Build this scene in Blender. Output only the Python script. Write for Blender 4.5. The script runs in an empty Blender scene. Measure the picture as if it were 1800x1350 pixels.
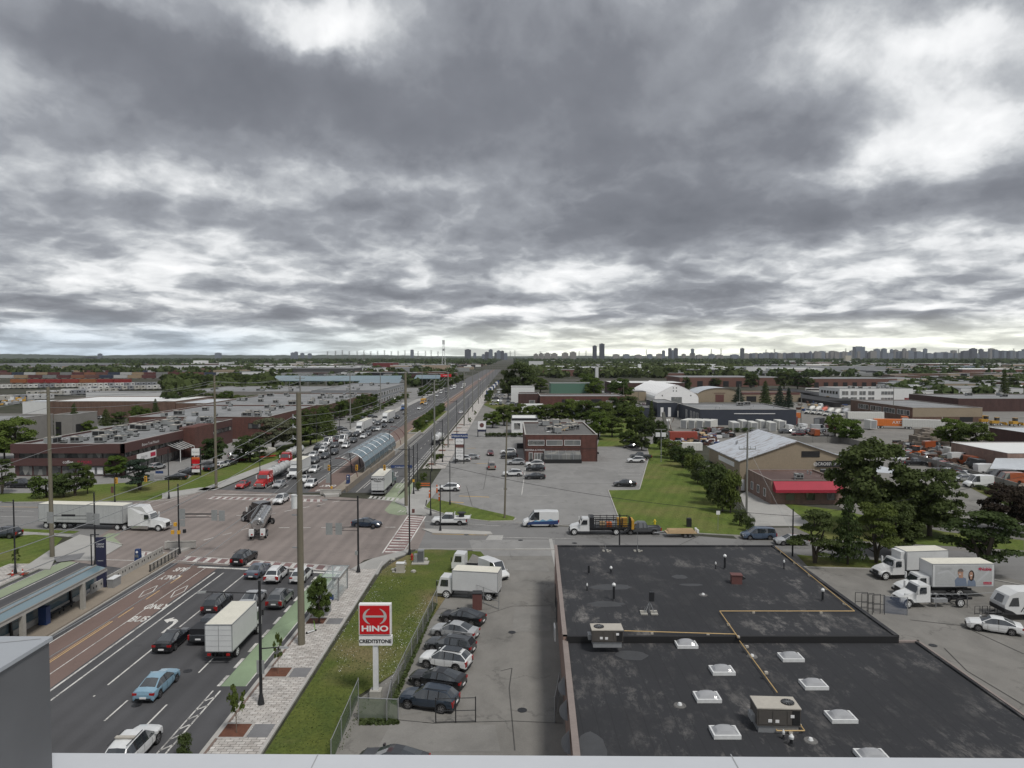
import bpy,math,random
import numpy as np
from mathutils import Vector,Matrix
random.seed(7)
R=math.radians
SC=bpy.context.scene
COL=SC.collection
# ---------------------------------------------------------------- camera, sky, sun, exposure
F,H,HOR=1235.0,27.5,627.0
PITCH=math.atan((675-HOR)/F)
cam=bpy.data.cameras.new('camera')
cam.sensor_width=36;cam.lens=F/1800*36
cam.clip_start=0.1;cam.clip_end=60000
camo=bpy.data.objects.new('camera',cam);COL.objects.link(camo)
camo.location=(0,0,H);camo.rotation_euler=(R(90)-PITCH,0,0)
SC.camera=camo
SC.view_settings.view_transform='Standard';SC.view_settings.look='None'
SC.view_settings.exposure=.76;SC.view_settings.gamma=1;SC.view_settings.use_curve_mapping=False
SUN_EL,SUN_ROT=58,140
sun=bpy.data.lights.new('sun','SUN');sun.energy=1.5;sun.angle=R(13);sun.color=(1,.965,.91)
suno=bpy.data.objects.new('sun',sun);COL.objects.link(suno)
suno.rotation_euler=(R(90-SUN_EL),0,R(180-SUN_ROT))
suno.location=(0,0,300)
class N:
 """tiny node-graph helper"""
 def __init__(s,tree):s.t=tree;s.n=tree.nodes;s.l=tree.links
 def new(s,typ,**kw):
  n=s.n.new(typ)
  for k,v in kw.items():
   if k=='inp':
    for a,b in v.items():
     if hasattr(b,'is_output') or isinstance(b,bpy.types.NodeSocket):s.l.new(b,n.inputs[a])
     else:n.inputs[a].default_value=b
   else:setattr(n,k,v)
  return n
 def math(s,op,a,b=0.0,c=0.0,clamp=False):
  return s.new('ShaderNodeMath',operation=op,use_clamp=clamp,inp={0:a,1:b,2:c}).outputs[0]
 def noise(s,vec,scale,detail=4,rough=.55,dist=0.0,out=0):
  return s.new('ShaderNodeTexNoise',inp={'Vector':vec,'Scale':scale,'Detail':detail,'Roughness':rough,'Distortion':dist}).outputs[out]
 def ramp(s,fac,stops,interp='LINEAR'):
  r=s.new('ShaderNodeValToRGB');s.l.new(fac,r.inputs[0]);e=r.color_ramp.elements
  r.color_ramp.interpolation=interp
  while len(e)<len(stops):e.new(0.5)
  for q,(p,c) in zip(e,stops):
   q.position=p;q.color=(c[0],c[1],c[2],1) if not isinstance(c,(int,float)) else (c,c,c,1)
  return r.outputs[0]
 def mix(s,fac,a,b,blend='MIX'):
  m=s.new('ShaderNodeMix',data_type='RGBA',blend_type=blend)
  for i,v in ((0,fac),(6,a),(7,b)):
   if isinstance(v,bpy.types.NodeSocket):s.l.new(v,m.inputs[i])
   elif i==0:m.inputs[0].default_value=v
   else:m.inputs[i].default_value=(v[0],v[1],v[2],1)
  return m.outputs[2]
world=bpy.data.worlds.new('World');SC.world=world;world.use_nodes=True
def build_sky():
 t=world.node_tree;t.nodes.clear();g=N(t)
 tc=g.new('ShaderNodeTexCoord').outputs['Generated']
 sep=g.new('ShaderNodeSeparateXYZ',inp={0:tc})
 x,y,z=sep.outputs
 zz=g.math('MAXIMUM',z,0.0)
 h=g.math('ADD',zz,SKH)
 u=g.math('MULTIPLY',g.math('ARCTAN2',x,y),3.0);v=g.math('MULTIPLY',g.math('LOGARITHM',h,math.e),-SKK)
 uv=g.new('ShaderNodeCombineXYZ',inp={0:u,1:v,2:0.0}).outputs[0]
 def warp(vec,sc,amt,det=4):
  wn=g.noise(vec,sc,det,.6,0,1)
  wv=g.new('ShaderNodeVectorMath',operation='SUBTRACT',inp={0:wn,1:(.5,.5,.5)}).outputs[0]
  wv=g.new('ShaderNodeVectorMath',operation='SCALE',inp={0:wv,'Scale':amt}).outputs[0]
  return g.new('ShaderNodeVectorMath',operation='ADD',inp={0:vec,1:wv}).outputs[0]
 uvw=warp(uv,1.5,.55,6)
 n1=g.noise(uvw,1.0,4,.5,0)
 n2=g.noise(warp(uv,2.2,.45,3),2.3,8,.56,0)
 n3=g.noise(uv,7.0,6,.65,.6)
 uvf=g.new('ShaderNodeVectorMath',operation='MULTIPLY',inp={0:warp(uv,3.0,.25,4),1:(1.3,1.7,1)}).outputs[0]
 n2f=g.noise(uvf,3.0,8,.55,0)
 lb2=g.new('ShaderNodeMapRange',inp={0:z,1:.05,2:.22,3:1.0,4:.0}).outputs[0]
 n2=g.math('ADD',g.math('MULTIPLY',n2f,lb2),g.math('MULTIPLY',n2,g.math('SUBTRACT',1.0,lb2)))
 lowb=g.new('ShaderNodeMapRange',inp={0:z,1:.06,2:.32,3:1.0,4:.26}).outputs[0]
 f=g.math('MULTIPLY_ADD',g.math('SUBTRACT',n1,.5),.62,.425)
 f=g.math('MULTIPLY_ADD',g.math('MULTIPLY',g.math('SUBTRACT',n2,.5),lowb),1.05,f)
 f=g.math('MULTIPLY_ADD',g.math('SUBTRACT',n3,.5),.10,f)
 bl=g.math('ABSOLUTE',g.math('SUBTRACT',g.noise(warp(uv,3.0,.25,3),2.6,6,.50,0),.5))
 f=g.math('MULTIPLY_ADD',g.math('MULTIPLY',g.math('SUBTRACT',bl,.09),lowb),-1.0,f)
 def P(px,py):
  el=(HOR-py)/F;d=math.sqrt(1+((px-900)/F)**2+el*el)
  zx=max(el/d,0)+SKH
  return (math.atan((px-900)/F)*3.0,-SKK*math.log(zx))
 for (px,py,rx,ry,a) in SKY_MASSES:
  c=P(px,py);r=P(px+rx,py);q0=P(px,py-ry);q1=P(px,min(py+ry,622))
  du=abs(r[0]-c[0]);dv=abs(q1[1]-q0[1])/2;cc=(q1[1]+q0[1])/2
  dd=g.new('ShaderNodeVectorMath',operation='SUBTRACT',inp={0:uvw,1:(c[0],cc,.0)}).outputs[0]
  dd=g.new('ShaderNodeVectorMath',operation='MULTIPLY',inp={0:dd,1:(1/du,1/dv,0)}).outputs[0]
  ln=g.new('ShaderNodeVectorMath',operation='LENGTH',inp={0:dd}).outputs[1]
  mr=g.new('ShaderNodeMapRange',interpolation_type='SMOOTHSTEP',inp={0:ln,1:1.3,2:.15,3:0.0,4:a}).outputs[0]
  f=g.math('ADD',f,mr)
 cl=g.ramp(f,[(.02,(.118,.124,.142)),(.26,(.168,.176,.198)),(.41,(.262,.275,.300)),(.50,(.42,.435,.455)),(.585,(.66,.67,.68)),(.76,(.90,.90,.90))])
 cl=g.mix(1.0,cl,(SKG,SKG,SKG),'MULTIPLY')
 hz=g.new('ShaderNodeMapRange',interpolation_type='SMOOTHSTEP',inp={0:z,1:.002,2:.060,3:.85,4:0.0}).outputs[0]
 sd=g.new('ShaderNodeMapRange',inp={0:g.math('DIVIDE',x,g.math('MAXIMUM',y,.2)),1:-.45,2:.12,3:0.0,4:1.0}).outputs[0]
 hc=g.mix(sd,(.42,.50,.57),(.93,.94,.80))
 fine=g.new('ShaderNodeMapRange',inp={0:g.math('SUBTRACT',n2,.5),1:-.10,2:.10,3:.60,4:1.2}).outputs[0]
 hc=g.mix(1.0,hc,g.new('ShaderNodeCombineXYZ',inp={0:fine,1:fine,2:fine}).outputs[0],'MULTIPLY')
 cl=g.mix(hz,cl,hc)
 sky=g.new('ShaderNodeTexSky',sky_type='NISHITA',sun_disc=False,sun_elevation=R(SUN_EL),sun_rotation=R(SUN_ROT))
 bg1=g.new('ShaderNodeBackground',inp={'Color':sky.outputs[0],'Strength':.06})
 bg2=g.new('ShaderNodeBackground',inp={'Color':cl,'Strength':1.0})
 gap=g.new('ShaderNodeMapRange',inp={0:f,1:.80,2:.95,3:.97,4:.75}).outputs[0]
 mx=g.new('ShaderNodeMixShader',inp={0:gap,1:bg1.outputs[0],2:bg2.outputs[0]})
 g.new('ShaderNodeOutputWorld',inp={0:mx.outputs[0]})
SKH,SKG,SKK=.10,.75,1.7
SKY_MASSES=[(230,110,420,110,-.20),(800,210,420,110,-.20),(1000,90,260,130,-.16),(1280,385,440,52,-.30),(760,340,200,50,-.06),(1130,300,300,80,-.14),(1760,330,120,90,-.12),
(545,45,130,85,.24),(250,10,110,40,.08),(60,150,130,45,.06),(1650,230,230,90,.20),(1480,110,260,110,.16),(1700,60,160,60,.12),(680,330,150,45,.12),(240,330,260,45,.10),(200,470,240,45,.08),
(990,480,200,35,.10),(420,400,230,30,-.10),(1600,470,250,35,.12),(900,545,260,18,.14),(100,545,300,14,-.12),(1450,560,350,12,-.14),(700,515,300,12,-.12),(1200,520,300,18,-.06),(150,230,260,50,-.06)]
build_sky()
# ---------------------------------------------------------------- survey helpers (ground point seen at a photo pixel)
_c,_s=math.cos(PITCH),math.sin(PITCH)
def G(px,py,z=0.0):
 dx=(px-900)/F;dy=-(py-675)/F
 t=(z-H)/(-_s+dy*_c)
 return (dx*t,(_c+dy*_s)*t)
def W(px,py,Y):
 dx=(px-900)/F;dy=-(py-675)/F
 t=Y/(_c+dy*_s)
 return (dx*t,Y,H+(-_s+dy*_c)*t)
def Gz(px,py,z=0.0):
 a=G(px,py,z);return (a[0],a[1],z)
def tag(o,label=None,cat=None,group=None,kind=None):
 if label:o['label']=label
 if cat:o['category']=cat
 if group:o['group']=group
 if kind:o['kind']=kind
 return o
def empty(name,loc=(0,0,0),rz=0.0,label=None,cat=None,group=None):
 o=bpy.data.objects.new(name,None);COL.objects.link(o)
 o.location=loc if len(loc)==3 else (loc[0],loc[1],0);o.rotation_euler=(0,0,rz);o.empty_display_size=.3
 return tag(o,label,cat,group)
def place(name,me,parent=None,loc=(0,0,0),rot=None,color=None):
 o=bpy.data.objects.new(name,me);COL.objects.link(o);o.parent=parent;o.location=loc
 if rot:o.rotation_euler=rot
 if color:o.color=(color[0],color[1],color[2],1)
 return o
class MB:
 def __init__(s):s.v=[];s.f=[];s.m=[];s.k=0
 def poly(s,pts,m=None):
  b=len(s.v);s.v.extend([tuple(p) for p in pts]);s.f.append(list(range(b,b+len(pts))));s.m.append(s.k if m is None else m);return s
 def box(s,x0,y0,z0,x1,y1,z1,m=None):
  if x0>x1:x0,x1=x1,x0
  if y0>y1:y0,y1=y1,y0
  if z0>z1:z0,z1=z1,z0
  b=len(s.v)
  s.v+=[(x0,y0,z0),(x1,y0,z0),(x1,y1,z0),(x0,y1,z0),(x0,y0,z1),(x1,y0,z1),(x1,y1,z1),(x0,y1,z1)]
  for q in ((0,3,2,1),(4,5,6,7),(0,1,5,4),(1,2,6,5),(2,3,7,6),(3,0,4,7)):s.f.append([b+i for i in q]);s.m.append(s.k if m is None else m)
  return s
 def tube(s,p0,p1,r0,r1=None,n=8,m=None,caps=True):
  r1=r0 if r1 is None else r1
  a=Vector(p0);c=Vector(p1);d=(c-a)
  if d.length<1e-6:return s
  d.normalize();u=d.orthogonal().normalized();w=d.cross(u);b=len(s.v);mm=s.k if m is None else m
  for (q,r) in ((a,r0),(c,r1)):
   for i in range(n):
    t=2*math.pi*i/n;s.v.append(tuple(q+u*(r*math.cos(t))+w*(r*math.sin(t))))
  for i in range(n):
   j=(i+1)%n;s.f.append([b+i,b+j,b+n+j,b+n+i]);s.m.append(mm)
  if caps:
   s.f.append([b+i for i in range(n)][::-1]);s.m.append(mm);s.f.append([b+n+i for i in range(n)]);s.m.append(mm)
  return s
 def path(s,pts,r,n=6,m=None):
  for a,c in zip(pts,pts[1:]):s.tube(a,c,r,r,n,m)
  return s
 def prism(s,prof,m=None,sidem=None):
  """prof: (x, z, halfwidth) closed outline; skin across y"""
  n=len(prof);b=len(s.v);mm=s.k if m is None else m;sm=mm if sidem is None else sidem
  for (x,z,h) in prof:s.v.append((x,-h,z))
  for (x,z,h) in prof:s.v.append((x,h,z))
  for i in range(n):
   j=(i+1)%n;s.f.append([b+i,b+n+i,b+n+j,b+j]);s.m.append(mm)
  s.f.append([b+i for i in range(n)]);s.m.append(sm);s.f.append([b+n+i for i in range(n)][::-1]);s.m.append(sm)
  return s
 def mesh(s,name,mats,smooth=0):
  me=bpy.data.meshes.new(name);me.from_pydata(s.v,[],s.f)
  if not isinstance(mats,(list,tuple)):mats=[mats]
  for m in mats:me.materials.append(m)
  if any(s.m):me.polygons.foreach_set('material_index',s.m)
  if smooth:
   me.shade_smooth();me.set_sharp_from_angle(angle=R(smooth))
  me.update();return me
 def build(s,name,mats,parent=None,loc=(0,0,0),rz=0,smooth=0):
  return place(name,s.mesh(name,mats,smooth),parent,loc,(0,0,rz) if rz else None)
def sheet(name,poly,z,mat_,kind='structure',px=True,parent=None,holes=None):
 pts=[(G(*p) if px else p) for p in poly]
 m=MB();m.poly([(p[0],p[1],z) for p in pts]);o=m.build(name,mat_,parent)
 if kind:o['kind']=kind
 return o
# ---------------------------------------------------------------- materials
MATS={}
def base_mat(name):
 m=bpy.data.materials.new(name);m.use_nodes=True;t=m.node_tree;t.nodes.clear();g=N(t)
 b=g.new('ShaderNodeBsdfPrincipled');g.new('ShaderNodeOutputMaterial',inp={0:b.outputs[0]})
 MATS[name]=m;return m,g,b
def mat(name,col,rough=.75,metal=0.0,var=.18,scale=.6,bump=0.0,fine=.1,coat=0.0,emit=0,spec=.5,local=False,streak=None):
 m,g,b=base_mat(name)
 pos=g.new('ShaderNodeTexCoord').outputs['Object'] if local else g.new('ShaderNodeNewGeometry').outputs['Position']
 if streak:pos2=g.new('ShaderNodeVectorMath',operation='MULTIPLY',inp={0:pos,1:streak}).outputs[0]
 else:pos2=pos
 if var:
  a=g.noise(pos2,scale,5,.6);c=g.noise(pos,scale*9,3,.6)
  k=g.math('MULTIPLY_ADD',g.math('SUBTRACT',a,.5),var*3.2,1.0)
  k=g.math('MULTIPLY_ADD',g.math('SUBTRACT',c,.5),fine*3.2,k)
  cv=g.new('ShaderNodeCombineXYZ',inp={0:k,1:k,2:k}).outputs[0]
  cc=g.mix(1.0,col,cv,'MULTIPLY');g.l.new(cc,b.inputs['Base Color'])
  if bump:
   bp=g.new('ShaderNodeBump',inp={'Strength':bump,'Distance':.05,'Height':c});g.l.new(bp.outputs[0],b.inputs['Normal'])
 else:b.inputs['Base Color'].default_value=(*col,1)
 b.inputs['Roughness'].default_value=rough;b.inputs['Metallic'].default_value=metal
 b.inputs['Coat Weight'].default_value=coat;b.inputs['Specular IOR Level'].default_value=spec
 return m
def objcol(name,rough=.35,metal=.0,coat=.4,spec=.5,dirt=.08):
 m,g,b=base_mat(name)
 oi=g.new('ShaderNodeObjectInfo');tc=g.new('ShaderNodeTexCoord').outputs['Object']
 a=g.noise(tc,2.2,5,.6)
 k=g.math('MULTIPLY_ADD',g.math('SUBTRACT',a,.5),dirt*3,1.0)
 cv=g.new('ShaderNodeCombineXYZ',inp={0:k,1:k,2:k}).outputs[0]
 g.l.new(g.mix(1.0,oi.outputs['Color'],cv,'MULTIPLY'),b.inputs['Base Color'])
 b.inputs['Roughness'].default_value=rough;b.inputs['Metallic'].default_value=metal;b.inputs['Coat Weight'].default_value=coat
 b.inputs['Specular IOR Level'].default_value=spec
 return m
def asphalt(name,col,wear=(1,1,1),crack=.0,stain=.25,scale=.12,lanes=0.0,patch=.10):
 """asphalt / paving with blotches, streaks along the traffic and tar cracks"""
 m,g,b=base_mat(name)
 pos=g.new('ShaderNodeNewGeometry').outputs['Position']
 st=g.new('ShaderNodeVectorMath',operation='MULTIPLY',inp={0:pos,1:wear}).outputs[0]
 a=g.noise(st,scale*4,5,.6,.3);c=g.noise(pos,scale,6,.62,.5);d=g.noise(pos,9,2,.7)
 k=g.math('MULTIPLY_ADD',g.math('SUBTRACT',a,.5),stain*1.7,1.0)
 k=g.math('MULTIPLY_ADD',g.math('SUBTRACT',c,.5),stain*2.0,k)
 k=g.math('MULTIPLY_ADD',g.math('SUBTRACT',d,.5),.35,k)
 if lanes:
  sx=g.new('ShaderNodeSeparateXYZ',inp={0:pos}).outputs[0]
  ln=g.math('SINE',g.math('MULTIPLY',g.math('ADD',sx,.6),2*math.pi/lanes*2))
  k=g.math('MULTIPLY_ADD',g.math('MULTIPLY',ln,g.noise(st,.5,3,.6)),.13,k)
 sp=g.new('ShaderNodeTexVoronoi',inp={'Vector':g.new('ShaderNodeVectorMath',operation='MULTIPLY',inp={0:pos,1:(.13,.07,1)}).outputs[0],'Scale':1.0,'Randomness':.9});sp.distance='CHEBYCHEV'
 sc=g.new('ShaderNodeSeparateXYZ',inp={0:sp.outputs['Color']}).outputs[0]
 k=g.math('SUBTRACT',k,g.math('MULTIPLY',g.math('GREATER_THAN',sc,.80),patch))
 oil=g.ramp(g.noise(pos,.8,3,.5),[(.66,0),(.74,1)]);k=g.math('MULTIPLY_ADD',oil,-.16,k)
 if crack:
  wv=g.new('ShaderNodeVectorMath',operation='ADD',inp={0:pos,1:g.new('ShaderNodeVectorMath',operation='SCALE',inp={0:g.noise(pos,.35,5,.65,0,1),'Scale':5.0}).outputs[0]}).outputs[0]
  vo=g.new('ShaderNodeTexVoronoi',feature='DISTANCE_TO_EDGE',inp={'Vector':wv,'Scale':.11})
  line=g.new('ShaderNodeMapRange',inp={0:vo.outputs['Distance'],1:.006,2:.02,3:1.0,4:0.0}).outputs[0]
  brk=g.new('ShaderNodeMapRange',inp={0:g.noise(pos,.18,3,.6),1:.47,2:.56,3:0.0,4:1.0}).outputs[0]
  k=g.math('SUBTRACT',k,g.math('MULTIPLY',g.math('MULTIPLY',line,brk),crack))
 cv=g.new('ShaderNodeCombineXYZ',inp={0:k,1:k,2:k}).outputs[0]
 g.l.new(g.mix(1.0,col,cv,'MULTIPLY'),b.inputs['Base Color'])
 b.inputs['Roughness'].default_value=.85
 bp=g.new('ShaderNodeBump',inp={'Strength':.25,'Distance':.03,'Height':d});g.l.new(bp.outputs[0],b.inputs['Normal'])
 return m
def grass_mat(name,c1,c2,c3,scale=.25,stripe=None):
 m,g,b=base_mat(name)
 pos=g.new('ShaderNodeNewGeometry').outputs['Position']
 a=g.noise(pos,scale,6,.65,.4);c=g.noise(pos,scale*14,4,.7);d=g.noise(pos,scale*.35,3,.5)
 col=g.mix(g.ramp(a,[(.38,0),(.62,1)]),c1,c2)
 col=g.mix(g.ramp(d,[(.48,0),(.66,1)]),col,c3)
 k=g.math('MULTIPLY_ADD',g.math('SUBTRACT',c,.5),1.5,1.0)
 if stripe:
  sv=g.new('ShaderNodeVectorMath',operation='DOT_PRODUCT',inp={0:pos,1:stripe}).outputs[1]
  k=g.math('MULTIPLY_ADD',g.math('SINE',sv),.07,k)
 cv=g.new('ShaderNodeCombineXYZ',inp={0:k,1:k,2:k}).outputs[0]
 g.l.new(g.mix(1.0,col,cv,'MULTIPLY'),b.inputs['Base Color']);b.inputs['Roughness'].default_value=.95
 b.inputs['Specular IOR Level'].default_value=.1
 bp=g.new('ShaderNodeBump',inp={'Strength':.6,'Distance':.12,'Height':c});g.l.new(bp.outputs[0],b.inputs['Normal'])
 return m
def leaf_mat(name,c1,c2,c3):
 m,g,b=base_mat(name)
 oi=g.new('ShaderNodeObjectInfo');tc=g.new('ShaderNodeTexCoord').outputs['Object']
 a=g.noise(tc,.9,4,.7);r=oi.outputs['Random']
 col=g.mix(g.ramp(a,[(.36,0),(.64,1)]),c1,c2)
 col=g.mix(g.math('MULTIPLY',r,.75),col,c3)
 g.l.new(col,b.inputs['Base Color']);b.inputs['Roughness'].default_value=.8;b.inputs['Specular IOR Level'].default_value=.15
 tr=g.new('ShaderNodeBsdfTranslucent',inp={0:col})
 mx=g.new('ShaderNodeMixShader',inp={0:.28,1:b.outputs[0],2:tr.outputs[0]})
 out=[n for n in g.n if n.type=='OUTPUT_MATERIAL'][0];g.l.new(mx.outputs[0],out.inputs[0])
 return m
def glass_mat(name,col,rough=.08,alpha=1.0,metal=0.0,ior=1.5,blinds_reflect=0):
 m,g,b=base_mat(name)
 b.inputs['Base Color'].default_value=(*col,1);b.inputs['Roughness'].default_value=rough;b.inputs['Metallic'].default_value=metal
 b.inputs['Specular IOR Level'].default_value=.6;b.inputs['Alpha'].default_value=alpha;b.inputs['IOR'].default_value=ior
 if blinds_reflect:
  pos=g.new('ShaderNodeNewGeometry').outputs['Position']
  v=g.new('ShaderNodeTexVoronoi',inp={'Vector':g.new('ShaderNodeVectorMath',operation='MULTIPLY',inp={0:pos,1:(.8,.8,.35)}).outputs[0],'Scale':1.0})
  k=g.math('MULTIPLY',g.math('POWER',g.noise(v.outputs['Position'],3.1,1,.5),4.0),blinds_reflect)  # pane tint varies: blinds, interiors and uneven reflections put into the colour
  g.l.new(g.mix(g.math('MINIMUM',k,1.0),col,(.25,.25,.235)),b.inputs['Base Color'])
 return m
def worn(name,col,under):
 m,g,b=base_mat(name);pos=g.new('ShaderNodeNewGeometry').outputs['Position']
 f=g.math('ADD',g.math('MULTIPLY',g.noise(pos,5.5,5,.7),.6),g.math('MULTIPLY',g.noise(pos,.35,3,.6),.5))
 g.l.new(g.mix(g.ramp(f,[(.50,0),(.66,.85)]),col,under),b.inputs['Base Color']);b.inputs['Roughness'].default_value=.75
def roof_mat(name,col,stain,rough=.9):
 m,g,b=base_mat(name)
 pos=g.new('ShaderNodeNewGeometry').outputs['Position']
 a=g.noise(pos,.09,5,.6,.6);c=g.noise(g.new('ShaderNodeVectorMath',operation='MULTIPLY',inp={0:pos,1:(1.3,.6,1)}).outputs[0],.55,9,.78,.15);d=g.noise(pos,7,3,.7)
 sm=g.math('MULTIPLY',g.ramp(c,[(.51,0),(.68,.85)]),g.ramp(a,[(.44,.1),(.62,1)]))
 cc=g.mix(sm,col,stain)
 k=g.math('MULTIPLY_ADD',g.math('SUBTRACT',d,.5),.4,1.0);k=g.math('MULTIPLY_ADD',g.math('SUBTRACT',a,.5),.9,k)
 sx=g.new('ShaderNodeSeparateXYZ',inp={0:pos}).outputs[0]
 fr=g.math('FRACT',g.math('MULTIPLY',g.math('ADD',sx,g.math('MULTIPLY',a,.35)),1.0))
 seam=g.new('ShaderNodeMapRange',inp={0:g.math('ABSOLUTE',g.math('SUBTRACT',fr,.5)),1:.0,2:.05,3:.30,4:0.0}).outputs[0]
 k=g.math('SUBTRACT',k,seam)
 cv=g.new('ShaderNodeCombineXYZ',inp={0:k,1:k,2:k}).outputs[0]
 g.l.new(g.mix(1.0,cc,cv,'MULTIPLY'),b.inputs['Base Color']);b.inputs['Roughness'].default_value=rough
 bp=g.new('ShaderNodeBump',inp={'Strength':.3,'Distance':.05,'Height':c});g.l.new(bp.outputs[0],b.inputs['Normal'])
 return m
def brick_mat(name,c1,c2,mortar,w=.6,h=.25):
 m,g,b=base_mat(name)
 tc=g.new('ShaderNodeNewGeometry');sp=g.new('ShaderNodeSeparateXYZ',inp={0:tc.outputs['Position']})
 uv=g.new('ShaderNodeCombineXYZ',inp={0:g.math('ADD',sp.outputs[0],sp.outputs[1]),1:sp.outputs[2],2:0.0}).outputs[0]
 br=g.new('ShaderNodeTexBrick',inp={'Vector':uv,'Color1':(*c1,1),'Color2':(*c2,1),'Mortar':(*mortar,1),'Scale':1.0,'Mortar Size':.02,'Brick Width':w,'Row Height':h})
 a=g.noise(tc.outputs['Position'],.5,5,.6);a2=g.noise(g.new('ShaderNodeVectorMath',operation='MULTIPLY',inp={0:tc.outputs['Position'],1:(1,1,.12)}).outputs[0],1.1,4,.6)
 k=g.math('MULTIPLY_ADD',g.math('SUBTRACT',a,.5),.6,1.0);k=g.math('MULTIPLY_ADD',g.math('SUBTRACT',a2,.5),.8,k)
 cv=g.new('ShaderNodeCombineXYZ',inp={0:k,1:k,2:k}).outputs[0]
 g.l.new(g.mix(1.0,br.outputs[0],cv,'MULTIPLY'),b.inputs['Base Color']);b.inputs['Roughness'].default_value=.9
 return m
def paver_mat(name):
 m,g,b=base_mat(name)
 pos=g.new('ShaderNodeNewGeometry').outputs['Position']
 br=g.new('ShaderNodeTexBrick',inp={'Vector':pos,'Color1':(.37,.345,.32,1),'Color2':(.50,.48,.455,1),'Mortar':(.13,.12,.11,1),'Scale':1.0,'Mortar Size':.022,'Brick Width':.62,'Row Height':.30,'Bias':-.1})
 a=g.noise(pos,.8,5,.6);c=g.noise(g.new('ShaderNodeVectorMath',operation='MULTIPLY',inp={0:pos,1:(1.6,3.3,1)}).outputs[0],1.0,1,.5)
 k=g.math('MULTIPLY_ADD',g.math('SUBTRACT',a,.5),.5,1.0)
 k=g.math('MULTIPLY_ADD',g.math('SUBTRACT',c,.5),.9,k)
 cv=g.new('ShaderNodeCombineXYZ',inp={0:k,1:k,2:k}).outputs[0]
 g.l.new(g.mix(1.0,br.outputs[0],cv,'MULTIPLY'),b.inputs['Base Color']);b.inputs['Roughness'].default_value=.85
 return m
M=MATS
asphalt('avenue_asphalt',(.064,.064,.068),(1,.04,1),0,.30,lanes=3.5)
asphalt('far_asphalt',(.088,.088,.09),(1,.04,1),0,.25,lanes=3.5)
asphalt('street_asphalt',(.17,.168,.165),(.06,1,1),.3,.22)
asphalt('lot_asphalt',(.215,.212,.206),(1,.5,1),.22,.26)
asphalt('yard_asphalt',(.175,.168,.155),(1,.6,1),.26,.38)
asphalt('crossing_asphalt',(.195,.166,.152),(1,.07,1),.12,.34,lanes=3.7)
asphalt('bus_lane_red',(.155,.108,.093),(1,.05,1),.12,.22)
asphalt('concrete',(.33,.325,.31),(1,1,1),.15,.16)
asphalt('platform_stone',(.24,.205,.165),(1,1,1),.0,.2)
asphalt('dirt',(.17,.145,.12),(1,1,1),.0,.4)
asphalt('bike_green',(.215,.285,.180),(1,.1,1),.1,.25)
worn('road_paint',(.60,.59,.56),(.17,.165,.16))
asphalt('bike_faded',(.235,.275,.185),(1,.1,1),.1,.35)
asphalt('patch_asphalt',(.19,.184,.172),(1,1,1),.1,.3)
mat('tar',(.055,.053,.05),.8,var=.3,scale=2)
mat('road_paint_red',(.19,.12,.115),.8,var=.14)
mat('yellow_paint',(.55,.33,.06),.7,var=.14,scale=1,fine=.3)
mat('orange_paint',(.60,.40,.18),.7,var=.14)
mat('kerb',(.36,.35,.33),.85,var=.15)
mat('kerb_brick',(.17,.125,.105),.85,var=.15)
paver_mat('pavers')
mat('slate_paver',(.16,.16,.165),.8)
mat('mulch',(.115,.045,.025),.95,var=.3,scale=3,bump=.5)
grass_mat('grass',(.096,.114,.028),(.070,.094,.024),(.165,.135,.072),.25)
grass_mat('grass_mown',(.110,.142,.034),(.085,.120,.028),(.140,.140,.050),.2,(3.1,-1.1,0))
grass_mat('rough_ground',(.040,.046,.028),(.066,.062,.052),(.10,.096,.086),.02)
roof_mat('black_roof',(.0215,.0225,.026),(.20,.19,.18))
mat('felt_grey',(.048,.050,.054),.7,var=.25,scale=.8)
roof_mat('grey_roof',(.20,.205,.21),(.36,.36,.36))
roof_mat('dark_grey_roof',(.12,.118,.115),(.25,.24,.23))
roof_mat('brown_roof',(.10,.065,.06),(.24,.2,.19))
mat('metal_roof',(.50,.53,.56),.5,.2,var=.15,scale=.15)
brick_mat('red_brick',(.112,.040,.030),(.085,.032,.025),(.10,.07,.062))
brick_mat('dark_brick',(.072,.034,.030),(.058,.029,.027),(.07,.05,.045))
brick_mat('brown_brick',(.135,.080,.058),(.115,.068,.050),(.12,.09,.075))
brick_mat('pink_brick',(.25,.165,.135),(.21,.14,.115),(.2,.15,.13))
mat('maroon_panel',(.078,.036,.033),.6,var=.08)
mat('tan_block',(.27,.222,.16),.85,var=.08,scale=.3)
mat('navy_cladding',(.030,.036,.052),.6,var=.1)
mat('grey_concrete_wall',(.20,.193,.18),.85,var=.1)
mat('grey_cladding',(.21,.22,.235),.6,var=.08)
mat('white_cladding',(.66,.67,.66),.5,var=.06)
mat('dark_frame',(.02,.02,.022),.5,var=0)
mat('steel',(.32,.33,.34),.4,.6,var=.1)
mat('crossing_sign_grey',(.06,.062,.065),.6,0,var=0)
mat('galvanised',(.34,.35,.36),.5,.5,var=.1)
mat('charcoal_metal',(.022,.023,.026),.5,.2,var=.1)
mat('white_metal',(.62,.63,.63),.45,var=.06,local=True)
mat('white_fabric',(.80,.80,.80),.6,var=.05)
mat('truck_white',(.58,.59,.59),.4,var=.08,local=True,fine=.04,coat=.2)
mat('box_roof_white',(.62,.60,.52),.6,var=.1,local=True)
mat('trailer_grey',(.42,.43,.43),.45,var=.1,local=True)
mat('pole_wood',(.15,.135,.10),.9,var=.2,scale=.9,streak=(3,3,.15))
mat('pole_grey',(.18,.18,.165),.85,var=.15,streak=(3,3,.2))
mat('signal_yellow',(.62,.33,.03),.5,var=.05)
mat('rubber',(.014,.014,.015),.85,var=0)
mat('chrome',(.5,.5,.5),.18,.9,var=.05,local=True)
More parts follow.
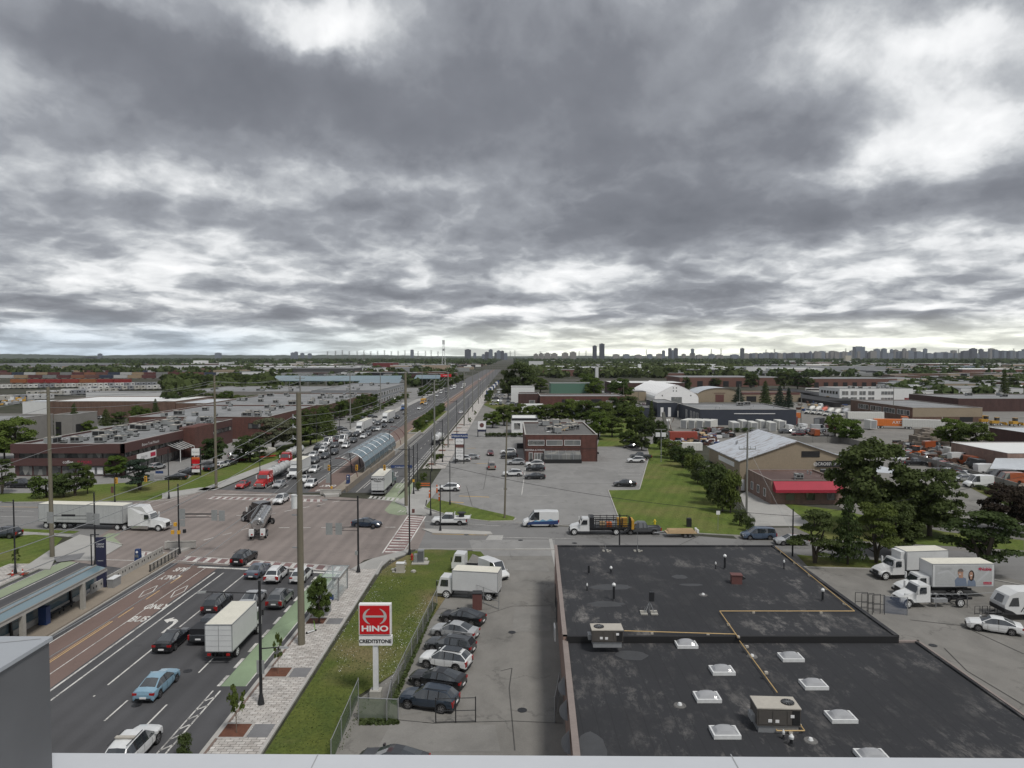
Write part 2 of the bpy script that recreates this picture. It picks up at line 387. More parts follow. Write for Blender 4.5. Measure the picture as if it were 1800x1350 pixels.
mat('rim_metal',(.30,.30,.31),.3,.8,var=0)
mat('rust',(.085,.042,.028),.8,var=.3)
mat('red_paint',(.42,.02,.02),.4,var=.06)
mat('awning_red',(.32,.018,.04),.7,var=.1)
mat('sign_red',(.50,.008,.015),.35,var=.03)
mat('sign_white',(.72,.72,.72),.4,var=.02)
mat('ink_black',(.015,.015,.018),.6,var=0)
mat('ink_grey',(.30,.31,.32),.6,var=0)
mat('ink_red',(.42,.02,.06),.6,var=0)
mat('ink_silver',(.55,.55,.56),.3,.3,var=0)
mat('sign_blue',(.02,.045,.14),.5,var=.04)
mat('sign_navy',(.02,.022,.055),.5,var=.04)
mat('hydro_orange',(.55,.12,.02),.5,var=.1)
mat('machine_yellow',(.45,.25,.03),.5,var=.15)
mat('fire_red',(.35,.03,.02),.5,var=.1)
mat('hydrant_yellow',(.6,.45,.03),.5,var=.05)
mat('stone',(.33,.32,.29),.9,var=.2,local=True,scale=1)
mat('gas_pipe',(.48,.33,.14),.6,var=.15)
mat('hvac_beige',(.40,.375,.33),.55,var=.08,local=True)
mat('hvac_brown',(.075,.068,.062),.7,var=.1,local=True)
mat('hvac_grey',(.25,.26,.26),.6,var=.15)
mat('louvre_black',(.012,.012,.013),.7,var=0)
mat('copper_box',(.12,.05,.045),.6,var=.1,local=True)
mat('coping_pink',(.22,.185,.17),.8,var=.12)
mat('ledge_metal',(.52,.54,.57),.45,.1,var=.03,scale=2,fine=.02)
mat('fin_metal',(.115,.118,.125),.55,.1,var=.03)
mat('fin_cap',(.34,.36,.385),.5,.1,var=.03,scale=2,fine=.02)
mat('shirt_blue',(.16,.20,.27),.8,var=.1,local=True,scale=6)
mat('skin_tone',(.40,.24,.17),.7,var=.1,local=True,scale=5)
mat('hair_dark',(.02,.014,.012),.7,var=0)
mat('hair_grey',(.14,.12,.11),.7,var=0)
mat('mural_grey',(.47,.48,.49),.6,var=0)
mat('timber',(.42,.31,.18),.8,var=.2)
mat('plastic_green',(.20,.45,.05),.5,var=.05)
mat('bark',(.07,.058,.045),.95,var=.25,local=True,scale=2)
mat('bark_pale',(.16,.13,.10),.95,var=.25,local=True,scale=2)
objcol('car_paint',.28,.15,.6);objcol('paint_matt',.55,0,.1);objcol('wall_colour',.8,0,0,.3)
mat('car_under',(.010,.010,.011),.8,var=0)
glass_mat('car_glass',(.022,.027,.032),.05,ior=1.95);glass_mat('window_dark',(.02,.024,.028),.12,ior=1.6,blinds_reflect=4)
glass_mat('window_grey',(.13,.14,.145),.2,blinds_reflect=5);glass_mat('teal_glass',(.075,.125,.15),.12,.94);glass_mat('teal_roof_glass',(.125,.185,.215),.15)
glass_mat('clear_glass',(.55,.62,.62),.1,.28)
glass_mat('skylight_acrylic',(.30,.305,.315),.07,1.0,ior=1.8)
glass_mat('tail_red',(.30,.012,.012),.2);glass_mat('lamp_clear',(.62,.62,.60),.15)
leaf_mat('leaf_green',(.040,.072,.018),(.088,.130,.030),(.11,.135,.035))
leaf_mat('leaf_dark',(.032,.055,.019),(.070,.100,.032),(.085,.105,.035))
leaf_mat('leaf_bright',(.060,.105,.020),(.115,.165,.032),(.13,.17,.04))
leaf_mat('leaf_blue',(.024,.042,.028),(.045,.068,.045),(.04,.06,.04))
leaf_mat('leaf_purple',(.030,.020,.018),(.052,.040,.028),(.045,.045,.025))
leaf_mat('leaf_grey',(.10,.105,.075),(.19,.185,.14),(.12,.13,.07))
leaf_mat('weed_green',(.045,.075,.022),(.085,.115,.04),(.10,.12,.05))
# ---------------------------------------------------------------- ground, roads, pavements
def setting():
 m=MB();XS=[-14000,-6000,-2500,-1000,-400,0,400,1000,2500,6000,14000];YS=[-150,300,800,1600,3200,7000,16000]
 for i in range(len(XS)-1):
  for j in range(len(YS)-1):
   m.poly([(XS[i],YS[j],0),(XS[i+1],YS[j],0),(XS[i+1],YS[j+1],0),(XS[i],YS[j+1],0)])
 tag(m.build('ground',M['rough_ground']),kind='structure')
setting()
def interp(tab,y):
 if y<=tab[0][0]:return tab[0][1]
 for (a,b),(c,d) in zip(tab,tab[1:]):
  if y<=c:return b+(d-b)*(y-a)/(c-a)
 return tab[-1][1]
LK=[(141,-60.8),(200,-57.6)];RL=[(141,-41.6),(200,-43.2),(235,-44),(290,-43.5),(377,-41)]
RR=[(141,-36.8),(245,-37.2),(377,-35.5)];ML=[(141,-31.4),(1400,-31.4)];RK=[(131,-22.4),(200,-23)]
def strip(name,a,b,Y0,Y1,z,m,n=16,kind='structure',da=0,db=0):
 ys=[Y0*(Y1/Y0)**(k/n) for k in range(n+1)];mb=MB()
 fa=(lambda y:interp(a,y)+da) if isinstance(a,list) else (lambda y:a+da)
 fb=(lambda y:interp(b,y)+db) if isinstance(b,list) else (lambda y:b+db)
 for p,q in zip(ys,ys[1:]):
  mb.poly([(fa(p),p,z),(fb(p),p,z),(fb(q),q,z),(fa(q),q,z)])
 return tag(mb.build(name,m),kind=kind)
def kerbline(pts,w=.18,h=.13,name='kerb',m='kerb',px=True):
 P=[G(*p) for p in pts] if px else pts
 mb=MB()
 for a,b in zip(P,P[1:]):
  d=Vector((b[0]-a[0],b[1]-a[1],0));n=Vector((-d.y,d.x,0)).normalized()*w/2
  a3=Vector((a[0],a[1],0));b3=Vector((b[0],b[1],0))
  q=[a3-n,b3-n,b3+n,a3+n]
  mb.poly([(p.x,p.y,h) for p in q])
  mb.poly([(q[0].x,q[0].y,0),(q[1].x,q[1].y,0),(q[1].x,q[1].y,h),(q[0].x,q[0].y,h)])
  mb.poly([(q[2].x,q[2].y,0),(q[3].x,q[3].y,0),(q[3].x,q[3].y,h),(q[2].x,q[2].y,h)])
 return tag(mb.build(name,M[m]),kind='structure')
ZR=.02
# wide lots that lie under everything else
sheet('paved_lots',[(-150,133),(-61.5,133),(-61.5,620),(-150,620)],.008,M['lot_asphalt'],px=False)
sheet('paved_lots',[(-13,114),(24,114),(30,128),(60,300),(-16.5,300),(-17.5,128)],.010,M['lot_asphalt'],px=False)
sheet('yard_paving',[(34,40),(110,40),(110,112),(34,112)],.008,M['yard_asphalt'],px=False)
sheet('yard_paving',[(60,118),(300,118),(300,420),(60,420)],.006,M['yard_asphalt'],px=False)
sheet('dirt_yard',[(1600,770),(1800,770),(1800,860),(1690,850),(1560,790)],.012,M['dirt'])
sheet('yard_paving',[(-16.5,300),(60,300),(90,520),(-16.5,520)],.006,M['yard_asphalt'],px=False)
# avenue, near half
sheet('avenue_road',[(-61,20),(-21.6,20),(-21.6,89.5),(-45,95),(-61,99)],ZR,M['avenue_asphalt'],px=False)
sheet('bus_lane',[(-44.1,20),(-38.3,20),(-38.3,90.3),(-44.4,92.5)],ZR+.004,M['bus_lane_red'],px=False)
sheet('bike_lane',[(-24.3,57.6),(-22.25,57.6),(-22.25,88),(-24.3,88)],ZR+.004,M['bike_green'],px=False)
sheet('bike_lane',[(-60.3,40),(-58.3,40),(-58.3,94),(-60.3,95)],ZR+.004,M['bike_faded'],px=False)
# avenue, far half
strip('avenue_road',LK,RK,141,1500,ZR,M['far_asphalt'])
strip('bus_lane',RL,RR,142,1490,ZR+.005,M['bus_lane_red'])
strip('bike_lane',RK,RK,130,152,ZR+.004,M['bike_faded'],3,da=-2.6,db=-.1)
# crossing
sheet('cross_street',[(-40,880),(300,883),(320,935),(205,1000),(150,948),(60,934),(-60,934)],.014,M['street_asphalt'])
sheet('crossing_road',[(210,886),(300,876),(372,860),(690,880),(700,902),(745,908),(748,935),(735,965),(690,973),(640,985),(612,1006),(300,990),(215,999),(105,985),(195,930)],ZR+.012,M['crossing_asphalt'])
sheet('bike_lane',[(212,938),(200,945),(215,958),(190,973),(172,970),(172,950),(190,938)],ZR+.017,M['bike_faded'])
sheet('bike_lane',[(690,881),(712,862),(728,845),(722,878),(714,905),(700,906),(684,903),(676,897)],ZR+.017,M['bike_faded'])
sheet('cross_street',[(730,968),(742,904),(905,920),(1140,936),(1300,948),(1440,955),(1800,975),(1860,1040),(1760,1012),(1640,990),(1440,984),(1360,966),(980,967)],.014,M['street_asphalt'])
# pavements
def slab(name,pts,m,h=.13,px=True,kind='structure'):
 P=[G(*p) for p in pts] if px else pts
 mb=MB();mb.poly([(p[0],p[1],h) for p in P]);n=len(P)
 for i in range(n):
  a,b=P[i],P[(i+1)%n];mb.poly([(a[0],a[1],0),(b[0],b[1],0),(b[0],b[1],h),(a[0],a[1],h)])
 return tag(mb.build(name,M[m]),kind=kind)
slab('pavement',[(-21.1,30),(-17.6,30),(-17.4,89.6),(-21.1,89.6)],'pavers',.15,px=False)
slab('kerb',[(-21.6,30),(-21.3,30),(-21.3,90),(-21.6,90)],'kerb',.15,px=False)
slab('kerb_band',[(-21.29,30),(-21.11,30),(-21.11,89),(-21.29,89)],'kerb_brick',.155,px=False)
slab('kerb',[(-17.58,30),(-17.34,30),(-17.24,93),(-17.42,93)],'kerb',.17,px=False)
slab('pavement',[(605,1009),(664,1011),(672,996),(685,985),(712,976),(724,965),(690,974),(655,983),(632,993)],'concrete',.13)
slab('pavement',[(-61.5,30),(-61.5,92),(-66.5,92),(-67.5,30)],'pavers',.13,px=False)
slab('pavement',[(96,985),(170,987),(215,960),(140,941),(100,960),(40,1000),(88,1002)],'concrete',.135)
sheet('planter_band',[(94,981),(150,973),(140,985),(100,990)],.142,M['slate_paver'])
slab('pavement',[(285,878),(372,862),(388,858),(350,858),(285,868)],'concrete',.13)
# far-side pavements
strip('pavement',-22.0,-16.4,171,620,.13,M['pavers'],6)
slab('pavement',[(694,883),(722,870),(725,858),(775,858),(762,872),(745,895),(770,903),(745,906),(716,905),(714,893)],'concrete',.13)
strip('pavement',[(150,-64.5),(200,-61.4)],[(150,-61.0),(200,-57.8)],143,620,.13,M['concrete'],8)
# island and median kerbs in the cross street
slab('traffic_island',[(741,931),(765,931),(862,936),(866,940),(850,941),(760,938)],'kerb',.16)
sheet('driveway_apron',[(840,966),(860,941),(885,941),(878,966)],ZR+.006,M['concrete'])
# platforms of the bus lanes
slab('platform',[(-48.6,30),(-45.3,30),(-45.6,94),(-48.2,97),(-48.8,90)],'platform_stone',.3,px=False)
slab('platform',[(-36.7,141),(-34.6,141),(-32.6,200),(-32.6,247),(-36.9,247),(-36.5,180)],'platform_stone',.3,px=False)
slab('refuge_kerb',[(566,869),(588,866),(598,868),(596,873),(572,875)],'kerb',.5)
slab('refuge_kerb',[(298,968),(312,957),(342,956),(345,962),(318,972)],'kerb',.3)
# grass
sheet('grass',[(-17.3,30),(-11.2,30),(-12.7,55.5),(-10.2,60),(-6.9,84),(-5.5,97),(864,983)][:6]+[G(858,985),G(845,970),G(760,966),G(732,968),G(690,990),G(672,1003)],.05,M['grass'],px=False)
sheet('grass',[(-40,884),(-40,868),(120,866),(165,852),(330,842),(345,830),(420,800),(560,770),(580,768),(384,852),(300,872),(285,877),(290,880)],.03,M['grass_mown'])
sheet('grass',[(-80,1010),(-80,945),(60,938),(110,946),(85,975),(40,1005)],.03,M['grass_mown'])
sheet('grass',[(30,929),(140,934),(130,938),(30,936)],.03,M['grass_mown'])
sheet('pavement',[(-80,941),(30,934),(130,940),(120,944),(60,940),(-80,950)],.04,M['concrete'])
sheet('grass',[(1137,783),(1141,803),(1124,861),(1069,862),(1085,905),(1093,930),(1200,936),(1312,941),(1322,925),(1290,895),(1220,830),(1160,776)],.035,M['grass_mown'])
sheet('grass',[(758,876),(830,892),(905,909),(902,916),(860,917),(800,910),(748,893),(750,880)],.06,M['grass_mown'])
sheet('grass',[(1400,975),(1440,979),(1545,985),(1660,995),(1660,1002),(1420,996)],.03,M['grass'])
sheet('grass',[(1380,885),(1475,897),(1660,935),(1800,950),(1800,968),(1440,947),(1370,915)],.03,M['grass_mown'])
sheet('grass',[(1070,700),(1115,700),(1125,785),(1050,785)],.02,M['grass_mown'])
sheet('grass',[(1620,800),(1700,855),(1800,905),(1800,880),(1700,830),(1640,790)],.03,M['grass'])
sheet('grass',[(860,700),(890,712),(920,718),(1000,730),(870,720),(850,712)],.02,M['grass'])
sheet('driveway',[(1322,925),(1430,925),(1370,880),(1320,860),(1300,870)],.045,M['concrete'])
sheet('driveway',[(1655,925),(1800,950),(1800,900),(1700,862),(1610,800),(1580,800),(1640,880)],.045,M['yard_asphalt'])
strip('pavement',5.55,6.05,84,105,.05,M['concrete'],2)
sheet('parking_lot',[(-12,30),(6,30),(6,104),(-5,104),(-5.6,97),(-6.9,84),(-10.2,60),(-12.5,55)],.024,M['yard_asphalt'],px=False)
sheet('driveway',[(-5.2,96),(6,96),(6.4,104.5),(-6.5,104.5)],.028,M['lot_asphalt'],px=False)
for pts in ([(1093,930),(1085,905),(1069,862),(1124,861),(1141,803),(1137,785)],[(750,880),(748,893),(800,910),(860,917),(902,916),(907,912)],[(862,936),(980,940),(1140,941),(1300,949)][1:1] or [(980,967),(735,966)],
[(906,919),(1093,931),(1312,943)],[(1400,997),(1660,1004),(1800,1030)],[(-40,884),(290,881),(380,858)],[(140,941),(215,958)]):
 kerbline(pts)
for pts in ([(-45.25,30),(-45.5,94)],[(-57.7,200),(-57.7,700)],[(-22.9,140),(-22.9,700)],[(-31.5,141),(-31.5,245)],[(-31.6,250),(-31.6,900)],[(-61.3,30),(-61.3,92)]):
 kerbline(pts,px=False)
# median planting bed
slab('median_bed',[(-37,250),(-31.7,250),(-31.9,350),(-36,350)],'kerb',.45,px=False)
sheet('grass',[(-36.7,251),(-32.0,251),(-32.2,349),(-35.7,349)],.47,M['grass_mown'],px=False)
# ---------------------------------------------------------------- painted markings: one object per line
ZP=ZR+.012
PW=[0]
def mark(pts,name='lane_line',m='road_paint',z=ZP):
 mb=MB();mb.poly([(p[0],p[1],z) for p in pts]);return mb
def line(a,b,w=.16,z=ZP,mb=None,px=False):
 if px:a,b=G(*a),G(*b)
 d=Vector((b[0]-a[0],b[1]-a[1]));n=Vector((-d.y,d.x)).normalized()*w/2;mb=mb or MB()
 mb.poly([(a[0]-n.x,a[1]-n.y,z),(b[0]-n.x,b[1]-n.y,z),(b[0]+n.x,b[1]+n.y,z),(a[0]+n.x,a[1]+n.y,z)])
 return mb
def dashes(a,b,on,off,w=.14,z=ZP,mb=None):
 mb=mb or MB();d=Vector((b[0]-a[0],b[1]-a[1]));L=d.length;d.normalize();t=0
 while t<L:
  e=min(L,t+on);line((a[0]+d.x*t,a[1]+d.y*t),(a[0]+d.x*e,a[1]+d.y*e),w,z,mb);t+=on+off
 return mb
def out(mb,name='lane_line',m='road_paint'):return tag(mb.build(name,M[m]),kind='structure')
xx=lambda px,py:G(px,py)[0]
out(line((-44.5,40),(-44.3,88.5),.14));out(line((-40.1,40),(-39.9,91),.10))
out(line((-38.1,30),(-37.9,88.6),.20));out(line((-37.05,30),(-36.7,88.4),.16))
y1=out(line((-41.75,40),(-41.5,72),.10),'lane_line','orange_paint');out(dashes((-41.5,73),(-41.4,89),3,2.6,.10),'lane_line','orange_paint')
out(line((-41.95,40),(-41.75,72),.06),'lane_line','orange_paint')
out(line((-33.85,57.8),(-33.75,88),.16));out(dashes((-33.9,30),(-33.85,56),3.2,5.4))
out(dashes((-30.8,43.6),(-30.75,56),3.2,5.2));out(dashes((-27.3,42.5),(-27.2,88),3.2,5.6))
out(dashes((-24.5,57.6),(-24.45,88),2.0,1.4,.30));out(line((-22.2,57.6),(-22.2,88),.10))
def buffer_line(x0,x1,Y0,Y1,step):
 mb=MB();line((x0,Y0),(x0,Y1),.12,ZP,mb);line((x1,Y0),(x1,Y1),.14,ZP,mb);y=Y0
 while y<Y1-step:line((x0,y),(x1,y+step*.55),.16,ZP,mb);y+=step
 return mb
out(buffer_line(-24.6,-24.0,41,56.8,1.4));out(buffer_line(-24.4,-23.6,146,245,3.5))
out(line((-57.9,40),(-57.9,93),.14));out(line((-60.4,40),(-60.4,92),.1));out(dashes((-54.4,40),(-54.4,90),3,6))
# stop lines and crossings
out(line((348,997),(612,1009),.55,ZR+.02,px=True),'stop_line');out(line((180,984),(246,986),.2,ZR+.02,px=True),'stop_line')
out(line((378,869),(565,871),.5,ZR+.02,px=True),'stop_line')
def zebra(a0,a1,b0,b1,n,red=True,w=.55):
 """a0-a1 one long edge, b0-b1 the other (photo pixels)"""
 A0,A1,B0,B1=[Vector(G(*p)) for p in (a0,a1,b0,b1)]
 if red:mb=MB();mb.poly([(p.x,p.y,ZR+.016) for p in (A0,A1,B1,B0)]);out(mb,'crosswalk_panel','road_paint_red')
 out(line(A0,A1,.22,ZR+.021),'crosswalk_edge');out(line(B0,B1,.22,ZR+.021),'crosswalk_edge')
 for i in range(n):
  t=(i+.5)/n;p=A0.lerp(A1,t);q=B0.lerp(B1,t);e=(q-p);p=p+e*.08;q=q-e*.08
  out(line(p,q,w,ZR+.021),'crosswalk_bar')
zebra((325,978),(606,996),(313,986),(600,1005),15)
zebra((372,873),(566,878),(362,877),(566,883),17)
zebra((650,872),(704,876),(646,876),(700,882),7,False)
zebra((718,906),(672,973),(748,908),(708,973),15)
zebra((106,976),(168,968),(120,985),(178,976),3,True,.8)
zebra((246,970),(290,972),(240,985),(300,984),4,True,.6)
# guide dashes through the crossing
for a,b in (((358,950),(440,928)),((470,905),(600,880)),((490,928),(705,927)),((345,907),(430,906))):
 out(dashes(G(*a),G(*b),1.7,1.7,.22,ZR+.02))
for a,b in (((215,899),(300,872)),((226,905),(330,872)),((880,945),(1010,947)),((740,916),(880,925)),((985,965),(905,965)),((0,897),(60,899)),((0,908),(60,909))):
 out(line(a,b,.14,ZR+.02,px=True))
out(line((760,939),(856,941),.14,ZR+.02,px=True),'lane_line','yellow_paint')
out(line((0,891),(70,892),.16,ZR+.02,px=True),'lane_line','orange_paint')
# lines of the far avenue
for t,da in ((RL,-.15),(RL,-1.0),(RR,-.1)):out(line((interp(t,145)+da,145),(interp(t,235)+da,235),.16))
for x in (-55.0,-51.4,-47.7):out(dashes((x,146),(x+.2,700),3,6,.16))
out(dashes((-27.3,146),(-27.3,640),3,6,.16));out(line((-31.0,146),(-31.0,640),.14))
out(line((-38.2,250),(-38.2,700),.2),'lane_line','orange_paint');out(line((-40.9,380),(-40.9,900),.2))
# lot markings
for a,b in (((807,872),(860,874)),((838,815),(830,815)),((820,788),(836,788)),((830,815),(862,815)),((790,882),(815,884))):
 out(line(a,b,.3,.03,px=True),'lot_line','yellow_paint')
out(line((924,822),(917,870),.14,.03,px=True),'lot_line');out(line((870,870),(965,871),.12,.03,px=True),'lot_line')
for k in range(7):out(line((1085-k*1.0+5,812+k*5.6),(1132-k*1.5,812+k*5.6),.1,.03,px=True),'lot_line')
for k in range(11):out(line((787+k*1.4,846-k*4.4),(812+k*1.0,846-k*4.4),.1,.03,px=True),'lot_line')
# road lettering, laid on the lanes
def flat_text(txt,loc,size,m,rz=0.0,name='road_lettering',sx=1.0,sy=1.0,parent=None,rot=None,kind='structure',ext=0.0,bold=.0):
 cu=bpy.data.curves.new(name,'FONT');cu.body=txt;cu.size=size;cu.align_x='CENTER';cu.align_y='CENTER';cu.extrude=ext;cu.offset=bold
 tmp=bpy.data.objects.new('tmp',cu);COL.objects.link(tmp)
 dg=bpy.context.evaluated_depsgraph_get();me=bpy.data.meshes.new_from_object(tmp.evaluated_get(dg))
 bpy.data.objects.remove(tmp);bpy.data.curves.remove(cu)
 me.materials.clear();me.materials.append(M[m])
 o=place(name,me,parent,loc,rot or (0,0,rz));o.scale=(sx,sy,1)
 if kind:o['kind']=kind
 return o
ZT=ZR+.014
flat_text('BUS',(-39.1,G(233,1089)[1],ZT),1.0,'road_paint',0,sx=1.05,sy=2.1,bold=.03)
flat_text('ONLY',(-39.1,G(265,1067)[1],ZT),1.0,'road_paint',0,sx=.92,sy=2.1,bold=.03)
flat_text('ONLY',(-42.6,G(290,1015)[1],ZT),1.0,'road_paint',math.pi,sx=.85,sy=2.2,bold=.03)
flat_text('BUS',(-42.7,G(316,1001)[1],ZT),1.0,'road_paint',math.pi,sx=1.0,sy=2.2,bold=.03)
flat_text('BUS',(-39.1,G(565,862)[1],ZT),1.0,'road_paint',math.pi,sx=1.4,sy=2.6,bold=.05)
flat_text('ONLY',(-39.1,G(576,854)[1],ZT),1.0,'road_paint',math.pi,sx=1.2,sy=2.6,bold=.05)
def diamond(cx,cy,w=.55,l=2.2):
 mb=MB();P=[(cx,cy-l),(cx+w,cy),(cx,cy+l),(cx-w,cy)]
 for a,b in zip(P,P[1:]+P[:1]):line(a,b,.11,ZT,mb)
 out(mb,'lane_diamond')
diamond(-42.6,G(252,1040)[1]);diamond(-38.95,G(305,1040)[1])
def turn_arrow(cx,cy,s=1.0,d=1):
 mb=MB();f=lambda x,y:(cx+x*s*d,cy+y*s*1.9*d,ZT)
 mb.poly([f(.45,-1.2),f(.75,-1.2),f(.75,.1),f(.45,.1)]);mb.poly([f(.45,.1),f(.75,.1),f(.72,.45),f(.3,.75),f(.25,.45)])
 mb.poly([f(.25,.45),f(.3,.75),f(-.2,.82),f(-.2,.42)]);mb.poly([f(-.2,1.05),f(-.95,.62),f(-.2,.2)]);out(mb,'turn_arrow')
turn_arrow(-35.4,G(300,1098)[1],1.0);turn_arrow(-45.6,G(600,804)[1],1.25,-1);turn_arrow(-46.0,G(660,769)[1],1.25,-1)
for q in ((722,899),):
 mb=MB()
 for k in range(5):line((G(*q)[0]-2.2+k*.7,G(*q)[1]-.8),(G(*q)[0]-1.8+k*.7,G(*q)[1]+.8),.2,ZR+.022,mb)
 out(mb,'bike_marking','road_paint')
# tree pits and slate bands on the pavement
PITS=[]
for (a,b,c,d) in (((375,1296),(434,1296),(448,1273),(400,1273)),((467,1190),(506,1190),(516,1174),(481,1174)),((543,1097),(574,1097),(581,1087),(552,1087))):
 P=[G(*q,.15) for q in (a,b,c,d)];x0=sum(p[0] for p in P)/4;y0=(P[0][1]+P[2][1])/2;PITS.append((x0,y0))
 hx,hy=1.1,(P[2][1]-P[0][1])/2*1.02
 x0=-20.25;PITS[-1]=(x0,y0);mb=MB();hx=.92
 for (u0,v0,u1,v1) in ((-hx-.14,-hy-.14,hx+.14,-hy),(-hx-.14,hy,hx+.14,hy+.14),(-hx-.14,-hy,-hx,hy),(hx,-hy,hx+.14,hy)):
  mb.box(x0+u0,y0+v0,.1,x0+u1,y0+v1,.19)
 tag(mb.build('pit_edging',M['kerb']),kind='structure')
 sheet('mulch_bed',[(x0-hx,y0-hy),(x0+hx,y0-hy),(x0+hx,y0+hy),(x0-hx,y0+hy)],.165,M['mulch'],px=False)
 sheet('slate_band',[(x0+hx+.2,y0-hy),(-17.6,y0-hy),(-17.6,y0+hy),(x0+hx+.2,y0+hy)],.158,M['slate_paver'],px=False)
for k in range(9):
 y0=178+k*13
 sheet('slate_band',[(-21.8,y0),(-16.6,y0),(-16.6,y0+1.6),(-21.8,y0+1.6)],.138,M['slate_paver'],px=False)
 sheet('mulch_bed',[(-21.4,y0-1),(-19.4,y0-1),(-19.4,y0+2),(-21.4,y0+2)],.142,M['mulch'],px=False)
sheet('mulch_bed',[(10,1013),(44,1013),(52,1008),(20,1008)],.14,M['mulch'])
mh=MB();mh.tube((0,0,0),(0,0,.006),.38,.38,14);MH=mh.mesh('manhole_cover',M['charcoal_metal'])
for (px,py) in ((600,930),(430,905),(560,890),(330,1180),(240,1240),(700,948),(915,950),(1010,955),(900,1112),(870,1048),(918,1249),(655,930),(1460,968),(1640,1135),(820,940)):
 p=G(px,py);tag(place('manhole_cover',MH,None,(p[0],p[1],ZR+.02)),'round dark manhole cover set in the paving',kind='structure')
def tar(pts,w=.09,z=ZR+.016,m='tar'):
 mb=MB();P=[G(*p) for p in pts]
 for a,b in zip(P,P[1:]):line(a,b,w,z,mb)
 tag(mb.build('tar_seam',M[m]),kind='structure')
for pts in ([(705,1085),(780,1070),(850,1082),(900,1066),(970,1064)],[(880,1180),(900,1175),(895,1210),(905,1320)],[(690,1265),(760,1272),(900,1268),(990,1272)],[(1240,1000),(1215,985),(1240,968)],[(1150,992),(1180,965),(1238,938)],[(820,855),(830,890),(870,905)],[(1600,1090),(1690,1100),(1800,1150)],[(1660,1140),(1700,1180),(1800,1240)],[(860,745+60),(850,860),(800,870)],[(985,800+50),(1080,850)]):tar(pts)
for (a,b,c,d) in (((690,1268),(870,1275),(880,1322),(660,1322)),((905,1068),(968,1066),(968,1110),(900,1112)),((700,1232),(732,1228),(744,1252),(706,1258)),((890,985),(960,985),(966,1005),(890,1002))):
 sheet('repair_patch',[a,b,c,d],.036,M['patch_asphalt'])
# ---------------------------------------------------------------- buildings
def face_box(mb,face,P,u0,u1,z0,z1,d0,d1,m=None):
 """box on a wall. P = plane coordinate; S faces -y, E faces +x, W faces -x; d = distance proud of the wall"""
 if face=='S':mb.box(u0,P-d1,z0,u1,P-d0,z1,m)
 elif face=='N':mb.box(u0,P+d0,z0,u1,P+d1,z1,m)
 elif face=='E':mb.box(P+d0,u0,z0,P+d1,u1,z1,m)
 elif face=='W':mb.box(P-d1,u0,z0,P-d0,u1,z1,m)
def window(root,face,P,u0,u1,z0,z1,glass='window_dark',frame='dark_frame',bars=0,fr=.08,name='window'):
 mb=MB();g=MB()
 for a in ((u0-fr,u1+fr,z0-fr,z0),(u0-fr,u1+fr,z1,z1+fr),(u0-fr,u0,z0,z1),(u1,u1+fr,z0,z1)):face_box(mb,face,P,*a,.003,.12)
 for k in range(bars):
  u=u0+(u1-u0)*(k+1)/(bars+1);face_box(mb,face,P,u-.04,u+.04,z0,z1,.003,.1)
 face_box(g,face,P,u0+.002,u1-.002,z0+.002,z1-.002,.004,.05)
 o=mb.build(name,M[frame],root);g.build('pane',M[glass],o);return o
def panel(root,face,P,u0,u1,z0,z1,m,d=.06,name='panel',d0=.003):
 mb=MB();face_box(mb,face,P,u0,u1,z0,z1,d0,d);return mb.build(name,M[m],root)
def flat_building(name,label,X0,Y0,X1,Y1,h,wall='red_brick',roof='grey_roof',par=.45,cat='building',coping='kerb',group=None,t=.3,base=0):
 root=empty(name,((X0+X1)/2,(Y0+Y1)/2,0),0,label,cat,group)
 cx,cy=(X0+X1)/2,(Y0+Y1)/2
 root.location=(0,0,0)
 mb=MB();zt=h+par
 for q in ((X0,Y0,X1,Y0),(X1,Y0,X1,Y1),(X1,Y1,X0,Y1),(X0,Y1,X0,Y0)):mb.poly([(q[0],q[1],base),(q[2],q[3],base),(q[2],q[3],zt),(q[0],q[1],zt)])
 for q in ((X0+t,Y0+t,X1-t,Y0+t),(X1-t,Y0+t,X1-t,Y1-t),(X1-t,Y1-t,X0+t,Y1-t),(X0+t,Y1-t,X0+t,Y0+t)):mb.poly([(q[2],q[3],h),(q[0],q[1],h),(q[0],q[1],zt),(q[2],q[3],zt)])
 mb.build('wall',M[wall],root)
 r=MB();r.poly([(X0+t,Y0+t,h),(X1-t,Y0+t,h),(X1-t,Y1-t,h),(X0+t,Y1-t,h)]);r.build('roof',M[roof],root)
 c=MB();o=.06
 for a in ((X0-o,Y0-o,X1+o,Y0+t),(X0-o,Y1-t,X1+o,Y1+o),(X0-o,Y0+t,X0+t,Y1-t),(X1-t,Y0+t,X1+o,Y1-t)):c.box(a[0],a[1],zt+.002,a[2],a[3],zt+.09)
 c.build('coping',M[coping],root)
 return root
UNITS=[]
def unit_mesh(w,d,h,fans=1,top='hvac_beige',side='hvac_grey'):
 mb=MB();mb.box(-w/2,-d/2,.25,w/2,d/2,h,0);mb.box(-w/2-.04,-d/2-.04,h,w/2+.04,d/2+.04,h+.06,1)
 mb.box(-w/2+.1,-d/2+.1,0,w/2-.1,d/2-.1,.25,2)
 for k in range(fans):
  x=w/2-.5-k*.95;mb.tube((x,0,h+.06),(x,0,h+.11),.36,.36,14,2)
 mb.box(-w/2+.15,-d/2-.02,.45,0,-d/2,h-.2,2);mb.box(.15,-d/2-.02,.45,w/2-.15,-d/2,h-.2,2)
 return mb.mesh('rooftop_unit',[M[side],M[top],M['louvre_black']])
UM=[unit_mesh(2.2,1.5,1.3,1),unit_mesh(1.6,1.4,1.1,1,'hvac_grey'),unit_mesh(3.2,1.9,1.6,2),unit_mesh(1.2,1.0,.9,1,'white_metal','hvac_grey')]
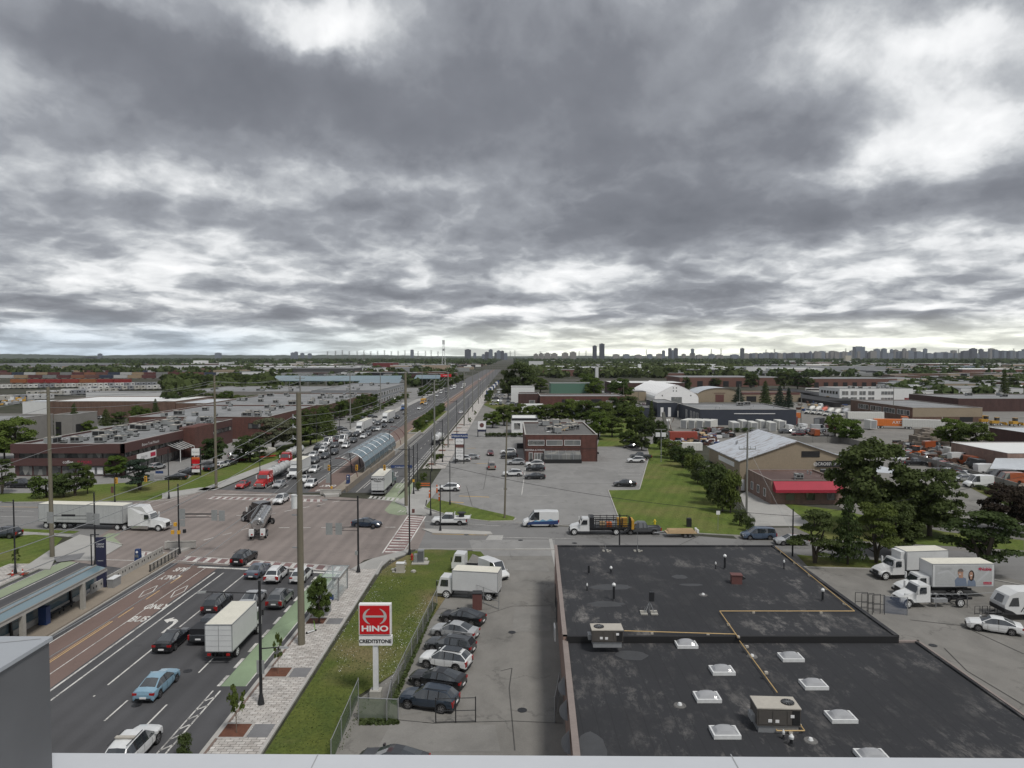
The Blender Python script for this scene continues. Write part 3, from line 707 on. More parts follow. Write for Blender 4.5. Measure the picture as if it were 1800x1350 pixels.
def roof_units(root,X0,Y0,X1,Y1,z,n,rnd,size=1.0):
 for k in range(n):
  me=UM[rnd.choice([0,0,1,2,3])]
  o=place('rooftop_unit',me,root,(rnd.uniform(X0,X1),rnd.uniform(Y0,Y1),z),(0,0,rnd.choice([0,R(90)])));o.scale=(size,)*3
def roof_vents(root,X0,Y0,X1,Y1,z,n,rnd):
 for k in range(n):
  mb=MB();x,y=rnd.uniform(X0,X1),rnd.uniform(Y0,Y1);mb.tube((x,y,z),(x,y,z+rnd.uniform(.4,1.1)),.12,.12,8);mb.tube((x,y,z+.4),(x,y,z+.6),.2,.2,8);mb.build('roof_vent',M['galvanised'],root)
rb=random.Random(3)
# black-roofed building in front of the camera
def black_building():
 root=empty('flat_roofed_workshop',(0,0,0),0,'long workshop with black stained flat roof and eight skylights beside the car lot','building')
 mb=MB();h1,h2=5.0,4.55
 X0=lambda y:3.5+(y-38)*.035
 P=[(X0(30),30),(X0(55.7),55.7),(X0(82.6),82.6),(31,82.6),(31,55.7),(32.6,55.7),(32.6,30)]
 def wallseg(a,b,z1):mb.poly([(a[0],a[1],0),(b[0],b[1],0),(b[0],b[1],z1),(a[0],a[1],z1)])
 wallseg(P[0],P[1],h2+.12);wallseg(P[1],P[2],h1+.12);wallseg(P[2],P[3],h1+.12);wallseg(P[3],P[4],h1+.12);wallseg(P[4],P[5],h2+.12);wallseg(P[5],P[6],h2+.12)
 mb.poly([(P[1][0],55.7,h2),(31,55.7,h2),(31,55.7,h1),(P[1][0],55.7,h1)])
 mb.build('wall',M['pink_brick'],root)
 r=MB();r.poly([(P[0][0]+.3,30,h2),(32.3,30,h2),(32.3,55.6,h2),(P[1][0]+.3,55.6,h2)]);r.build('roof',M['black_roof'],root)
 r=MB();r.poly([(P[1][0]+.3,55.75,h1),(30.8,55.75,h1),(30.8,82.3,h1),(P[2][0]+.3,82.3,h1)]);r.build('roof',M['black_roof'],root)
 c=MB()
 def cop(a,b,w,z,mt=0):
  d=Vector((b[0]-a[0],b[1]-a[1],0)).normalized();n=Vector((-d.y,d.x,0))*w
  q=[Vector((*a,z)),Vector((*b,z)),Vector((*b,z))+n,Vector((*a,z))+n];c.poly(q,mt)
  lo=[Vector((p.x,p.y,z-.22)) for p in q];c.poly([q[0],q[1],lo[1],lo[0]],mt);c.poly([q[2],q[3],lo[3],lo[2]],mt)
 cop((P[0][0]-.05,30),(P[1][0]-.05,55.7),-.42,h2+.16,0);cop((P[1][0]-.05,55.7),(P[2][0]-.05,82.7),-.36,h1+.16,0)
 cop((P[2][0]-.05,82.7),(31.1,82.7),-.3,h1+.14,1);cop((31.1,82.7),(31.1,55.6),-.35,h1+.14,1)
 cop((32.75,55.85),(32.75,30),-.16,h2+.12,0);cop((32.5,55.6),(32.5,30),-.14,h2+.121,1);cop((31,55.85),(32.75,55.85),-.3,h2+.12,0)
 c.build('coping',[M['coping_pink'],M['black_roof']],root)
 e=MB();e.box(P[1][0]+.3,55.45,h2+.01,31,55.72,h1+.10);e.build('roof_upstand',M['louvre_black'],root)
 for y in (76,71.5):panel(root,'W',X0(y),y,y+1.2,.1,2.3,'dark_frame',name='door')
 for y in (49.5,46.0,42.0):
  a=MB();n=8;xw=X0(y)-.05
  for k in range(n):
   t0,t1=math.pi*k/n,math.pi*(k+1)/n
   p=lambda t:(xw-.5*abs(math.sin(t)),y+1.2-1.2*math.cos(t),3.2)
   a.poly([p(t0),p(t1),(xw,y+1.2,4.1)])
  a.build('dome_awning',M['fin_metal'],root)
 sb=MB();sb.box(X0(61)-.55,61,2.4,X0(61)-.45,62.3,3.6);s_=sb.build('hanging_sign',M['sign_white'],root)
 panel(s_,'W',X0(61)-.55,61.15,62.15,2.6,3.4,'ink_grey',name='sign_print',d=.02)
 fr=MB();w,d=.82,.60
 for a in ((-w,-d,w,-d+.1),(-w,d-.1,w,d),(-w,-d+.1,-w+.1,d-.1),(w-.1,-d+.1,w,d-.1)):fr.box(a[0],a[1],0,a[2],a[3],.24)
 frm=fr.mesh('skylight',M['white_metal'])
 dm=MB();n=8
 def zz(i,j):u,v=i/n*2-1,j/n*2-1;return .22+.32*(1-abs(u)**2.6)**.8*(1-abs(v)**2.6)**.8
 for i in range(n):
  for j in range(n):
   q=[]
   for a,b in ((i,j),(i+1,j),(i+1,j+1),(i,j+1)):q.append(((a/n*2-1)*(w-.09),(b/n*2-1)*(d-.09),zz(a,b)))
   dm.poly(q)
 bm_=dm.mesh('dome',M['skylight_acrylic'],40)
 for q in ((1206,1133),(1269,1179),(1243,1226),(1274,1288),(1390,1156),(1430,1204),(1478,1261),(1533,1330)):
  p=G(*q,h2+.1);o=place('skylight',frm,root,(p[0],p[1],h2+.01));place('dome',bm_,o)
 for (q,z) in (((1195,1240),h2),((1322,1154),h2),((1425,1302),h2),((1236,1046),h1)):
  p=G(*q,z);b=MB();b.tube((p[0],p[1],z),(p[0],p[1],z+.05),.42,.38,12,1);b.tube((p[0],p[1],z+.05),(p[0],p[1],z+.18),.16,.1,10,0);b.build('roof_drain',[M['white_metal'],M['dark_grey_roof']],root)
 def vent(q,z,hh,r=.11,cap=True):
  p=G(*q,z);b=MB();b.tube((p[0],p[1],z),(p[0],p[1],z+hh),r,r,10,1)
  if cap:b.tube((p[0],p[1],z+hh),(p[0],p[1],z+hh+.14),r*1.5,r*1.7,10,0);b.tube((p[0],p[1],z+hh+.14),(p[0],p[1],z+hh+.28),r*1.7,r*.5,10,0)
  b.tube((p[0],p[1],z),(p[0],p[1],z+.12),r*2.2,r*1.6,10,1);b.build('vent_pipe',[M['white_metal'],M['charcoal_metal']],root)
 vent((1079,1055),h1,1.35);vent((1274,1000),h1,1.3);vent((1035,1009),h1,.9,cap=False);vent((1258,1000),h1,.5,.05);vent((1032,1038),h1,.45,.05)
 vent((1074,1008),h1,.5,.09);vent((1378,1000),h1,.7,.06);vent((1446,1056),h1,.9,.10);vent((1377,1299),h2,.3,.05);vent((1391,1310),h2,.4,.09)
 def patch(q,rx,ry,z,m='felt_grey'):
  p=G(*q,z);b=MB();rr=random.Random(int(q[0]));b.poly([(p[0]+rx*math.cos(t*.349)*rr.uniform(.8,1.1),p[1]+ry*math.sin(t*.349)*rr.uniform(.8,1.1),z+.006) for t in range(18)]);b.build('felt_patch',M[m],root)
 patch((1065,1062),1.7,.8,h1);patch((1075,1032),2.2,.9,h1);patch((1195,1014),.8,.7,h1);patch((1215,1028),1.2,.4,h1);patch((1110,1152),1.4,.9,h2);patch((1040,1318),1.0,1.9,h2)
black_building()
def on_roof(q,z):p=G(*q,z);return (p[0],p[1],z)
def ac_unit(q,z,w,d,h,rz,label,fan_x):
 p=on_roof(q,z);r=empty('rooftop_air_conditioner',p,rz,label,'air conditioner')
 b=MB();b.box(-w/2+.1,-d/2+.08,0,w/2-.1,d/2-.08,.45);b.build('curb',M['galvanised'],r)
 b=MB();b.box(-w/2,-d/2,.45,w/2,d/2,h);b.build('casing',M['hvac_brown'],r)
 b=MB();b.box(-w/2-.03,-d/2-.03,h,w/2+.03,d/2+.03,h+.07);b.build('top_panel',M['hvac_beige'],r)
 b=MB();b.tube((fan_x,0,h+.072),(fan_x,0,h+.12),.4,.4,20);f=b.build('fan',M['louvre_black'],r)
 b=MB()
 for k in range(6):t=k*math.pi/6;b.tube((fan_x-.38*math.cos(t),-.38*math.sin(t),h+.13),(fan_x+.38*math.cos(t),.38*math.sin(t),h+.13),.012,.012,4)
 b.build('fan_guard',M['steel'],f)
 for x0,x1 in ((-w/2+.08,-w/6),(-w/6+.06,w/6),(w/6+.06,w/2-.55)):
  b=MB();b.box(x0,-d/2-.025,.55,x1,-d/2-.002,h-.1);b.build('side_panel',M['hvac_brown'],r)
 b=MB();b.box(w/2-.5,-d/2-.03,.55,w/2-.05,-d/2-.002,h-.08);b.build('coil_louvre',M['louvre_black'],r)
 for x,z0 in ((-w/4,.7),(-w/12,.68),(w/6+.25,1.0)):
  b=MB();b.box(x,-d/2-.05,z0,x+.22,-d/2-.026,z0+.18);b.build('notice_plate',M['sign_white'],r)
 b=MB();b.box(-w/2-.25,-d/4,.5,-w/2-.002,d/4,.9);b.build('duct',M['galvanised'],r)
 return r
ac_unit((1066,1133),5.0,2.4,1.3,1.35,0,'beige topped air conditioner on the step between the two black roof levels',-.6)
ac_unit((1362,1278),4.55,2.6,1.5,1.5,R(-3),'brown sided air conditioner standing among the skylights on the black roof',.75)
def gas_pipe(pts,label):
 mb=MB();P=[Vector(on_roof((q[0],q[1]),q[2]))+Vector((0,0,.2)) for q in pts];mb.path(P,.038,6)
 r=empty('gas_pipe',P[0],0,label,'pipe');o=mb.build('pipe_run',M['gas_pipe'],r,loc=tuple(-P[0]))
 for a,b in zip(P,P[1:]):
  n=max(1,int((b-a).length/4))
  for k in range(n):
   c=a.lerp(b,(k+.5)/n)-P[0];q=MB();q.box(c.x-.11,c.y-.11,-.2+0.01,c.x+.11,c.y+.11,-.04);q.build('pipe_block',M['hvac_beige'],r)
gas_pipe([(1097,1113,5),(1294,1119,5)],'yellow gas pipe running from the air conditioner along the roof step')
gas_pipe([(1363,964,5),(1502,1078,5),(1265,1078,5),(1297,1124,5),(1298,1128,4.55),(1366,1222,4.55)],'yellow gas pipe zigzagging from the far roof corner to the nearer air conditioner')
gas_pipe([(1365,1272,4.55),(1365,1290,4.55),(1414,1290,4.55),(1396,1264,4.55)],'short looped yellow gas pipe in front of the brown sided air conditioner')
def roof_box():
 p=on_roof((1294,1025),5);r=empty('exhaust_hood',p,R(-6),'squat reddish brown exhaust hood with side spout on black roof','exhaust hood')
 b=MB();b.box(-.5,-.4,0,.5,.4,.85);b.build('housing',M['copper_box'],r);b=MB();b.box(-.56,-.46,.852,.56,.46,.92);b.build('lid',M['copper_box'],r)
 b=MB();b.poly([(.5,-.25,.8),(.85,-.25,.62),(.85,.25,.62),(.5,.25,.8)]);b.poly([(.5,-.25,.4),(.85,-.25,.5),(.85,-.25,.62),(.5,-.25,.8)]);b.poly([(.5,.25,.4),(.85,.25,.5),(.85,.25,.62),(.5,.25,.8)]);b.poly([(.5,-.25,.4),(.85,-.25,.5),(.85,.25,.5),(.5,.25,.4)]);b.build('spout',M['dark_frame'],r)
 p=on_roof((1141,1078),5);r=empty('tripod_antenna',p,0,'small equipment cabinet on a tripod mast weighted by four pale slabs','antenna')
 b=MB();b.tube((0,0,.05),(.1,0,1.9),.04,.04,8);
 for dx,dy in ((-.45,-.3),(.45,-.3),(-.45,.35),(.45,.35)):b.tube((dx,dy,.05),(.05,0,1.0),.025,.025,6)
 b.build('mast',M['steel'],r)
 b=MB();b.box(.0,-.15,1.1,.42,.15,1.9);b.build('cabinet',M['charcoal_metal'],r)
 for dx,dy in ((-.5,-.32),(.4,-.32),(-.45,.3),(.45,.3)):b=MB();b.box(dx-.3,dy-.16,.01,dx+.3,dy+.16,.12);b.build('ballast_slab',M['stone'],r)
 for (q,l,hh) in (((1121,969),'thin whip antenna on ballast ring at the far edge of black roof',2.2),((1066,969),'short leaning bracket antenna near the far left corner of black roof',.9)):
  p=on_roof(q,5);r=empty('antenna',p,0,l,'antenna');b=MB();b.tube((0,0,0),(-.05 if hh>1 else -.2,0,hh),.035,.02,6);b.build('rod',M['steel'],r)
  for k in range(5):t=k*1.257;b=MB();b.box(.42*math.cos(t)-.12,.3*math.sin(t)-.1,.01,.42*math.cos(t)+.12,.3*math.sin(t)+.1,.12);b.build('ballast_slab',M['stone'],r)
roof_box()
# own building: parapet ledge and fin below the camera
def own():
 k=1.5;r=tag(empty('parapet_ledge',(0,0,0)),'pale metal capped parapet ledge running along the bottom of the view','parapet')
 d=1.98;z=H-(1328-HOR)/F*d-.003
 def f(px,py):p=W(px,py,d);return p
 L=G(-900,1318,z);Rr=G(2700,1338,z)
 mb=MB();mb.poly([(L[0],L[1],z),(Rr[0],Rr[1],z),(Rr[0],-.6,z),(L[0],-.6,z)]);mb.poly([(L[0],L[1],z),(Rr[0],Rr[1],z),(Rr[0],Rr[1],z-.35),(L[0],L[1],z-.35)])
 mb.build('cap',M['ledge_metal'],r)
 for xj in (-.55,.62):
  mb=MB();mb.box(xj-.0015,-.5,z+.0003,xj+.0015,1.95,z+.0012);mb.build('cap_joint',M['ink_grey'],r)
 mb=MB();line((.35,1.83),(.38,1.80),.0012,z+.0007,mb);line((.38,1.80),(.40,1.805),.0012,z+.0007,mb);line((-.30,1.86),(-.34,1.82),.001,z+.0007,mb);mb.build('scratch',M['ink_grey'],r)
 mb=MB();mb.poly([(L[0],L[1]-.04,z-.2),(Rr[0],Rr[1]-.04,z-.2),(Rr[0],Rr[1]-.04,0),(L[0],L[1]-.04,0)]);mb.build('facade',M['grey_cladding'],r)
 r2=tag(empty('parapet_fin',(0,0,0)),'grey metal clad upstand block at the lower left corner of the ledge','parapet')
 zf=H-.74;a=G(86,1120,zf);b=MB();b.box(a[0]-1.6,-.5,z+.004,a[0],a[1],zf-.012);b.build('side_cladding',M['fin_metal'],r2)  # dark cladding colour also holds the shade of this turned-away side
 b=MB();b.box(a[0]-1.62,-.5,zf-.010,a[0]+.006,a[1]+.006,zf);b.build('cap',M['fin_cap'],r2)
 b=MB();p0=G(0,1139,zf);p1=G(72,1123,zf);line((p0[0]-.5,p0[1]-.11),p1,.004,zf+.001,b);b.build('cap_joint',M['ink_grey'],r2)
own()
# red-brown two-storey block across the crossing
def maroon():
 X0,Y0,X1,Y1,h=-114.5,161,-89.8,225,7.0
 r=flat_building('office_block','long maroon two storey block with dark ribbon windows and crowded roof at the crossing',X0,Y0,X1,Y1,h,'maroon_panel','grey_roof',.45)
 for z0,z1,gl in ((4.2,5.3,'window_dark'),):
  for k in range(6):u=X0+1.2+k*3.85;window(r,'S',Y0,u,u+3.6,z0,z1,gl)
  for k in range(9):u=Y0+1+k*3.2;window(r,'E',X1,u,u+3.0,z0,z1,gl)
  for k in range(5):u=208+k*3.2;window(r,'E',X1,u,u+3.0,z0,z1,gl)
 mb=MB();mb.box(X0-.5,Y0-.7,5.35,X1+.7,Y0-.003,7.5);mb.box(X1+.003,Y0-.7,5.35,X1+.7,190,7.5);mb.build('fascia',M['maroon_panel'],r)
 mb=MB();mb.box(X0-.5,Y0-.7,2.5,X1+.7,Y0-.003,4.15);mb.box(X1+.003,Y0-.7,2.5,X1+.7,190,4.15);mb.build('fascia',M['maroon_panel'],r)
 for k in range(7):u=X0+1.0+k*3.3;window(r,'S',Y0,u,u+3.0,.2,2.3,'window_dark' if k<4 else 'window_grey','maroon_panel')
 for k in range(8):u=Y0+1.2+k*3.4;window(r,'E',X1,u,u+3.1,.2,2.3,'window_dark')
 mb=MB();mb.box(X1-1,191,0,X1+3.2,203,8.2);mb.build('stair_tower',M['red_brick'],r)
 mb=MB();mb.poly([(X1+.1,182,4.6),(X1+.1,190,4.6),(X1+3.6,190,3.2),(X1+3.6,182,3.2)])
 mb.build('entrance_canopy',M['window_dark'],r)
 mb=MB();
 for k in range(6):y=182+k*1.6;mb.tube((X1+.1,y,4.65),(X1+3.6,y,3.25),.06,.06,4)
 for y in (182,190):mb.tube((X1+3.5,y,0),(X1+3.5,y,3.2),.09,.09,6)
 mb.build('canopy_frame',M['sign_white'],r)
 flat_text('Brown Trust Mutuals',(X1+.75,172.5,6.25),.95,'sign_white',parent=r,rot=(R(90),0,R(90)),name='wall_lettering',kind=None)
 panel(r,'E',X1+.7,166,175,2.55,4.3,'sign_white',.08,'sign_panel');panel(r,'E',X1+.78,172.2,174.6,2.9,3.9,'ink_red',.04,'sign_panel')
 flat_text('insure',(X1+.82,169.2,3.4),1.2,'ink_grey',parent=r,rot=(R(90),0,R(90)),name='wall_lettering',kind=None)
 flat_text('coffee',(X1-12,Y0-.75,3.35),1.0,'sign_white',parent=r,rot=(R(90),0,0),name='wall_lettering',kind=None)
 flat_text('FLOORS',(X1-8.2,Y0-.75,3.3),.9,'ink_red',parent=r,rot=(R(90),0,0),name='wall_lettering',kind=None)
 for k in range(5):panel(r,'S',Y0,X1-9.5+k*1.9,X1-8.2+k*1.9,.5,2.0,'sign_white',.16,'window_poster',.13)
 for k in range(4):panel(r,'E',X1,162.4+k*1.7,163.6+k*1.7,.5,2.0,'sign_white',.16,'window_poster',.13)
 roof_units(r,X0+4,Y0+3,X1-3,222,h,52,rb,1.05)
 mb=MB();mb.tube((X1-5,205,h+1.6),(X1-2,205,h+1.6),1.5,1.5,18);mb.build('roof_tank',M['galvanised'],r)
maroon()
# brick industrial units behind it, receding beside the avenue
b2=flat_building('brick_unit_row','low red brick industrial row with long flat grey roof behind maroon block',-128,234,-81.5,292,7.0,'red_brick','grey_roof',.4)
for k in range(3):window(b2,'E',-81.5,242+k*14,248+k*14,3.0,4.6)
window(b2,'S',234,-88,-84,3.6,5.2)
roof_units(b2,-98,238,-84,290,7,16,rb);roof_units(b2,-122,240,-100,290,7,8,rb)
b3=flat_building('brick_unit_row','brown and tan brick unit row with dark shopfronts along the avenue',-132,292.5,-77.5,388,7.0,'brown_brick','grey_roof',.4)
for k in range(11):window(b3,'E',-77.5,300+k*7.6,305.5+k*7.6,.3,3.2,'window_dark')
for k in range(8):window(b3,'E',-77.5,318+k*8,322+k*8,4.4,5.6,'window_grey')
roof_units(b3,-96,296,-80,386,7,26,rb);roof_units(b3,-128,300,-98,380,7,10,rb)
b4=flat_building('office_block','grey two storey office block with square dark windows past the tan units',-112,392,-75.5,500,8.2,'grey_cladding','grey_roof',.5)
for k in range(12):
 for z in (1.2,4.9):window(b4,'E',-75.5,396+k*8.6,401+k*8.6,z,z+2.1,'window_dark','sign_white')
roof_units(b4,-108,396,-80,496,8.2,10,rb)
b2b=flat_building('warehouse','wide pale roofed warehouse set back behind the brown brick units',-190,396,-114,470,7.5,'grey_concrete_wall','grey_roof',.3);roof_units(b2b,-185,400,-118,465,7.5,10,rb)
# concrete tilt-up hall and brown hall, far left
c1=flat_building('concrete_hall','windowless grey concrete hall at the left edge behind bushy green tree',-230,200,-148,226,8.5,'grey_concrete_wall','grey_roof',.5)
c1b=flat_building('concrete_hall','short grey concrete wing with dark loading doors beside the power pole',-147.8,226,-142,240,8.5,'grey_concrete_wall','grey_roof',.3)
for k in range(2):window(c1,'S',200,-155.5+k*4,-154+k*4,1,6,'window_dark')
panel(c1b,'S',226,-147.2,-145.4,.2,6.5,'louvre_black',.05,'loading_door');panel(c1b,'E',-142,228,234,.2,5.5,'louvre_black',.05,'loading_door')
roof_units(c1,-225,204,-160,222,8.5,5,rb)
d1=flat_building('brown_warehouse','long windowless brown brick warehouse with pale blue white roof at far left',-207,312,-150,352,7.4,'brown_brick','white_cladding',.25)
d1b=flat_building('brown_warehouse','tan end bay of the brown warehouse with dark loading docks',-149.8,312.5,-126,346,6.6,'brown_brick','metal_roof',.2)
for k in range(3):panel(d1b,'S',312.5,-147+k*7.5,-142+k*7.5,.3,4.0,'louvre_black',.06,'loading_door')
d2=flat_building('white_shed','small white clad shed between trailers and brown warehouse',-222,318,-208,330,7,'white_cladding','metal_roof',.1)
d3=flat_building('low_shop','low red brick shop with white canopy roof among dark trees',-136,366,-118,382,4.2,'red_brick','metal_roof',.1)
d4=flat_building('low_shop','small cream shed with flat roof behind the spruce by the power pole',-150,236,-136,250,3.2,'tan_block','grey_roof',.1)
# teal-roofed rail depot canopies
def canopy(name,label,X0,Y0,X1,Y1,h,m='teal_roof_glass',rise=1.2):
 r=empty(name,((X0+X1)/2,(Y0+Y1)/2,0),0,label,'canopy');ox,oy=(X0+X1)/2,(Y0+Y1)/2;mb=MB()
 a,b=X0-ox,X1-ox;c,d=Y0-oy,Y1-oy
 mb.poly([(a,c,h),(b,c,h),(b,0,h+rise),(a,0,h+rise)]);mb.poly([(a,0,h+rise),(b,0,h+rise),(b,d,h),(a,d,h)]);mb.box(a,c,h-.5,b,c+.2,h-.01);mb.build('roof',M[m],r)
 mb=MB();n=max(2,int((X1-X0)/14))
 for k in range(n+1):
  x=a+(b-a)*k/n;mb.tube((x,c+.5,0),(x,c+.5,h-.5),.25,.25,6);mb.tube((x,d-.5,0),(x,d-.5,h-.5),.25,.25,6)
 p=mb.build('posts',M['steel'],r);p['kind']='stuff';return r
canopy('station_canopy','very long pale teal roofed canopy stretching left of the avenue poles',-206,600,-96,628,7.0,rise=4)
canopy('station_canopy','shorter teal hipped canopy beside the avenue, nearer of the pair',-112,505,-82,545,7.5,rise=3.5)
canopy('station_canopy','small teal canopy roof at right end of the depot beside the avenue',-92,660,-68,690,7.0,rise=3)
# ---- right side
def brick_office():
 X0,Y0,X1,Y1,h=3.4,183.5,22.4,219,6.7
 r=flat_building('brick_plaza','red brick two storey building with cluttered grey roof in the plaza car park',X0,Y0,X1,Y1,h,'red_brick','dark_grey_roof',.35)
 for k in range(3):window(r,'S',Y0,X0+.9+k*4.75,X0+5.0+k*4.75,4.3,5.6,'window_grey','sign_white',0)
 for x in (X0+.2,X0+5.25,X0+9.95,X0+14.6,X1-.2):panel(r,'S',Y0,x-.12,x+.12,.1,6.6,'dark_brick',.09,'pilaster')
 panel(r,'S',Y0,X0+.2,X1-.2,3.35,3.6,'dark_brick',.05,'brick_band')
 flat_text('PIZZERIA & WINGS',(X0+2.6,Y0-.12,3.0),.62,'sign_white',parent=r,rot=(R(90),0,0),name='wall_lettering',kind=None)
 flat_text('(STONE CHEF)',(X0+2.9,Y0-.16,4.95),.72,'ink_black',parent=r,rot=(R(90),0,0),name='wall_lettering',kind=None)
 mb=MB();mb.poly([(X0+5.0,Y0-.05,2.9),(X0+14.4,Y0-.05,2.9),(X0+14.4,Y0-2.8,2.1),(X0+5.0,Y0-2.8,2.1)]);mb.poly([(X0+5.0,Y0-2.8,2.1),(X0+14.4,Y0-2.8,2.1),(X0+14.4,Y0-2.8,0.1),(X0+5.0,Y0-2.8,.1)]);mb.build('glazed_patio',M['window_grey'],r)
 mb=MB()
 for k in range(6):x=X0+5.0+k*1.88;mb.box(x-.06,Y0-2.86,.1,x+.06,Y0-2.81,2.1);mb.tube((x,Y0-.05,2.95),(x,Y0-2.8,2.15),.05,.05,4)
 mb.build('patio_frame',M['galvanised'],r)
 mb=MB();mb.box(X0+1.0,Y0-3.3,.02,X0+14.6,Y0-3.1,1.0);mb.build('patio_wall',M['louvre_black'],r)
 window(r,'S',Y0,X0+1.1,X0+2.0,.1,2.3,'window_dark','sign_white',name='door');window(r,'S',Y0,X0+2.5,X0+4.8,.6,2.2,'window_grey','sign_white',2)
 mb=MB();mb.box(X1+.01,183,2.0,X1+.35,184.2,2.5);mb.build('wall_box',M['dark_frame'],r)
 roof_units(r,X0+2,Y0+6,X1-2,Y1-2,h,15,rb);roof_vents(r,X0+2,Y0+3,X1-2,Y1-2,h,10,rb)
 for k in range(14):
  mb=MB();x,y,t=rb.uniform(X0+6,X1-2),rb.uniform(Y0+8,Y1-6),rb.uniform(0,3);mb.tube((x,y,h+.2),(x+2.6*math.cos(t),y+2.6*math.sin(t),h+rb.uniform(.2,1.6)),.14,.1,5);mb.build('duct_piece',M[rb.choice(['galvanised','timber','hvac_beige'])],r)
brick_office()
gs=flat_building('gas_station_kiosk','small white flat roofed kiosk with dark fascia behind the brick plaza',-.2,248,9.2,262,5.2,'white_cladding','white_cladding',.5,coping='dark_frame')
window(gs,'S',248,.8,2.9,1.9,4.0,'window_dark','sign_white');window(gs,'S',248,3.8,5.3,1.9,3.8,'window_grey','sign_white')
panel(gs,'S',248,-.1,9.1,5.0,5.6,'dark_frame',.1,'fascia')
def gable_hall(name,label,X0,Y0,X1,Y1,he,hr,wall,roof,cat='building',ridge=None,over=.3):
 r=empty(name,(0,0,0),0,label,cat);xm=(X0+X1)/2 if ridge is None else ridge;mb=MB()
 for y in (Y0,Y1):mb.poly([(X0,y,0),(X1,y,0),(X1,y,he),(xm,y,hr),(X0,y,he)])
 mb.poly([(X0,Y0,0),(X0,Y1,0),(X0,Y1,he),(X0,Y0,he)]);mb.poly([(X1,Y0,0),(X1,Y1,0),(X1,Y1,he),(X1,Y0,he)]);mb.build('wall',M[wall],r)
 s=(hr-he)/(xm-X0);s2=(hr-he)/(X1-xm)
 for (xa,za,xb) in ((X0-over,he-over*s+.05,xm),(X1+over,he-over*s2+.05,xm)):
  mb=MB();zb=hr+.05;q=[(xa,Y0-over,za),(xb,Y0-over,zb),(xb,Y1+over,zb),(xa,Y1+over,za)];mb.poly(q);mb.poly([(p[0],p[1],p[2]-.18) for p in q]);mb.poly([q[0],q[1],(xb,Y0-over,zb-.18),(xa,Y0-over,za-.18)]);mb.poly([q[0],q[3],(xa,Y1+over,za-.18),(xa,Y0-over,za-.18)]);mb.build('roof_slope',M[roof],r)
 return r
def rusty_roof():
 m,g,b=base_mat('rusty_roof');pos=g.new('ShaderNodeNewGeometry').outputs['Position']
 st=g.new('ShaderNodeVectorMath',operation='MULTIPLY',inp={0:pos,1:(.35,1.5,.35)}).outputs[0]
 a=g.noise(st,1.1,6,.7,.4);c=g.noise(pos,.12,4,.6)
 f=g.math('MULTIPLY',g.ramp(a,[(.52,0),(.60,1)]),g.ramp(c,[(.38,.25),(.55,1)]))
 g.l.new(g.mix(f,(.47,.50,.54),(.17,.125,.10)),b.inputs['Base Color']);b.inputs['Roughness'].default_value=.6
rusty_roof()
th=gable_hall('gabled_warehouse','tan gabled warehouse with rusty pale metal roof beside the hedge fence',46.6,143,70,165.5,6.3,10.3,'tan_block','rusty_roof')
panel(th,'W',46.6,146.5,157.5,4.4,5.4,'sign_white',.08,'sign_panel');panel(th,'S',143,59.2,62.9,7.0,8.2,'louvre_black',.08,'sign_panel')
sg=MB();sg.box(62.2,142.7,5.0,68.0,142.99,6.2);sgo=sg.build('shop_sign',M['ink_black'],th);flat_text('@CROSSWATER',(64.7,142.68,5.6),.85,'sign_white',parent=sgo,rot=(R(90),0,0),name='sign_lettering',kind=None)
panel(th,'S',142.7,67.0,67.8,5.2,6.05,'sign_white',.03,'sign_panel')
panel(th,'S',143,63.0,67,.1,4.6,'louvre_black',.04,'loading_door');panel(th,'S',143,63.1,66.9,4.35,4.6,'galvanised',.1,'roller_shutter')
panel(th,'W',46.6,143.6,146.2,0.1,2.6,'dark_frame',.05,'door');panel(th,'S',143,46.9,47.6,.1,2.4,'sign_white',.05,'door')
lean=MB();lean.poly([(70.1,142,4.2),(83,146,3.0),(83,165,3.0),(70.1,165,6.2)]);lean.build('lean_to_roof',M['metal_roof'],th)
roof_vents(th,50,148,56,162,7.6,4,rb)
rs=flat_building('brick_shop','low pink brick shop with bright red awning and stained brown roof',48.2,130,61.5,142.6,4.2,'pink_brick','brown_roof',.25,coping='coping_pink')
aw=MB();aw.prism([(0,4.3,0),(0,4.3,0)]) if 0 else None
aw.poly([(48.6,129.9,4.35),(61.5,129.9,4.35),(61.5,128.4,3.0),(48.6,128.4,3.0)]);aw.poly([(48.6,128.4,3.0),(61.5,128.4,3.0),(61.5,128.4,2.45),(48.6,128.4,2.45)]);aw.poly([(48.6,129.9,4.35),(48.6,128.4,3.0),(48.6,128.4,2.45),(48.6,129.9,2.45)]);aw.build('awning',M['awning_red'],rs)
for x in (51,54.8,58.6):window(rs,'S',130,x,x+1.6,.8,2.3,'window_dark','pink_brick')
for y in (132.5,136,139.5):window(rs,'W',48.2,y,y+1.0,1.0,2.4,'window_dark','sign_white')
roof_units(rs,54,132,57,133.5,4.2,1,rb,.9);roof_vents(rs,50,132,60,140,4.2,4,rb)
nv=flat_building('navy_workshop','large navy blue clad workshop with grey roof and white side doors',75.5,281,114,318,6.0,'navy_cladding','grey_roof',.3)
for y in (284,289,294,302):window(nv,'W',75.5,y,y+2.4,.3,4.6,'window_grey','sign_white',name='roller_door')
panel(nv,'S',281,89,105.5,4.55,4.8,'sign_white',.12,'light_rail');panel(nv,'S',281,108.5,110,.6,1.8,'sign_white',.08,'door')
roof_units(nv,92,290,110,312,6,2,rb,1.2);roof_vents(nv,80,286,110,314,6,6,rb)
nvb=flat_building('navy_annex','narrow navy blue annex with white doors left of the navy workshop',66,318.5,75.2,345,6.4,'navy_cladding','grey_roof',.2)
for k in range(2):panel(nvb,'S',318.5,67.5+k*3.4,68.8+k*3.4,.3,4.5,'sign_white',.06,'door')
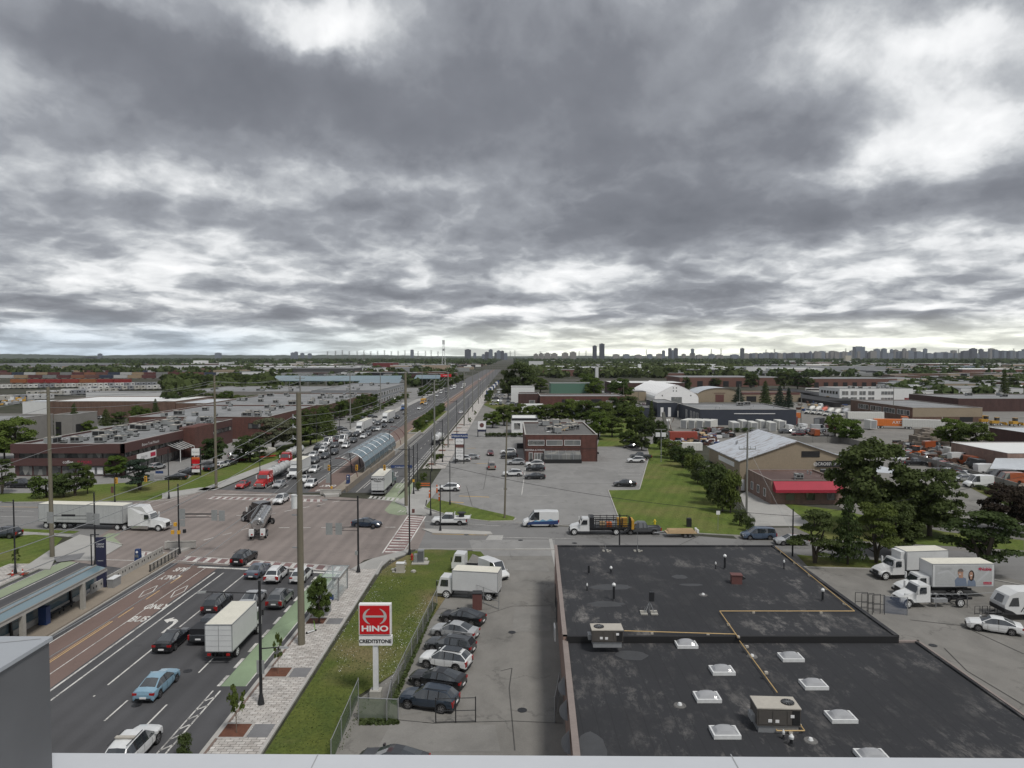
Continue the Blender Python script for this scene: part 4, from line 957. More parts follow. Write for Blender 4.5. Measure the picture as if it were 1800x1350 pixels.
# white fabric storage dome with rounded eaves
def fabric_hall():
 X0,X1,Y0,Y1,hr=84.2,110,414,492,10.8;xm=(X0+X1)/2;w=(X1-X0)/2
 prof=[(-1,0),(-1,3.0),(-.97,4.2),(-.88,5.5),(-.74,6.6),(-.35,9.2),(-.04,10.8),(.04,10.8),(.35,9.2),(.74,6.6),(.88,5.5),(.97,4.2),(1,3.0),(1,0)]
 r=empty('fabric_hall',(0,0,0),0,'big white fabric covered storage hall with rounded eaves and four gable vents','storage hall')
 P=[(xm+a*w,z) for a,z in prof];mb=MB()
 n=12
 for k in range(n):
  ya,yb=Y0+(Y1-Y0)*k/n,Y0+(Y1-Y0)*(k+1)/n
  for (a,b) in zip(P,P[1:]):mb.poly([(a[0],ya,a[1]),(b[0],ya,b[1]),(b[0],yb,b[1]),(a[0],yb,a[1])])
 mb.build('roof_cover',M['white_fabric'],r)
 for yy in (Y0+.01,Y1-.01):mb=MB();mb.poly([(p[0],yy,p[1]) for p in P]);mb.build('end_wall',M['white_fabric'],r)
 mb=MB()
 for k in range(n+1):
  y=Y0+(Y1-Y0)*k/n
  for a,b in zip(P,P[1:]):mb.tube((a[0],y,a[1]+.05),(b[0],y,b[1]+.05),.1,.1,4,caps=False)
 mb.build('frame_ribs',M['white_fabric'],r)
 window(r,'S',Y0,xm-3,xm+3,.2,3.6,'window_grey','ink_grey',name='roller_door',fr=.15)
 for dx in (-.9,.9):
  for z in (7.0,8.8):panel(r,'S',Y0,xm+dx-.3-1,xm+dx+.3-1,z,z+.6,'ink_black',.06,'gable_vent')
 for dx in (-8.4,8.4):panel(r,'S',Y0,xm+dx-.3,xm+dx+.3,4.2,4.9,'ink_black',.06,'gable_vent')
fabric_hall()
def curved_hall():
 X0,X1,Y0,Y1=112.5,139,425,450;xm=(X0+X1)/2;w=(X1-X0)/2;r=empty('arched_workshop',(0,0,0),0,'tan workshop with curved grey roof and big brown door beside fabric hall','building')
 P=[(xm+w*math.sin(t),5.2+3.4*(math.cos(t)-math.cos(1.2))/(1-math.cos(1.2))) for t in [(-1.2+2.4*k/12) for k in range(13)]]
 P=[(xm+(p[0]-xm)/math.sin(1.2),p[1]) for p in P]
 mb=MB();mb.poly([(X0,Y0,0)]+[(p[0],Y0,p[1]) for p in P]+[(X1,Y0,0)]);mb.poly([(X0,Y0,0),(X0,Y1,0),(X0,Y1,5.2),(X0,Y0,5.2)]);mb.build('wall',M['tan_block'],r)
 mb=MB();
 for a,b in zip(P,P[1:]):mb.poly([(a[0],Y0-.5,a[1]+.1),(b[0],Y0-.5,b[1]+.1),(b[0],Y1,b[1]+.1),(a[0],Y1,a[1]+.1)])
 mb.build('roof',M['metal_roof'],r);panel(r,'S',Y0,xm-2.5,xm+2.6,.1,4.6,'copper_box',.06,'roller_door');panel(r,'S',Y0,xm-3.4,xm+3.4,5.3,5.6,'copper_box',.1,'door_track')
 b=flat_building('tan_annex','low tan annex with brown fascia right of the curved roof workshop',139.3,428,176,452,5.0,'tan_block','brown_roof',.5,coping='copper_box');panel(b,'S',428,139.5,175.5,4.4,5.4,'copper_box',.1,'fascia')
 panel(b,'S',428,143,149,.1,3.4,'louvre_black',.06,'opening')
curved_hall()
br=flat_building('brick_depot','brown brick depot with tan end wall, window band and pale flat roof',168.5,295,198,349,5.8,'brown_brick','grey_roof',.25)
panel(br,'S',295,168.6,197.9,2.2,5.9,'tan_block',.08,'fascia');panel(br,'S',295,188.5,194,.1,2.1,'louvre_black',.06,'opening')
for k in range(4):window(br,'W',168.5,297+k*11.5,306.5+k*11.5,2.6,4.6,'window_dark','sign_white',3)
b5=flat_building('brick_warehouse','broad red brown brick warehouse with long flat roof at right edge',224,352,290,396,6.2,'dark_brick','grey_roof',.3);roof_units(b5,230,356,280,390,6.2,4,rb)
b6=flat_building('white_office','white two storey office with rows of large grey windows',196,420,240,448,8.0,'white_cladding','grey_roof',.4)
for k in range(4):
 for z in (1.0,4.6):window(b6,'S',420,197.5+k*5.2,201.3+k*5.2,z,z+2.3,'window_grey','sign_white',1)
for z in (1.0,4.8):window(b6,'S',420,221,228.5,z,z+2.0,'window_grey','sign_white',3)
for k in range(6):window(b6,'W',196,422+k*4,425+k*4,4.8,6.6,'window_dark','sign_white')
roof_units(b6,200,424,236,444,8,12,rb)
b6b=flat_building('white_annex','lower white annex with small windows right of the white office',240.5,424,276,446,6.0,'white_cladding','grey_roof',.3)
for k in range(3):window(b6b,'S',424,244+k*8,247+k*8,2.6,4.4,'window_dark','sign_white')
b7=flat_building('red_roofed_shed','small shed with red fascia stacked in front of the white office',226,396,244,404,3.6,'red_paint','dark_grey_roof',.2)
b8=flat_building('brown_metal_shed','brown metal shed with pale roof and small square windows at right edge',154,209,182,226,4.6,'dark_brick','metal_roof',.1,coping='white_metal')
for k in range(3):window(b8,'S',209,156+k*4.2,157.4+k*4.2,2.2,3.2,'window_dark','pink_brick')
for x in (158.8,163.2):panel(b8,'S',209,x,x+.15,.1,4.5,'tan_block',.08,'downpipe')
b9=flat_building('white_roofed_shed','low shed with broad white roof at right edge above the parked van',118,166.5,150,188,4.4,'pink_brick','white_cladding',.1,coping='white_metal')
b9b=MB();b9b.poly([(108,158,2.2),(130,152,2.2),(130,166,3.4),(115,166.3,3.4)]);b9b.build('lean_to_roof',M['metal_roof'],b9)
bA=flat_building('brick_workshop','red brick workshop with open black bays behind the used car yard',15,372,60,396,6.2,'red_brick','grey_roof',.4)
panel(bA,'S',372,26.5,30.5,.1,4.8,'louvre_black',.05,'open_bay');panel(bA,'S',372,42,47.5,.1,5.0,'louvre_black',.05,'open_bay')
for k in range(4):window(bA,'S',372,33+k*1.8,34.1+k*1.8,3.4,4.3,'window_grey','sign_white')
for k in range(3):window(bA,'S',372,50+k*1.8,51.1+k*1.8,3.4,4.3,'window_grey','sign_white')
bA2=flat_building('brick_workshop','small red brick wing at left end of the used car workshop',3.5,384,14.8,400,6.8,'dark_brick','grey_roof',.4);window(bA2,'S',384,9.5,12.5,.2,3.6,'window_grey','sign_white')
bA3=flat_building('white_shop','white two level shop block at left of the used car yard',-.5,405,13,425,9.5,'white_cladding','grey_roof',.4)
bB=flat_building('white_kiosk','low white kiosk with dark windows among the used cars',4.5,345,15.5,354,3.6,'white_cladding','white_cladding',.2);window(bB,'S',345,6,8.4,1.2,2.6);window(bB,'S',345,10,12.8,1.2,2.6)
bC=flat_building('flat_roof_shop','dark long low shop with pale roof behind the row of bushes',24,318,64,330,4.2,'navy_cladding','grey_roof',.3)
bD=flat_building('green_clad_hall','green metal clad hall standing behind the brick workshop',26,470,56,490,9.5,'wall_colour','grey_roof',.2)
for c in bD.children:
 if c.name.startswith('wall'):c.color=(.09,.17,.13,1)
bE=flat_building('pale_roof_brick_hall','brick hall with wide white roof right of the tall green trees',74,520,128,560,8,'dark_brick','white_cladding',.1)
bF=flat_building('cream_house','cream walled house with dark roof left of the fabric hall',66,440,84,452,5.5,'tan_block','dark_grey_roof',.1,coping='dark_frame')
# ---------------------------------------------------------------- vehicles
def wheel_mesh(R_,w,rim='rim_metal',spokes=5,deep=.0):
 mb=MB();n=18;s=w/2
 def ring(r,y):return [(r*math.cos(2*math.pi*i/n),y,r*math.sin(2*math.pi*i/n)) for i in range(n)]
 prof=[(.62*R_,-s*.82),(.92*R_,-s),(R_,-s*.7),(R_,s*.7),(.92*R_,s),(.62*R_,s*.82)]
 rings=[ring(*p) for p in prof]
 for a,b in zip(rings,rings[1:]):
  for i in range(n):mb.poly([a[i],a[(i+1)%n],b[(i+1)%n],b[i]],0)
 for sg in (-1,1):
  y=sg*s*.72;mb.poly(ring(.64*R_,y)[::sg],2)
  for k in range(spokes):
   t=2*math.pi*k/spokes;c,q=math.cos(t),math.sin(t);u=.13*R_
   yy=sg*s*.84
   mb.poly([(c*.1*R_-q*u,yy,q*.1*R_+c*u),(c*.1*R_+q*u,yy,q*.1*R_-c*u),(c*.64*R_+q*u*.8,yy,q*.64*R_-c*u*.8),(c*.64*R_-q*u*.8,yy,q*.64*R_+c*u*.8)],1)
  mb.poly(ring(.2*R_,sg*s*.86),1)
  a,b=ring(.66*R_,sg*s*.86),ring(.57*R_,sg*s*.86)
  for i in range(n):mb.poly([a[i],a[(i+1)%n],b[(i+1)%n],b[i]],1)
 return mb.mesh('wheel',[M['rubber'],M[rim],M['louvre_black']],40)
WM={'car':wheel_mesh(.335,.23),'suv':wheel_mesh(.37,.25),'truck':wheel_mesh(.5,.3,'white_metal',6),'small':wheel_mesh(.3,.2)}
# keys: x, belt z, top z, half width, half width at roof edge;   tags: x ranges;  xf/xr axle x
CARS={
'sedan':dict(keys=[(-2.40,.62,.70,.74,.62),(-2.34,.88,.96,.85,.72),(-1.72,.93,1.05,.90,.74),(-.85,.94,1.40,.91,.60),(-.1,.93,1.46,.91,.61),(.28,.92,1.42,.91,.60),(1.10,.88,.99,.91,.76),(2.05,.76,.86,.86,.70),(2.36,.60,.68,.72,.56)],
tags=[('r',-1.72,-.85),('c',-.85,-.34),('p',-.34,-.24),('c',-.24,.28),('w',.28,1.10)],xf=1.40,xr=-1.38,wh='car',zb=.2,rear=-1.72),
'suv':dict(keys=[(-2.32,.72,.82,.74,.62),(-2.27,.98,1.08,.88,.74),(-2.18,1.04,1.16,.91,.74),(-1.72,1.06,1.55,.93,.63),(-1.0,1.03,1.65,.94,.645),(.0,1.0,1.68,.94,.65),(.30,.99,1.63,.94,.64),(1.12,.96,1.08,.94,.79),(1.75,.92,1.03,.92,.76),(2.12,.84,.94,.87,.70),(2.32,.64,.74,.73,.58)],
tags=[('r',-2.18,-1.72),('c',-1.72,-1.12),('p',-1.12,-1.04),('c',-1.04,-.28),('p',-.28,-.20),('c',-.20,.30),('w',.30,1.12)],xf=1.42,xr=-1.36,wh='suv',zb=.27),
'hatch':dict(keys=[(-2.06,.62,.72,.76,.64),(-2.02,.92,1.02,.87,.74),(-1.55,.96,1.40,.88,.62),(-.6,.95,1.50,.88,.62),(.3,.93,1.46,.88,.61),(1.02,.90,1.0,.88,.74),(1.85,.78,.88,.84,.68),(2.08,.60,.70,.72,.56)],
tags=[('r',-2.02,-1.55),('c',-1.55,-.45),('p',-.45,-.35),('c',-.35,.3),('w',.3,1.02)],xf=1.28,xr=-1.26,wh='car',zb=.2),
'minivan':dict(keys=[(-2.5,.70,.80,.84,.72),(-2.46,1.0,1.10,.95,.80),(-2.2,1.05,1.66,.97,.72),(-1.2,1.04,1.76,.98,.72),(.4,1.02,1.74,.98,.72),(.7,1.0,1.66,.98,.70),(1.55,.94,1.06,.97,.80),(2.30,.80,.90,.90,.72),(2.52,.62,.72,.78,.60)],
tags=[('r',-2.46,-2.2),('c',-2.2,-1.2),('p',-1.2,-1.1),('c',-1.1,-.1),('p',-.1,.0),('c',.0,.7),('w',.7,1.55)],xf=1.55,xr=-1.45,wh='car',zb=.22),
'van':dict(keys=[(-2.90,.80,2.30,.96,.86),(-2.86,1.2,2.48,1.0,.88),(-1.0,1.2,2.56,1.01,.88),(1.05,1.2,2.50,1.01,.87),(1.95,1.12,1.34,.99,.80),(2.72,.92,1.04,.92,.72),(2.92,.66,.76,.8,.6)],
tags=[('R',-2.90,-2.86),('c',.25,1.05),('w',1.05,1.95)],xf=1.95,xr=-1.75,wh='suv',zb=.26),
'pickup':dict(keys=[(-2.88,.98,1.02,.90,.82),(-2.84,1.06,1.10,.97,.90),(-.80,1.08,1.12,.98,.92),(-.74,1.10,1.50,.98,.80),(-.55,1.10,1.84,.98,.74),(.55,1.10,1.88,.98,.74),(.75,1.10,1.82,.98,.72),(1.35,1.10,1.22,.98,.86),(2.55,1.02,1.12,.96,.84),(2.84,.74,.84,.88,.74)],
tags=[('r',-.74,-.55),('c',-.55,-.10),('p',-.10,.0),('c',.0,.75),('w',.75,1.35)],xf=1.90,xr=-1.75,wh='suv',zb=.36,bed=(-2.74,-.9)),
}
CARS['coupe']=dict(CARS['sedan']);CARS['coupe']['keys']=[(-2.38,.62,.72,.76,.64),(-2.32,.90,1.0,.87,.74),(-2.0,.95,1.06,.91,.76),(-.75,.93,1.38,.92,.60),(-.1,.92,1.43,.92,.60),(.25,.91,1.39,.92,.59),(1.12,.86,.97,.92,.76),(2.05,.74,.84,.87,.70),(2.38,.58,.66,.72,.56)]
CARS['coupe']['tags']=[('r',-1.9,-.75),('c',-.75,-.34),('p',-.34,-.24),('c',-.24,.25),('w',.25,1.12)]
CARS['wagon']=dict(CARS['sedan']);CARS['wagon']['keys']=[(-2.40,.62,.70,.76,.64),(-2.34,.90,.98,.87,.74),(-2.0,.95,1.40,.90,.64),(-1.0,.94,1.47,.91,.62),(-.1,.93,1.48,.91,.61),(.28,.92,1.42,.91,.60),(1.10,.88,.99,.91,.76),(2.05,.76,.86,.86,.70),(2.36,.60,.68,.72,.56)]
CARS['wagon']['tags']=[('r',-2.34,-2.0),('c',-2.0,-1.25),('p',-1.25,-1.17),('c',-1.17,-.34),('p',-.34,-.24),('c',-.24,.28),('w',.28,1.10)];CARS['wagon']['rear']=None
CARCACHE={}
def car_meshes(kind):
 if kind in CARCACHE:return CARCACHE[kind]
 P=CARS[kind];K=P['keys'];Rw={'car':.335,'suv':.37}[P['wh']];Ra=Rw+.06
 xs=set(k[0] for k in K)
 for ax in (P['xf'],P['xr']):
  for f in (-1,-.86,-.5,0,.5,.86,1):xs.add(round(ax+Ra*f,3))
 for t in P['tags']:xs.add(t[1]);xs.add(t[2])
 xs=sorted(xs)
 xs=[x for i,x in enumerate(xs) if i==0 or x-xs[i-1]>.012]
 def at(x):
  for a,b in zip(K,K[1:]):
   if x<=b[0]+1e-6:
    t=(x-a[0])/(b[0]-a[0]);return [a[i]+(b[i]-a[i])*t for i in range(1,5)]
  return list(K[-1][1:])
 parts={'body':MB(),'windscreen':MB(),'rear_window':MB(),'L':MB(),'R':MB()}
 rings=[]
 for x in xs:
  zs,zt,w,wt=at(x);zb=P['zb']+(.12 if x in (xs[0],xs[-1]) else 0)
  for ax in (P['xf'],P['xr']):
   if abs(x-ax)<Ra-.004:zb=max(zb,Rw+math.sqrt(max(0,Ra*Ra-(x-ax)**2))-.005)
   elif abs(x-ax)<Ra+.004:zb=max(zb,Rw-.02)
  zb=min(zb,zs-.12)
  h=[(w-.05,zb),(w-.0,zb+.22*(zs-zb)),(w,zb+.62*(zs-zb)),(w-.035,zs),(wt,zt-.045),(wt-.09,zt-.005),(0,zt+.025)]
  rings.append([(x,y,z) for (y,z) in h]+[(x,-y,z) for (y,z) in reversed(h[:-1])])
 for i in range(len(xs)-1):
  xm=(xs[i]+xs[i+1])/2;tg='b'
  for t,a,b in P['tags']:
   if a<xm<b:tg=t
  A,B=rings[i],rings[i+1];n=len(A)
  for j in range(n-1):
   q=[A[j],A[j+1],B[j+1],B[j]];dst,mt='body',0
   side=j in (3,n-5);top=j in (5,n-7)
   if side and tg in 'crw':dst='L' if j==3 else 'R'
   elif top and tg=='w':dst='windscreen'
   elif top and tg=='r':dst='rear_window'
   if tg=='p' and side:mt=1
   if dst=='body' and j in (0,n-2):mt=2 if kind in ('suv','pickup') else 0
   parts[dst].poly(q[::-1] if dst else q,mt if dst=='body' else 0)
  parts['body'].poly([A[0],B[0],B[-1],A[-1]],1)
 parts['body'].poly(rings[0],0);parts['body'].poly(rings[-1][::-1],0)
 for sg in (1,):
  pass
 if 'bed' in P:
  a,b=P['bed'];mb=parts['body'];mb.poly([(a,-.80,1.128),(b,-.80,1.128),(b,.80,1.128),(a,.80,1.128)],1)
 xb,xe=xs[0],xs[-1]
 def at_z():pass
 zf=K[-1][1];zr=K[0][1]
 out={}
 out['body']=parts['body'].mesh('body',[M['car_paint'],M['car_under'],M['charcoal_metal']],48)
 out['windscreen']=parts['windscreen'].mesh('windscreen',M['car_glass'],40)
 out['rear_window']=parts['rear_window'].mesh('rear_window',M['car_glass'],40)
 out['L']=parts['L'].mesh('side_window',M['car_glass'],40);out['R']=parts['R'].mesh('side_window',M['car_glass'],40)
 wf,wr=K[-1][3],K[0][3]
 mb=MB();mb.box(xe-.03,-wf*.62,zf-.24,xe+.02,wf*.62,zf-.06);out['grille']=mb.mesh('grille',M['louvre_black'])
 mb=MB();mb.box(xe-.05,-wf*.8,P['zb']+.08,xe+.03,wf*.8,P['zb']+.20);out['bumper']=mb.mesh('bumper',M['charcoal_metal'])
 mb=MB();mb.box(xb-.03,-wr*.85,P['zb']+.10,xb+.03,wr*.85,P['zb']+.24);out['bumper2']=mb.mesh('bumper',M['charcoal_metal'])
 w2=K[-2][3];k2=K[-2]
 hl=MB();x1=K[-2][0];hl.poly([(x1-.1,k2[3]+.004,k2[1]-.02),(xe-.02,wf+.01,zf+.0),(xe-.02,wf+.01,zf-.12),(x1-.1,k2[3]+.004,k2[1]-.18)]);hl.poly([(xe+.012,wf*.58,zf-.0),(xe+.012,wf*.98,zf-.0),(xe+.012,wf*.98,zf-.12),(xe+.012,wf*.58,zf-.12)])
 hl.poly([(x1-.1,k2[3]+.004,k2[1]-.018),(xe+.01,wf,zf+.012),(xe+.01,wf*.6,zf+.03),(x1+.05,k2[3]*.82,k2[1]+.07)])
 out['hl']=hl.mesh('headlight',M['lamp_clear'])
 h2=MB();h2.v=[(x,-y,z) for x,y,z in hl.v];h2.f=[f[::-1] for f in hl.f];h2.m=hl.m[:];out['hr']=h2.mesh('headlight',M['lamp_clear'])
 k1=K[1];tall=kind in ('van','pickup','minivan','suv')
 za,zb_=(k1[1]-(.42 if tall else .22),k1[1]+(.02 if tall else -.03));xt=k1[0]
 wtl=.14 if kind in ('van','pickup') else .36
 tl=MB();tl.box(xb-.03 if kind in ('van','pickup') else xb-.0,k1[3]-wtl,za,xt+.10,k1[3]+.008,zb_);out['tl']=tl.mesh('tail_light',M['tail_red'])
 t2=MB();t2.box(xb-.03 if kind in ('van','pickup') else xb-.0,-k1[3]+wtl,za,xt+.10,-k1[3]-.008,zb_);out['tr']=t2.mesh('tail_light',M['tail_red'])
 pl=MB();pl.box(xb-.035,-.26,zr-.22 if not tall else .62,xb-.005,.26,zr-.08 if not tall else .76);out['plate']=pl.mesh('licence_plate',M['sign_white'])
 xw=[t for t in P['tags'] if t[0]=='w'][0][2];zm=at(xw)[0];wm=at(xw)[2]
 m1=MB();m1.box(xw-.22,wm+.0,zm+.02,xw-.06,wm+.20,zm+.18);out['ml']=m1.mesh('mirror',M['car_paint'])
 m2=MB();m2.box(xw-.22,-wm-.20,zm+.02,xw-.06,-wm-.0,zm+.18);out['mr']=m2.mesh('mirror',M['car_paint'])
 rr=MB()
 if kind in ('suv','wagon'):
  for s in (1,-1):
   xa,xc=-1.75,.1;rr.box(xa,s*.60-.02,at(-.5)[1]+.035,xc,s*.60+.02,at(-.5)[1]+.07)
  out['rails']=rr.mesh('roof_rail',M['charcoal_metal'])
 if kind in ('sedan','coupe','suv','hatch','minivan','wagon'):
  dl=MB()
  for xx_ in (-.29,.62 if kind!='minivan' else .9,-1.1):
   if kind=='coupe' and xx_<-1:continue
   z0,wv=P['zb']+.16,at(xx_)[2]
   for s in (1,-1):dl.box(xx_-.008,s*(wv+.002)-.004,z0,xx_+.008,s*(wv+.002)+.004,at(xx_)[0]-.06)
  out['seam']=dl.mesh('door_seams',M['car_under'])
 out['P']=P;CARCACHE[kind]=out;return out
def car(kind,px,py,hd,col,label,group=None,name=None,cat=None,lod=0,loc=None,scale=1.0,label_ok=True):
 """hd: heading in degrees, 0 = +x (to the right), 90 = away from the camera"""
 m=car_meshes(kind);P=m['P']
 p=loc or G(px,py,0);z=ZR+.012
 nm=name or {'suv':'suv','pickup':'pickup_truck','van':'cargo_van','minivan':'minivan','hatch':'hatchback','wagon':'station_wagon','sedan':'sedan','coupe':'sedan'}[kind]
 r=empty(nm,(p[0],p[1],z),R(hd),label,cat or {'suv':'SUV','pickup':'pickup truck','van':'van','minivan':'minivan'}.get(kind,'car'),group);r.scale=(scale,)*3
 place('body',m['body'],r,color=col);place('windscreen',m['windscreen'],r)
 if len(m['rear_window'].polygons):place('rear_window',m['rear_window'],r)
 place('side_window',m['L'],r);place('side_window',m['R'],r)
 wy=.80 if P['wh']=='car' else .82;Rw={'car':.335,'suv':.37}[P['wh']]
 wms=WM[P['wh']]
 for x in (P['xf'],P['xr']):
  for s in (1,-1):place('wheel',wms,r,(x,s*wy,Rw))
 if lod<2:
  for k,n in (('hl','headlight'),('hr','headlight'),('tl','tail_light'),('tr','tail_light'),('grille','grille')):place(n,m[k],r)
 if lod<1:
  for k,n in (('bumper','bumper'),('bumper2','bumper'),('plate','licence_plate')):place(n,m[k],r)
  for k in ('ml','mr'):place('mirror',m[k],r,color=col)
  if 'rails' in m:q=place('roof_rails',m['rails'],r);q['kind']='stuff'
  if 'seam' in m:q=place('door_seams',m['seam'],r);q['kind']='stuff'
 return r
WHT,OFFW=(.68,.69,.69),(.60,.60,.58);BLK,DGR,GRY,SIL=(.012,.013,.015),(.035,.038,.042),(.10,.105,.11),(.36,.37,.38)
NVY,BLU,LBL,RED,DRED,CHAMP=(.02,.035,.06),(.04,.10,.26),(.22,.36,.46),(.42,.02,.02),(.10,.012,.015),(.25,.22,.19)
# near avenue, driving away
g1='cars driving away on the near avenue'
w1=car('suv',234,1330,90,WHT,'white SUV with roof deflector bar, partly cut off by the parapet ledge');w1.scale=(1.1,1.05,1.05)
b=MB();b.box(-.95,-.62,1.72,-.7,.62,1.80);b.build('roof_deflector',M['hvac_beige'],w1)
car('sedan',278,1213,90,LBL,'light blue sedan alone in the middle lane',g1)
car('coupe',305,1133,90,BLK,'black hatchback sedan in the left turn lane left of the box truck',g1)
pk=car('pickup',371,1116,90,DGR,'dark grey pickup squeezed between black car and white box truck',g1)
b=MB();b.box(-2.7,-.86,1.13,-.9,.86,1.62);b.build('bed_cover',M['charcoal_metal'],pk)
car('suv',383,1070,90,DGR,'charcoal SUV with red tail lamps directly ahead of the black hatchback',g1)
car('sedan',445,1061,90,SIL,'silver sedan just ahead of the white box truck',g1)
car('suv',493,1061,90,GRY,'grey SUV in the kerb lane beside the silver sedan',g1)
car('sedan',454,1010,88,(.10,.12,.155),'blue grey sedan crossing the stop line beside white SUV',g1)
car('suv',487,1018,90,WHT,'white SUV at the stop line beside the blue grey sedan',g1)
car('hatch',531,1018,90,WHT,'white hatchback half hidden by the tall wooden pole at stop line',g1,name='hatchback').scale=(1.08,1,1)
car('suv',430,988,84,BLK,'black SUV driving over the striped crosswalk',g1)
# inside the crossing and cross street
car('suv',494,884,-92,WHT,'white SUV coming towards the camera in the middle of the crossing')
car('coupe',645,926,-10,NVY,'black blue sedan turning right of the tall signal pole in crossing')
vb=car('van',950,925,182,WHT,'white cargo van with blue mountain artwork on its lower side')
for s in (-1,1):
 b=MB();y=s*1.012;pts=[(-2.8,.5),(2.2,.5),(2.0,.85),(1.3,1.0),(.9,1.22),(.3,1.0),(-.3,1.3),(-.9,1.05),(-1.6,1.35),(-2.2,1.1),(-2.8,1.2)]
 b.poly([(x,y,z) for x,z in pts]);b.build('side_graphic',M['sign_blue'],vb)
 b=MB();b.poly([(x*.96,y+s*.006,z+.18) for x,z in [(-2.8,.9),(1.2,.75),(.9,1.02),(.3,.85),(-.3,1.15),(-.9,.9),(-1.6,1.2),(-2.2,.95),(-2.8,1.02)]]);o=b.build('side_graphic',M['paint_matt'],vb);o.color=(.16,.34,.50,1)
car('minivan',1333,947,180,(.07,.10,.15),'slate blue minivan at the mouth of the concrete driveway')
car('sedan',1390,957,180,SIL,'silver sedan following the blue minivan, partly behind the pine')
pg=car('pickup',1128,938,180,(.075,.08,.085),'grey pickup towing a flat trailer of timber behind the stake truck')
# row parked nose to the fence
g2='cars parked nose to the fence in the near car lot'
car('coupe',813,1094,160,BLK,'black sedan at the far end of the row beside the fence',g2)
car('sedan',799,1119,161,SIL,'silver sedan parked second from the gate with white truck',g2)
car('wagon',791,1144,162,(.05,.055,.06),'dark grey wagon with roof rails between silver sedan and white SUV',g2)
ws=car('suv',783,1172,162,WHT,'white SUV with black glass roof in the parked row',g2)
b=MB();b.poly([(-1.5,-.50,1.712),(.1,-.50,1.712),(.1,.50,1.712),(-1.5,.50,1.712)]);b.build('glass_roof',M['car_glass'],ws)
car('coupe',769,1205,162,BLK,'glossy black fastback between white SUV and dark blue SUV',g2)
car('suv',754,1242,165,(.022,.034,.052),'dark blue SUV with bright roof rails behind the swing gate',g2)
car('coupe',690,1352,168,DGR,'dark car whose roof only shows above the parapet ledge')
# far plaza lot
g3='cars parked in the plaza lot'
for k,px,py,hd,col,lab in (
('suv',789,863,180,WHT,'white SUV at the lot entrance near the lamp posts'),
('suv',812,811,182,WHT,'white SUV standing below the plaza pylon sign'),
('sedan',828,807,180,SIL,'silver car mostly hidden behind the white SUV at the pylon'),
('sedan',862,800,-86,DRED,'dark red sedan facing the camera alone in the lot'),
('minivan',864,824,95,CHAMP,'beige minivan seen from behind with its boot open'),
('suv',894,798,182,WHT,'white SUV parked furthest back beside the brick plaza'),
('suv',895,806,181,BLK,'black SUV in front of the white one beside brick plaza'),
('suv',907,817,182,SIL,'silver SUV at left corner of the glazed patio'),
('suv',940,820,182,WHT,'white SUV right in front of the glazed patio'),
('suv',941,828,181,BLK,'black SUV parked in front of the white one by the patio'),
('suv',901,837,182,WHT,'white SUV left of the painted stall line beside wooden pole'),
('coupe',940,842,183,BLK,'black sedan nearest the painted stall line')):
 car(k,px,py,hd,col,lab,g3,lod=1)
g4='cars parked along the lawn edge'
for k,px,py,hd,col,lab in (
('sedan',1098,855,180,BLK,'black sedan alone at the near corner of the lawn'),
('suv',1118,813,180,WHT,'white SUV in front of the black pickup by the lawn'),
('pickup',1126,807,178,DGR,'black pickup behind the white SUV at the lawn edge'),
('coupe',1110,788,182,BLK,'black sedan at the far corner of the lawn'),
('pickup',1110,779,180,BLK,'black pickup with ladder rack by the bushes')):
 car(k,px,py,hd,col,lab,g4,lod=1)
car('sedan',1746,1109,155,WHT,'white sedan alone in the right hand yard below the camper')
car('sedan',1691,846,185,SIL,'silver sedan behind the long white van at the right')
car('van',1719,856,184,WHT,'long white cargo van parked at the edge of curved driveway')
car('pickup',1608,818,-5,BLK,'black pickup with open bed behind the concrete wall')
car('hatch',1583,810,200,WHT,'white hatchback peeping out behind the big maple')
car('van',868,1013,-52,WHT,'small white panel van nose down behind the white box truck').scale=(.80,.86,.80)
car('pickup',1170,724,180,WHT,'white pickup parked beyond the tree row left of navy workshop',lod=1)
car('van',1408,756,100,WHT,'white van by the grey fence right of the navy workshop',lod=1)
car('suv',8,945,180,(.03,.035,.045),'dark car roof cut off at the left edge by the lawn')
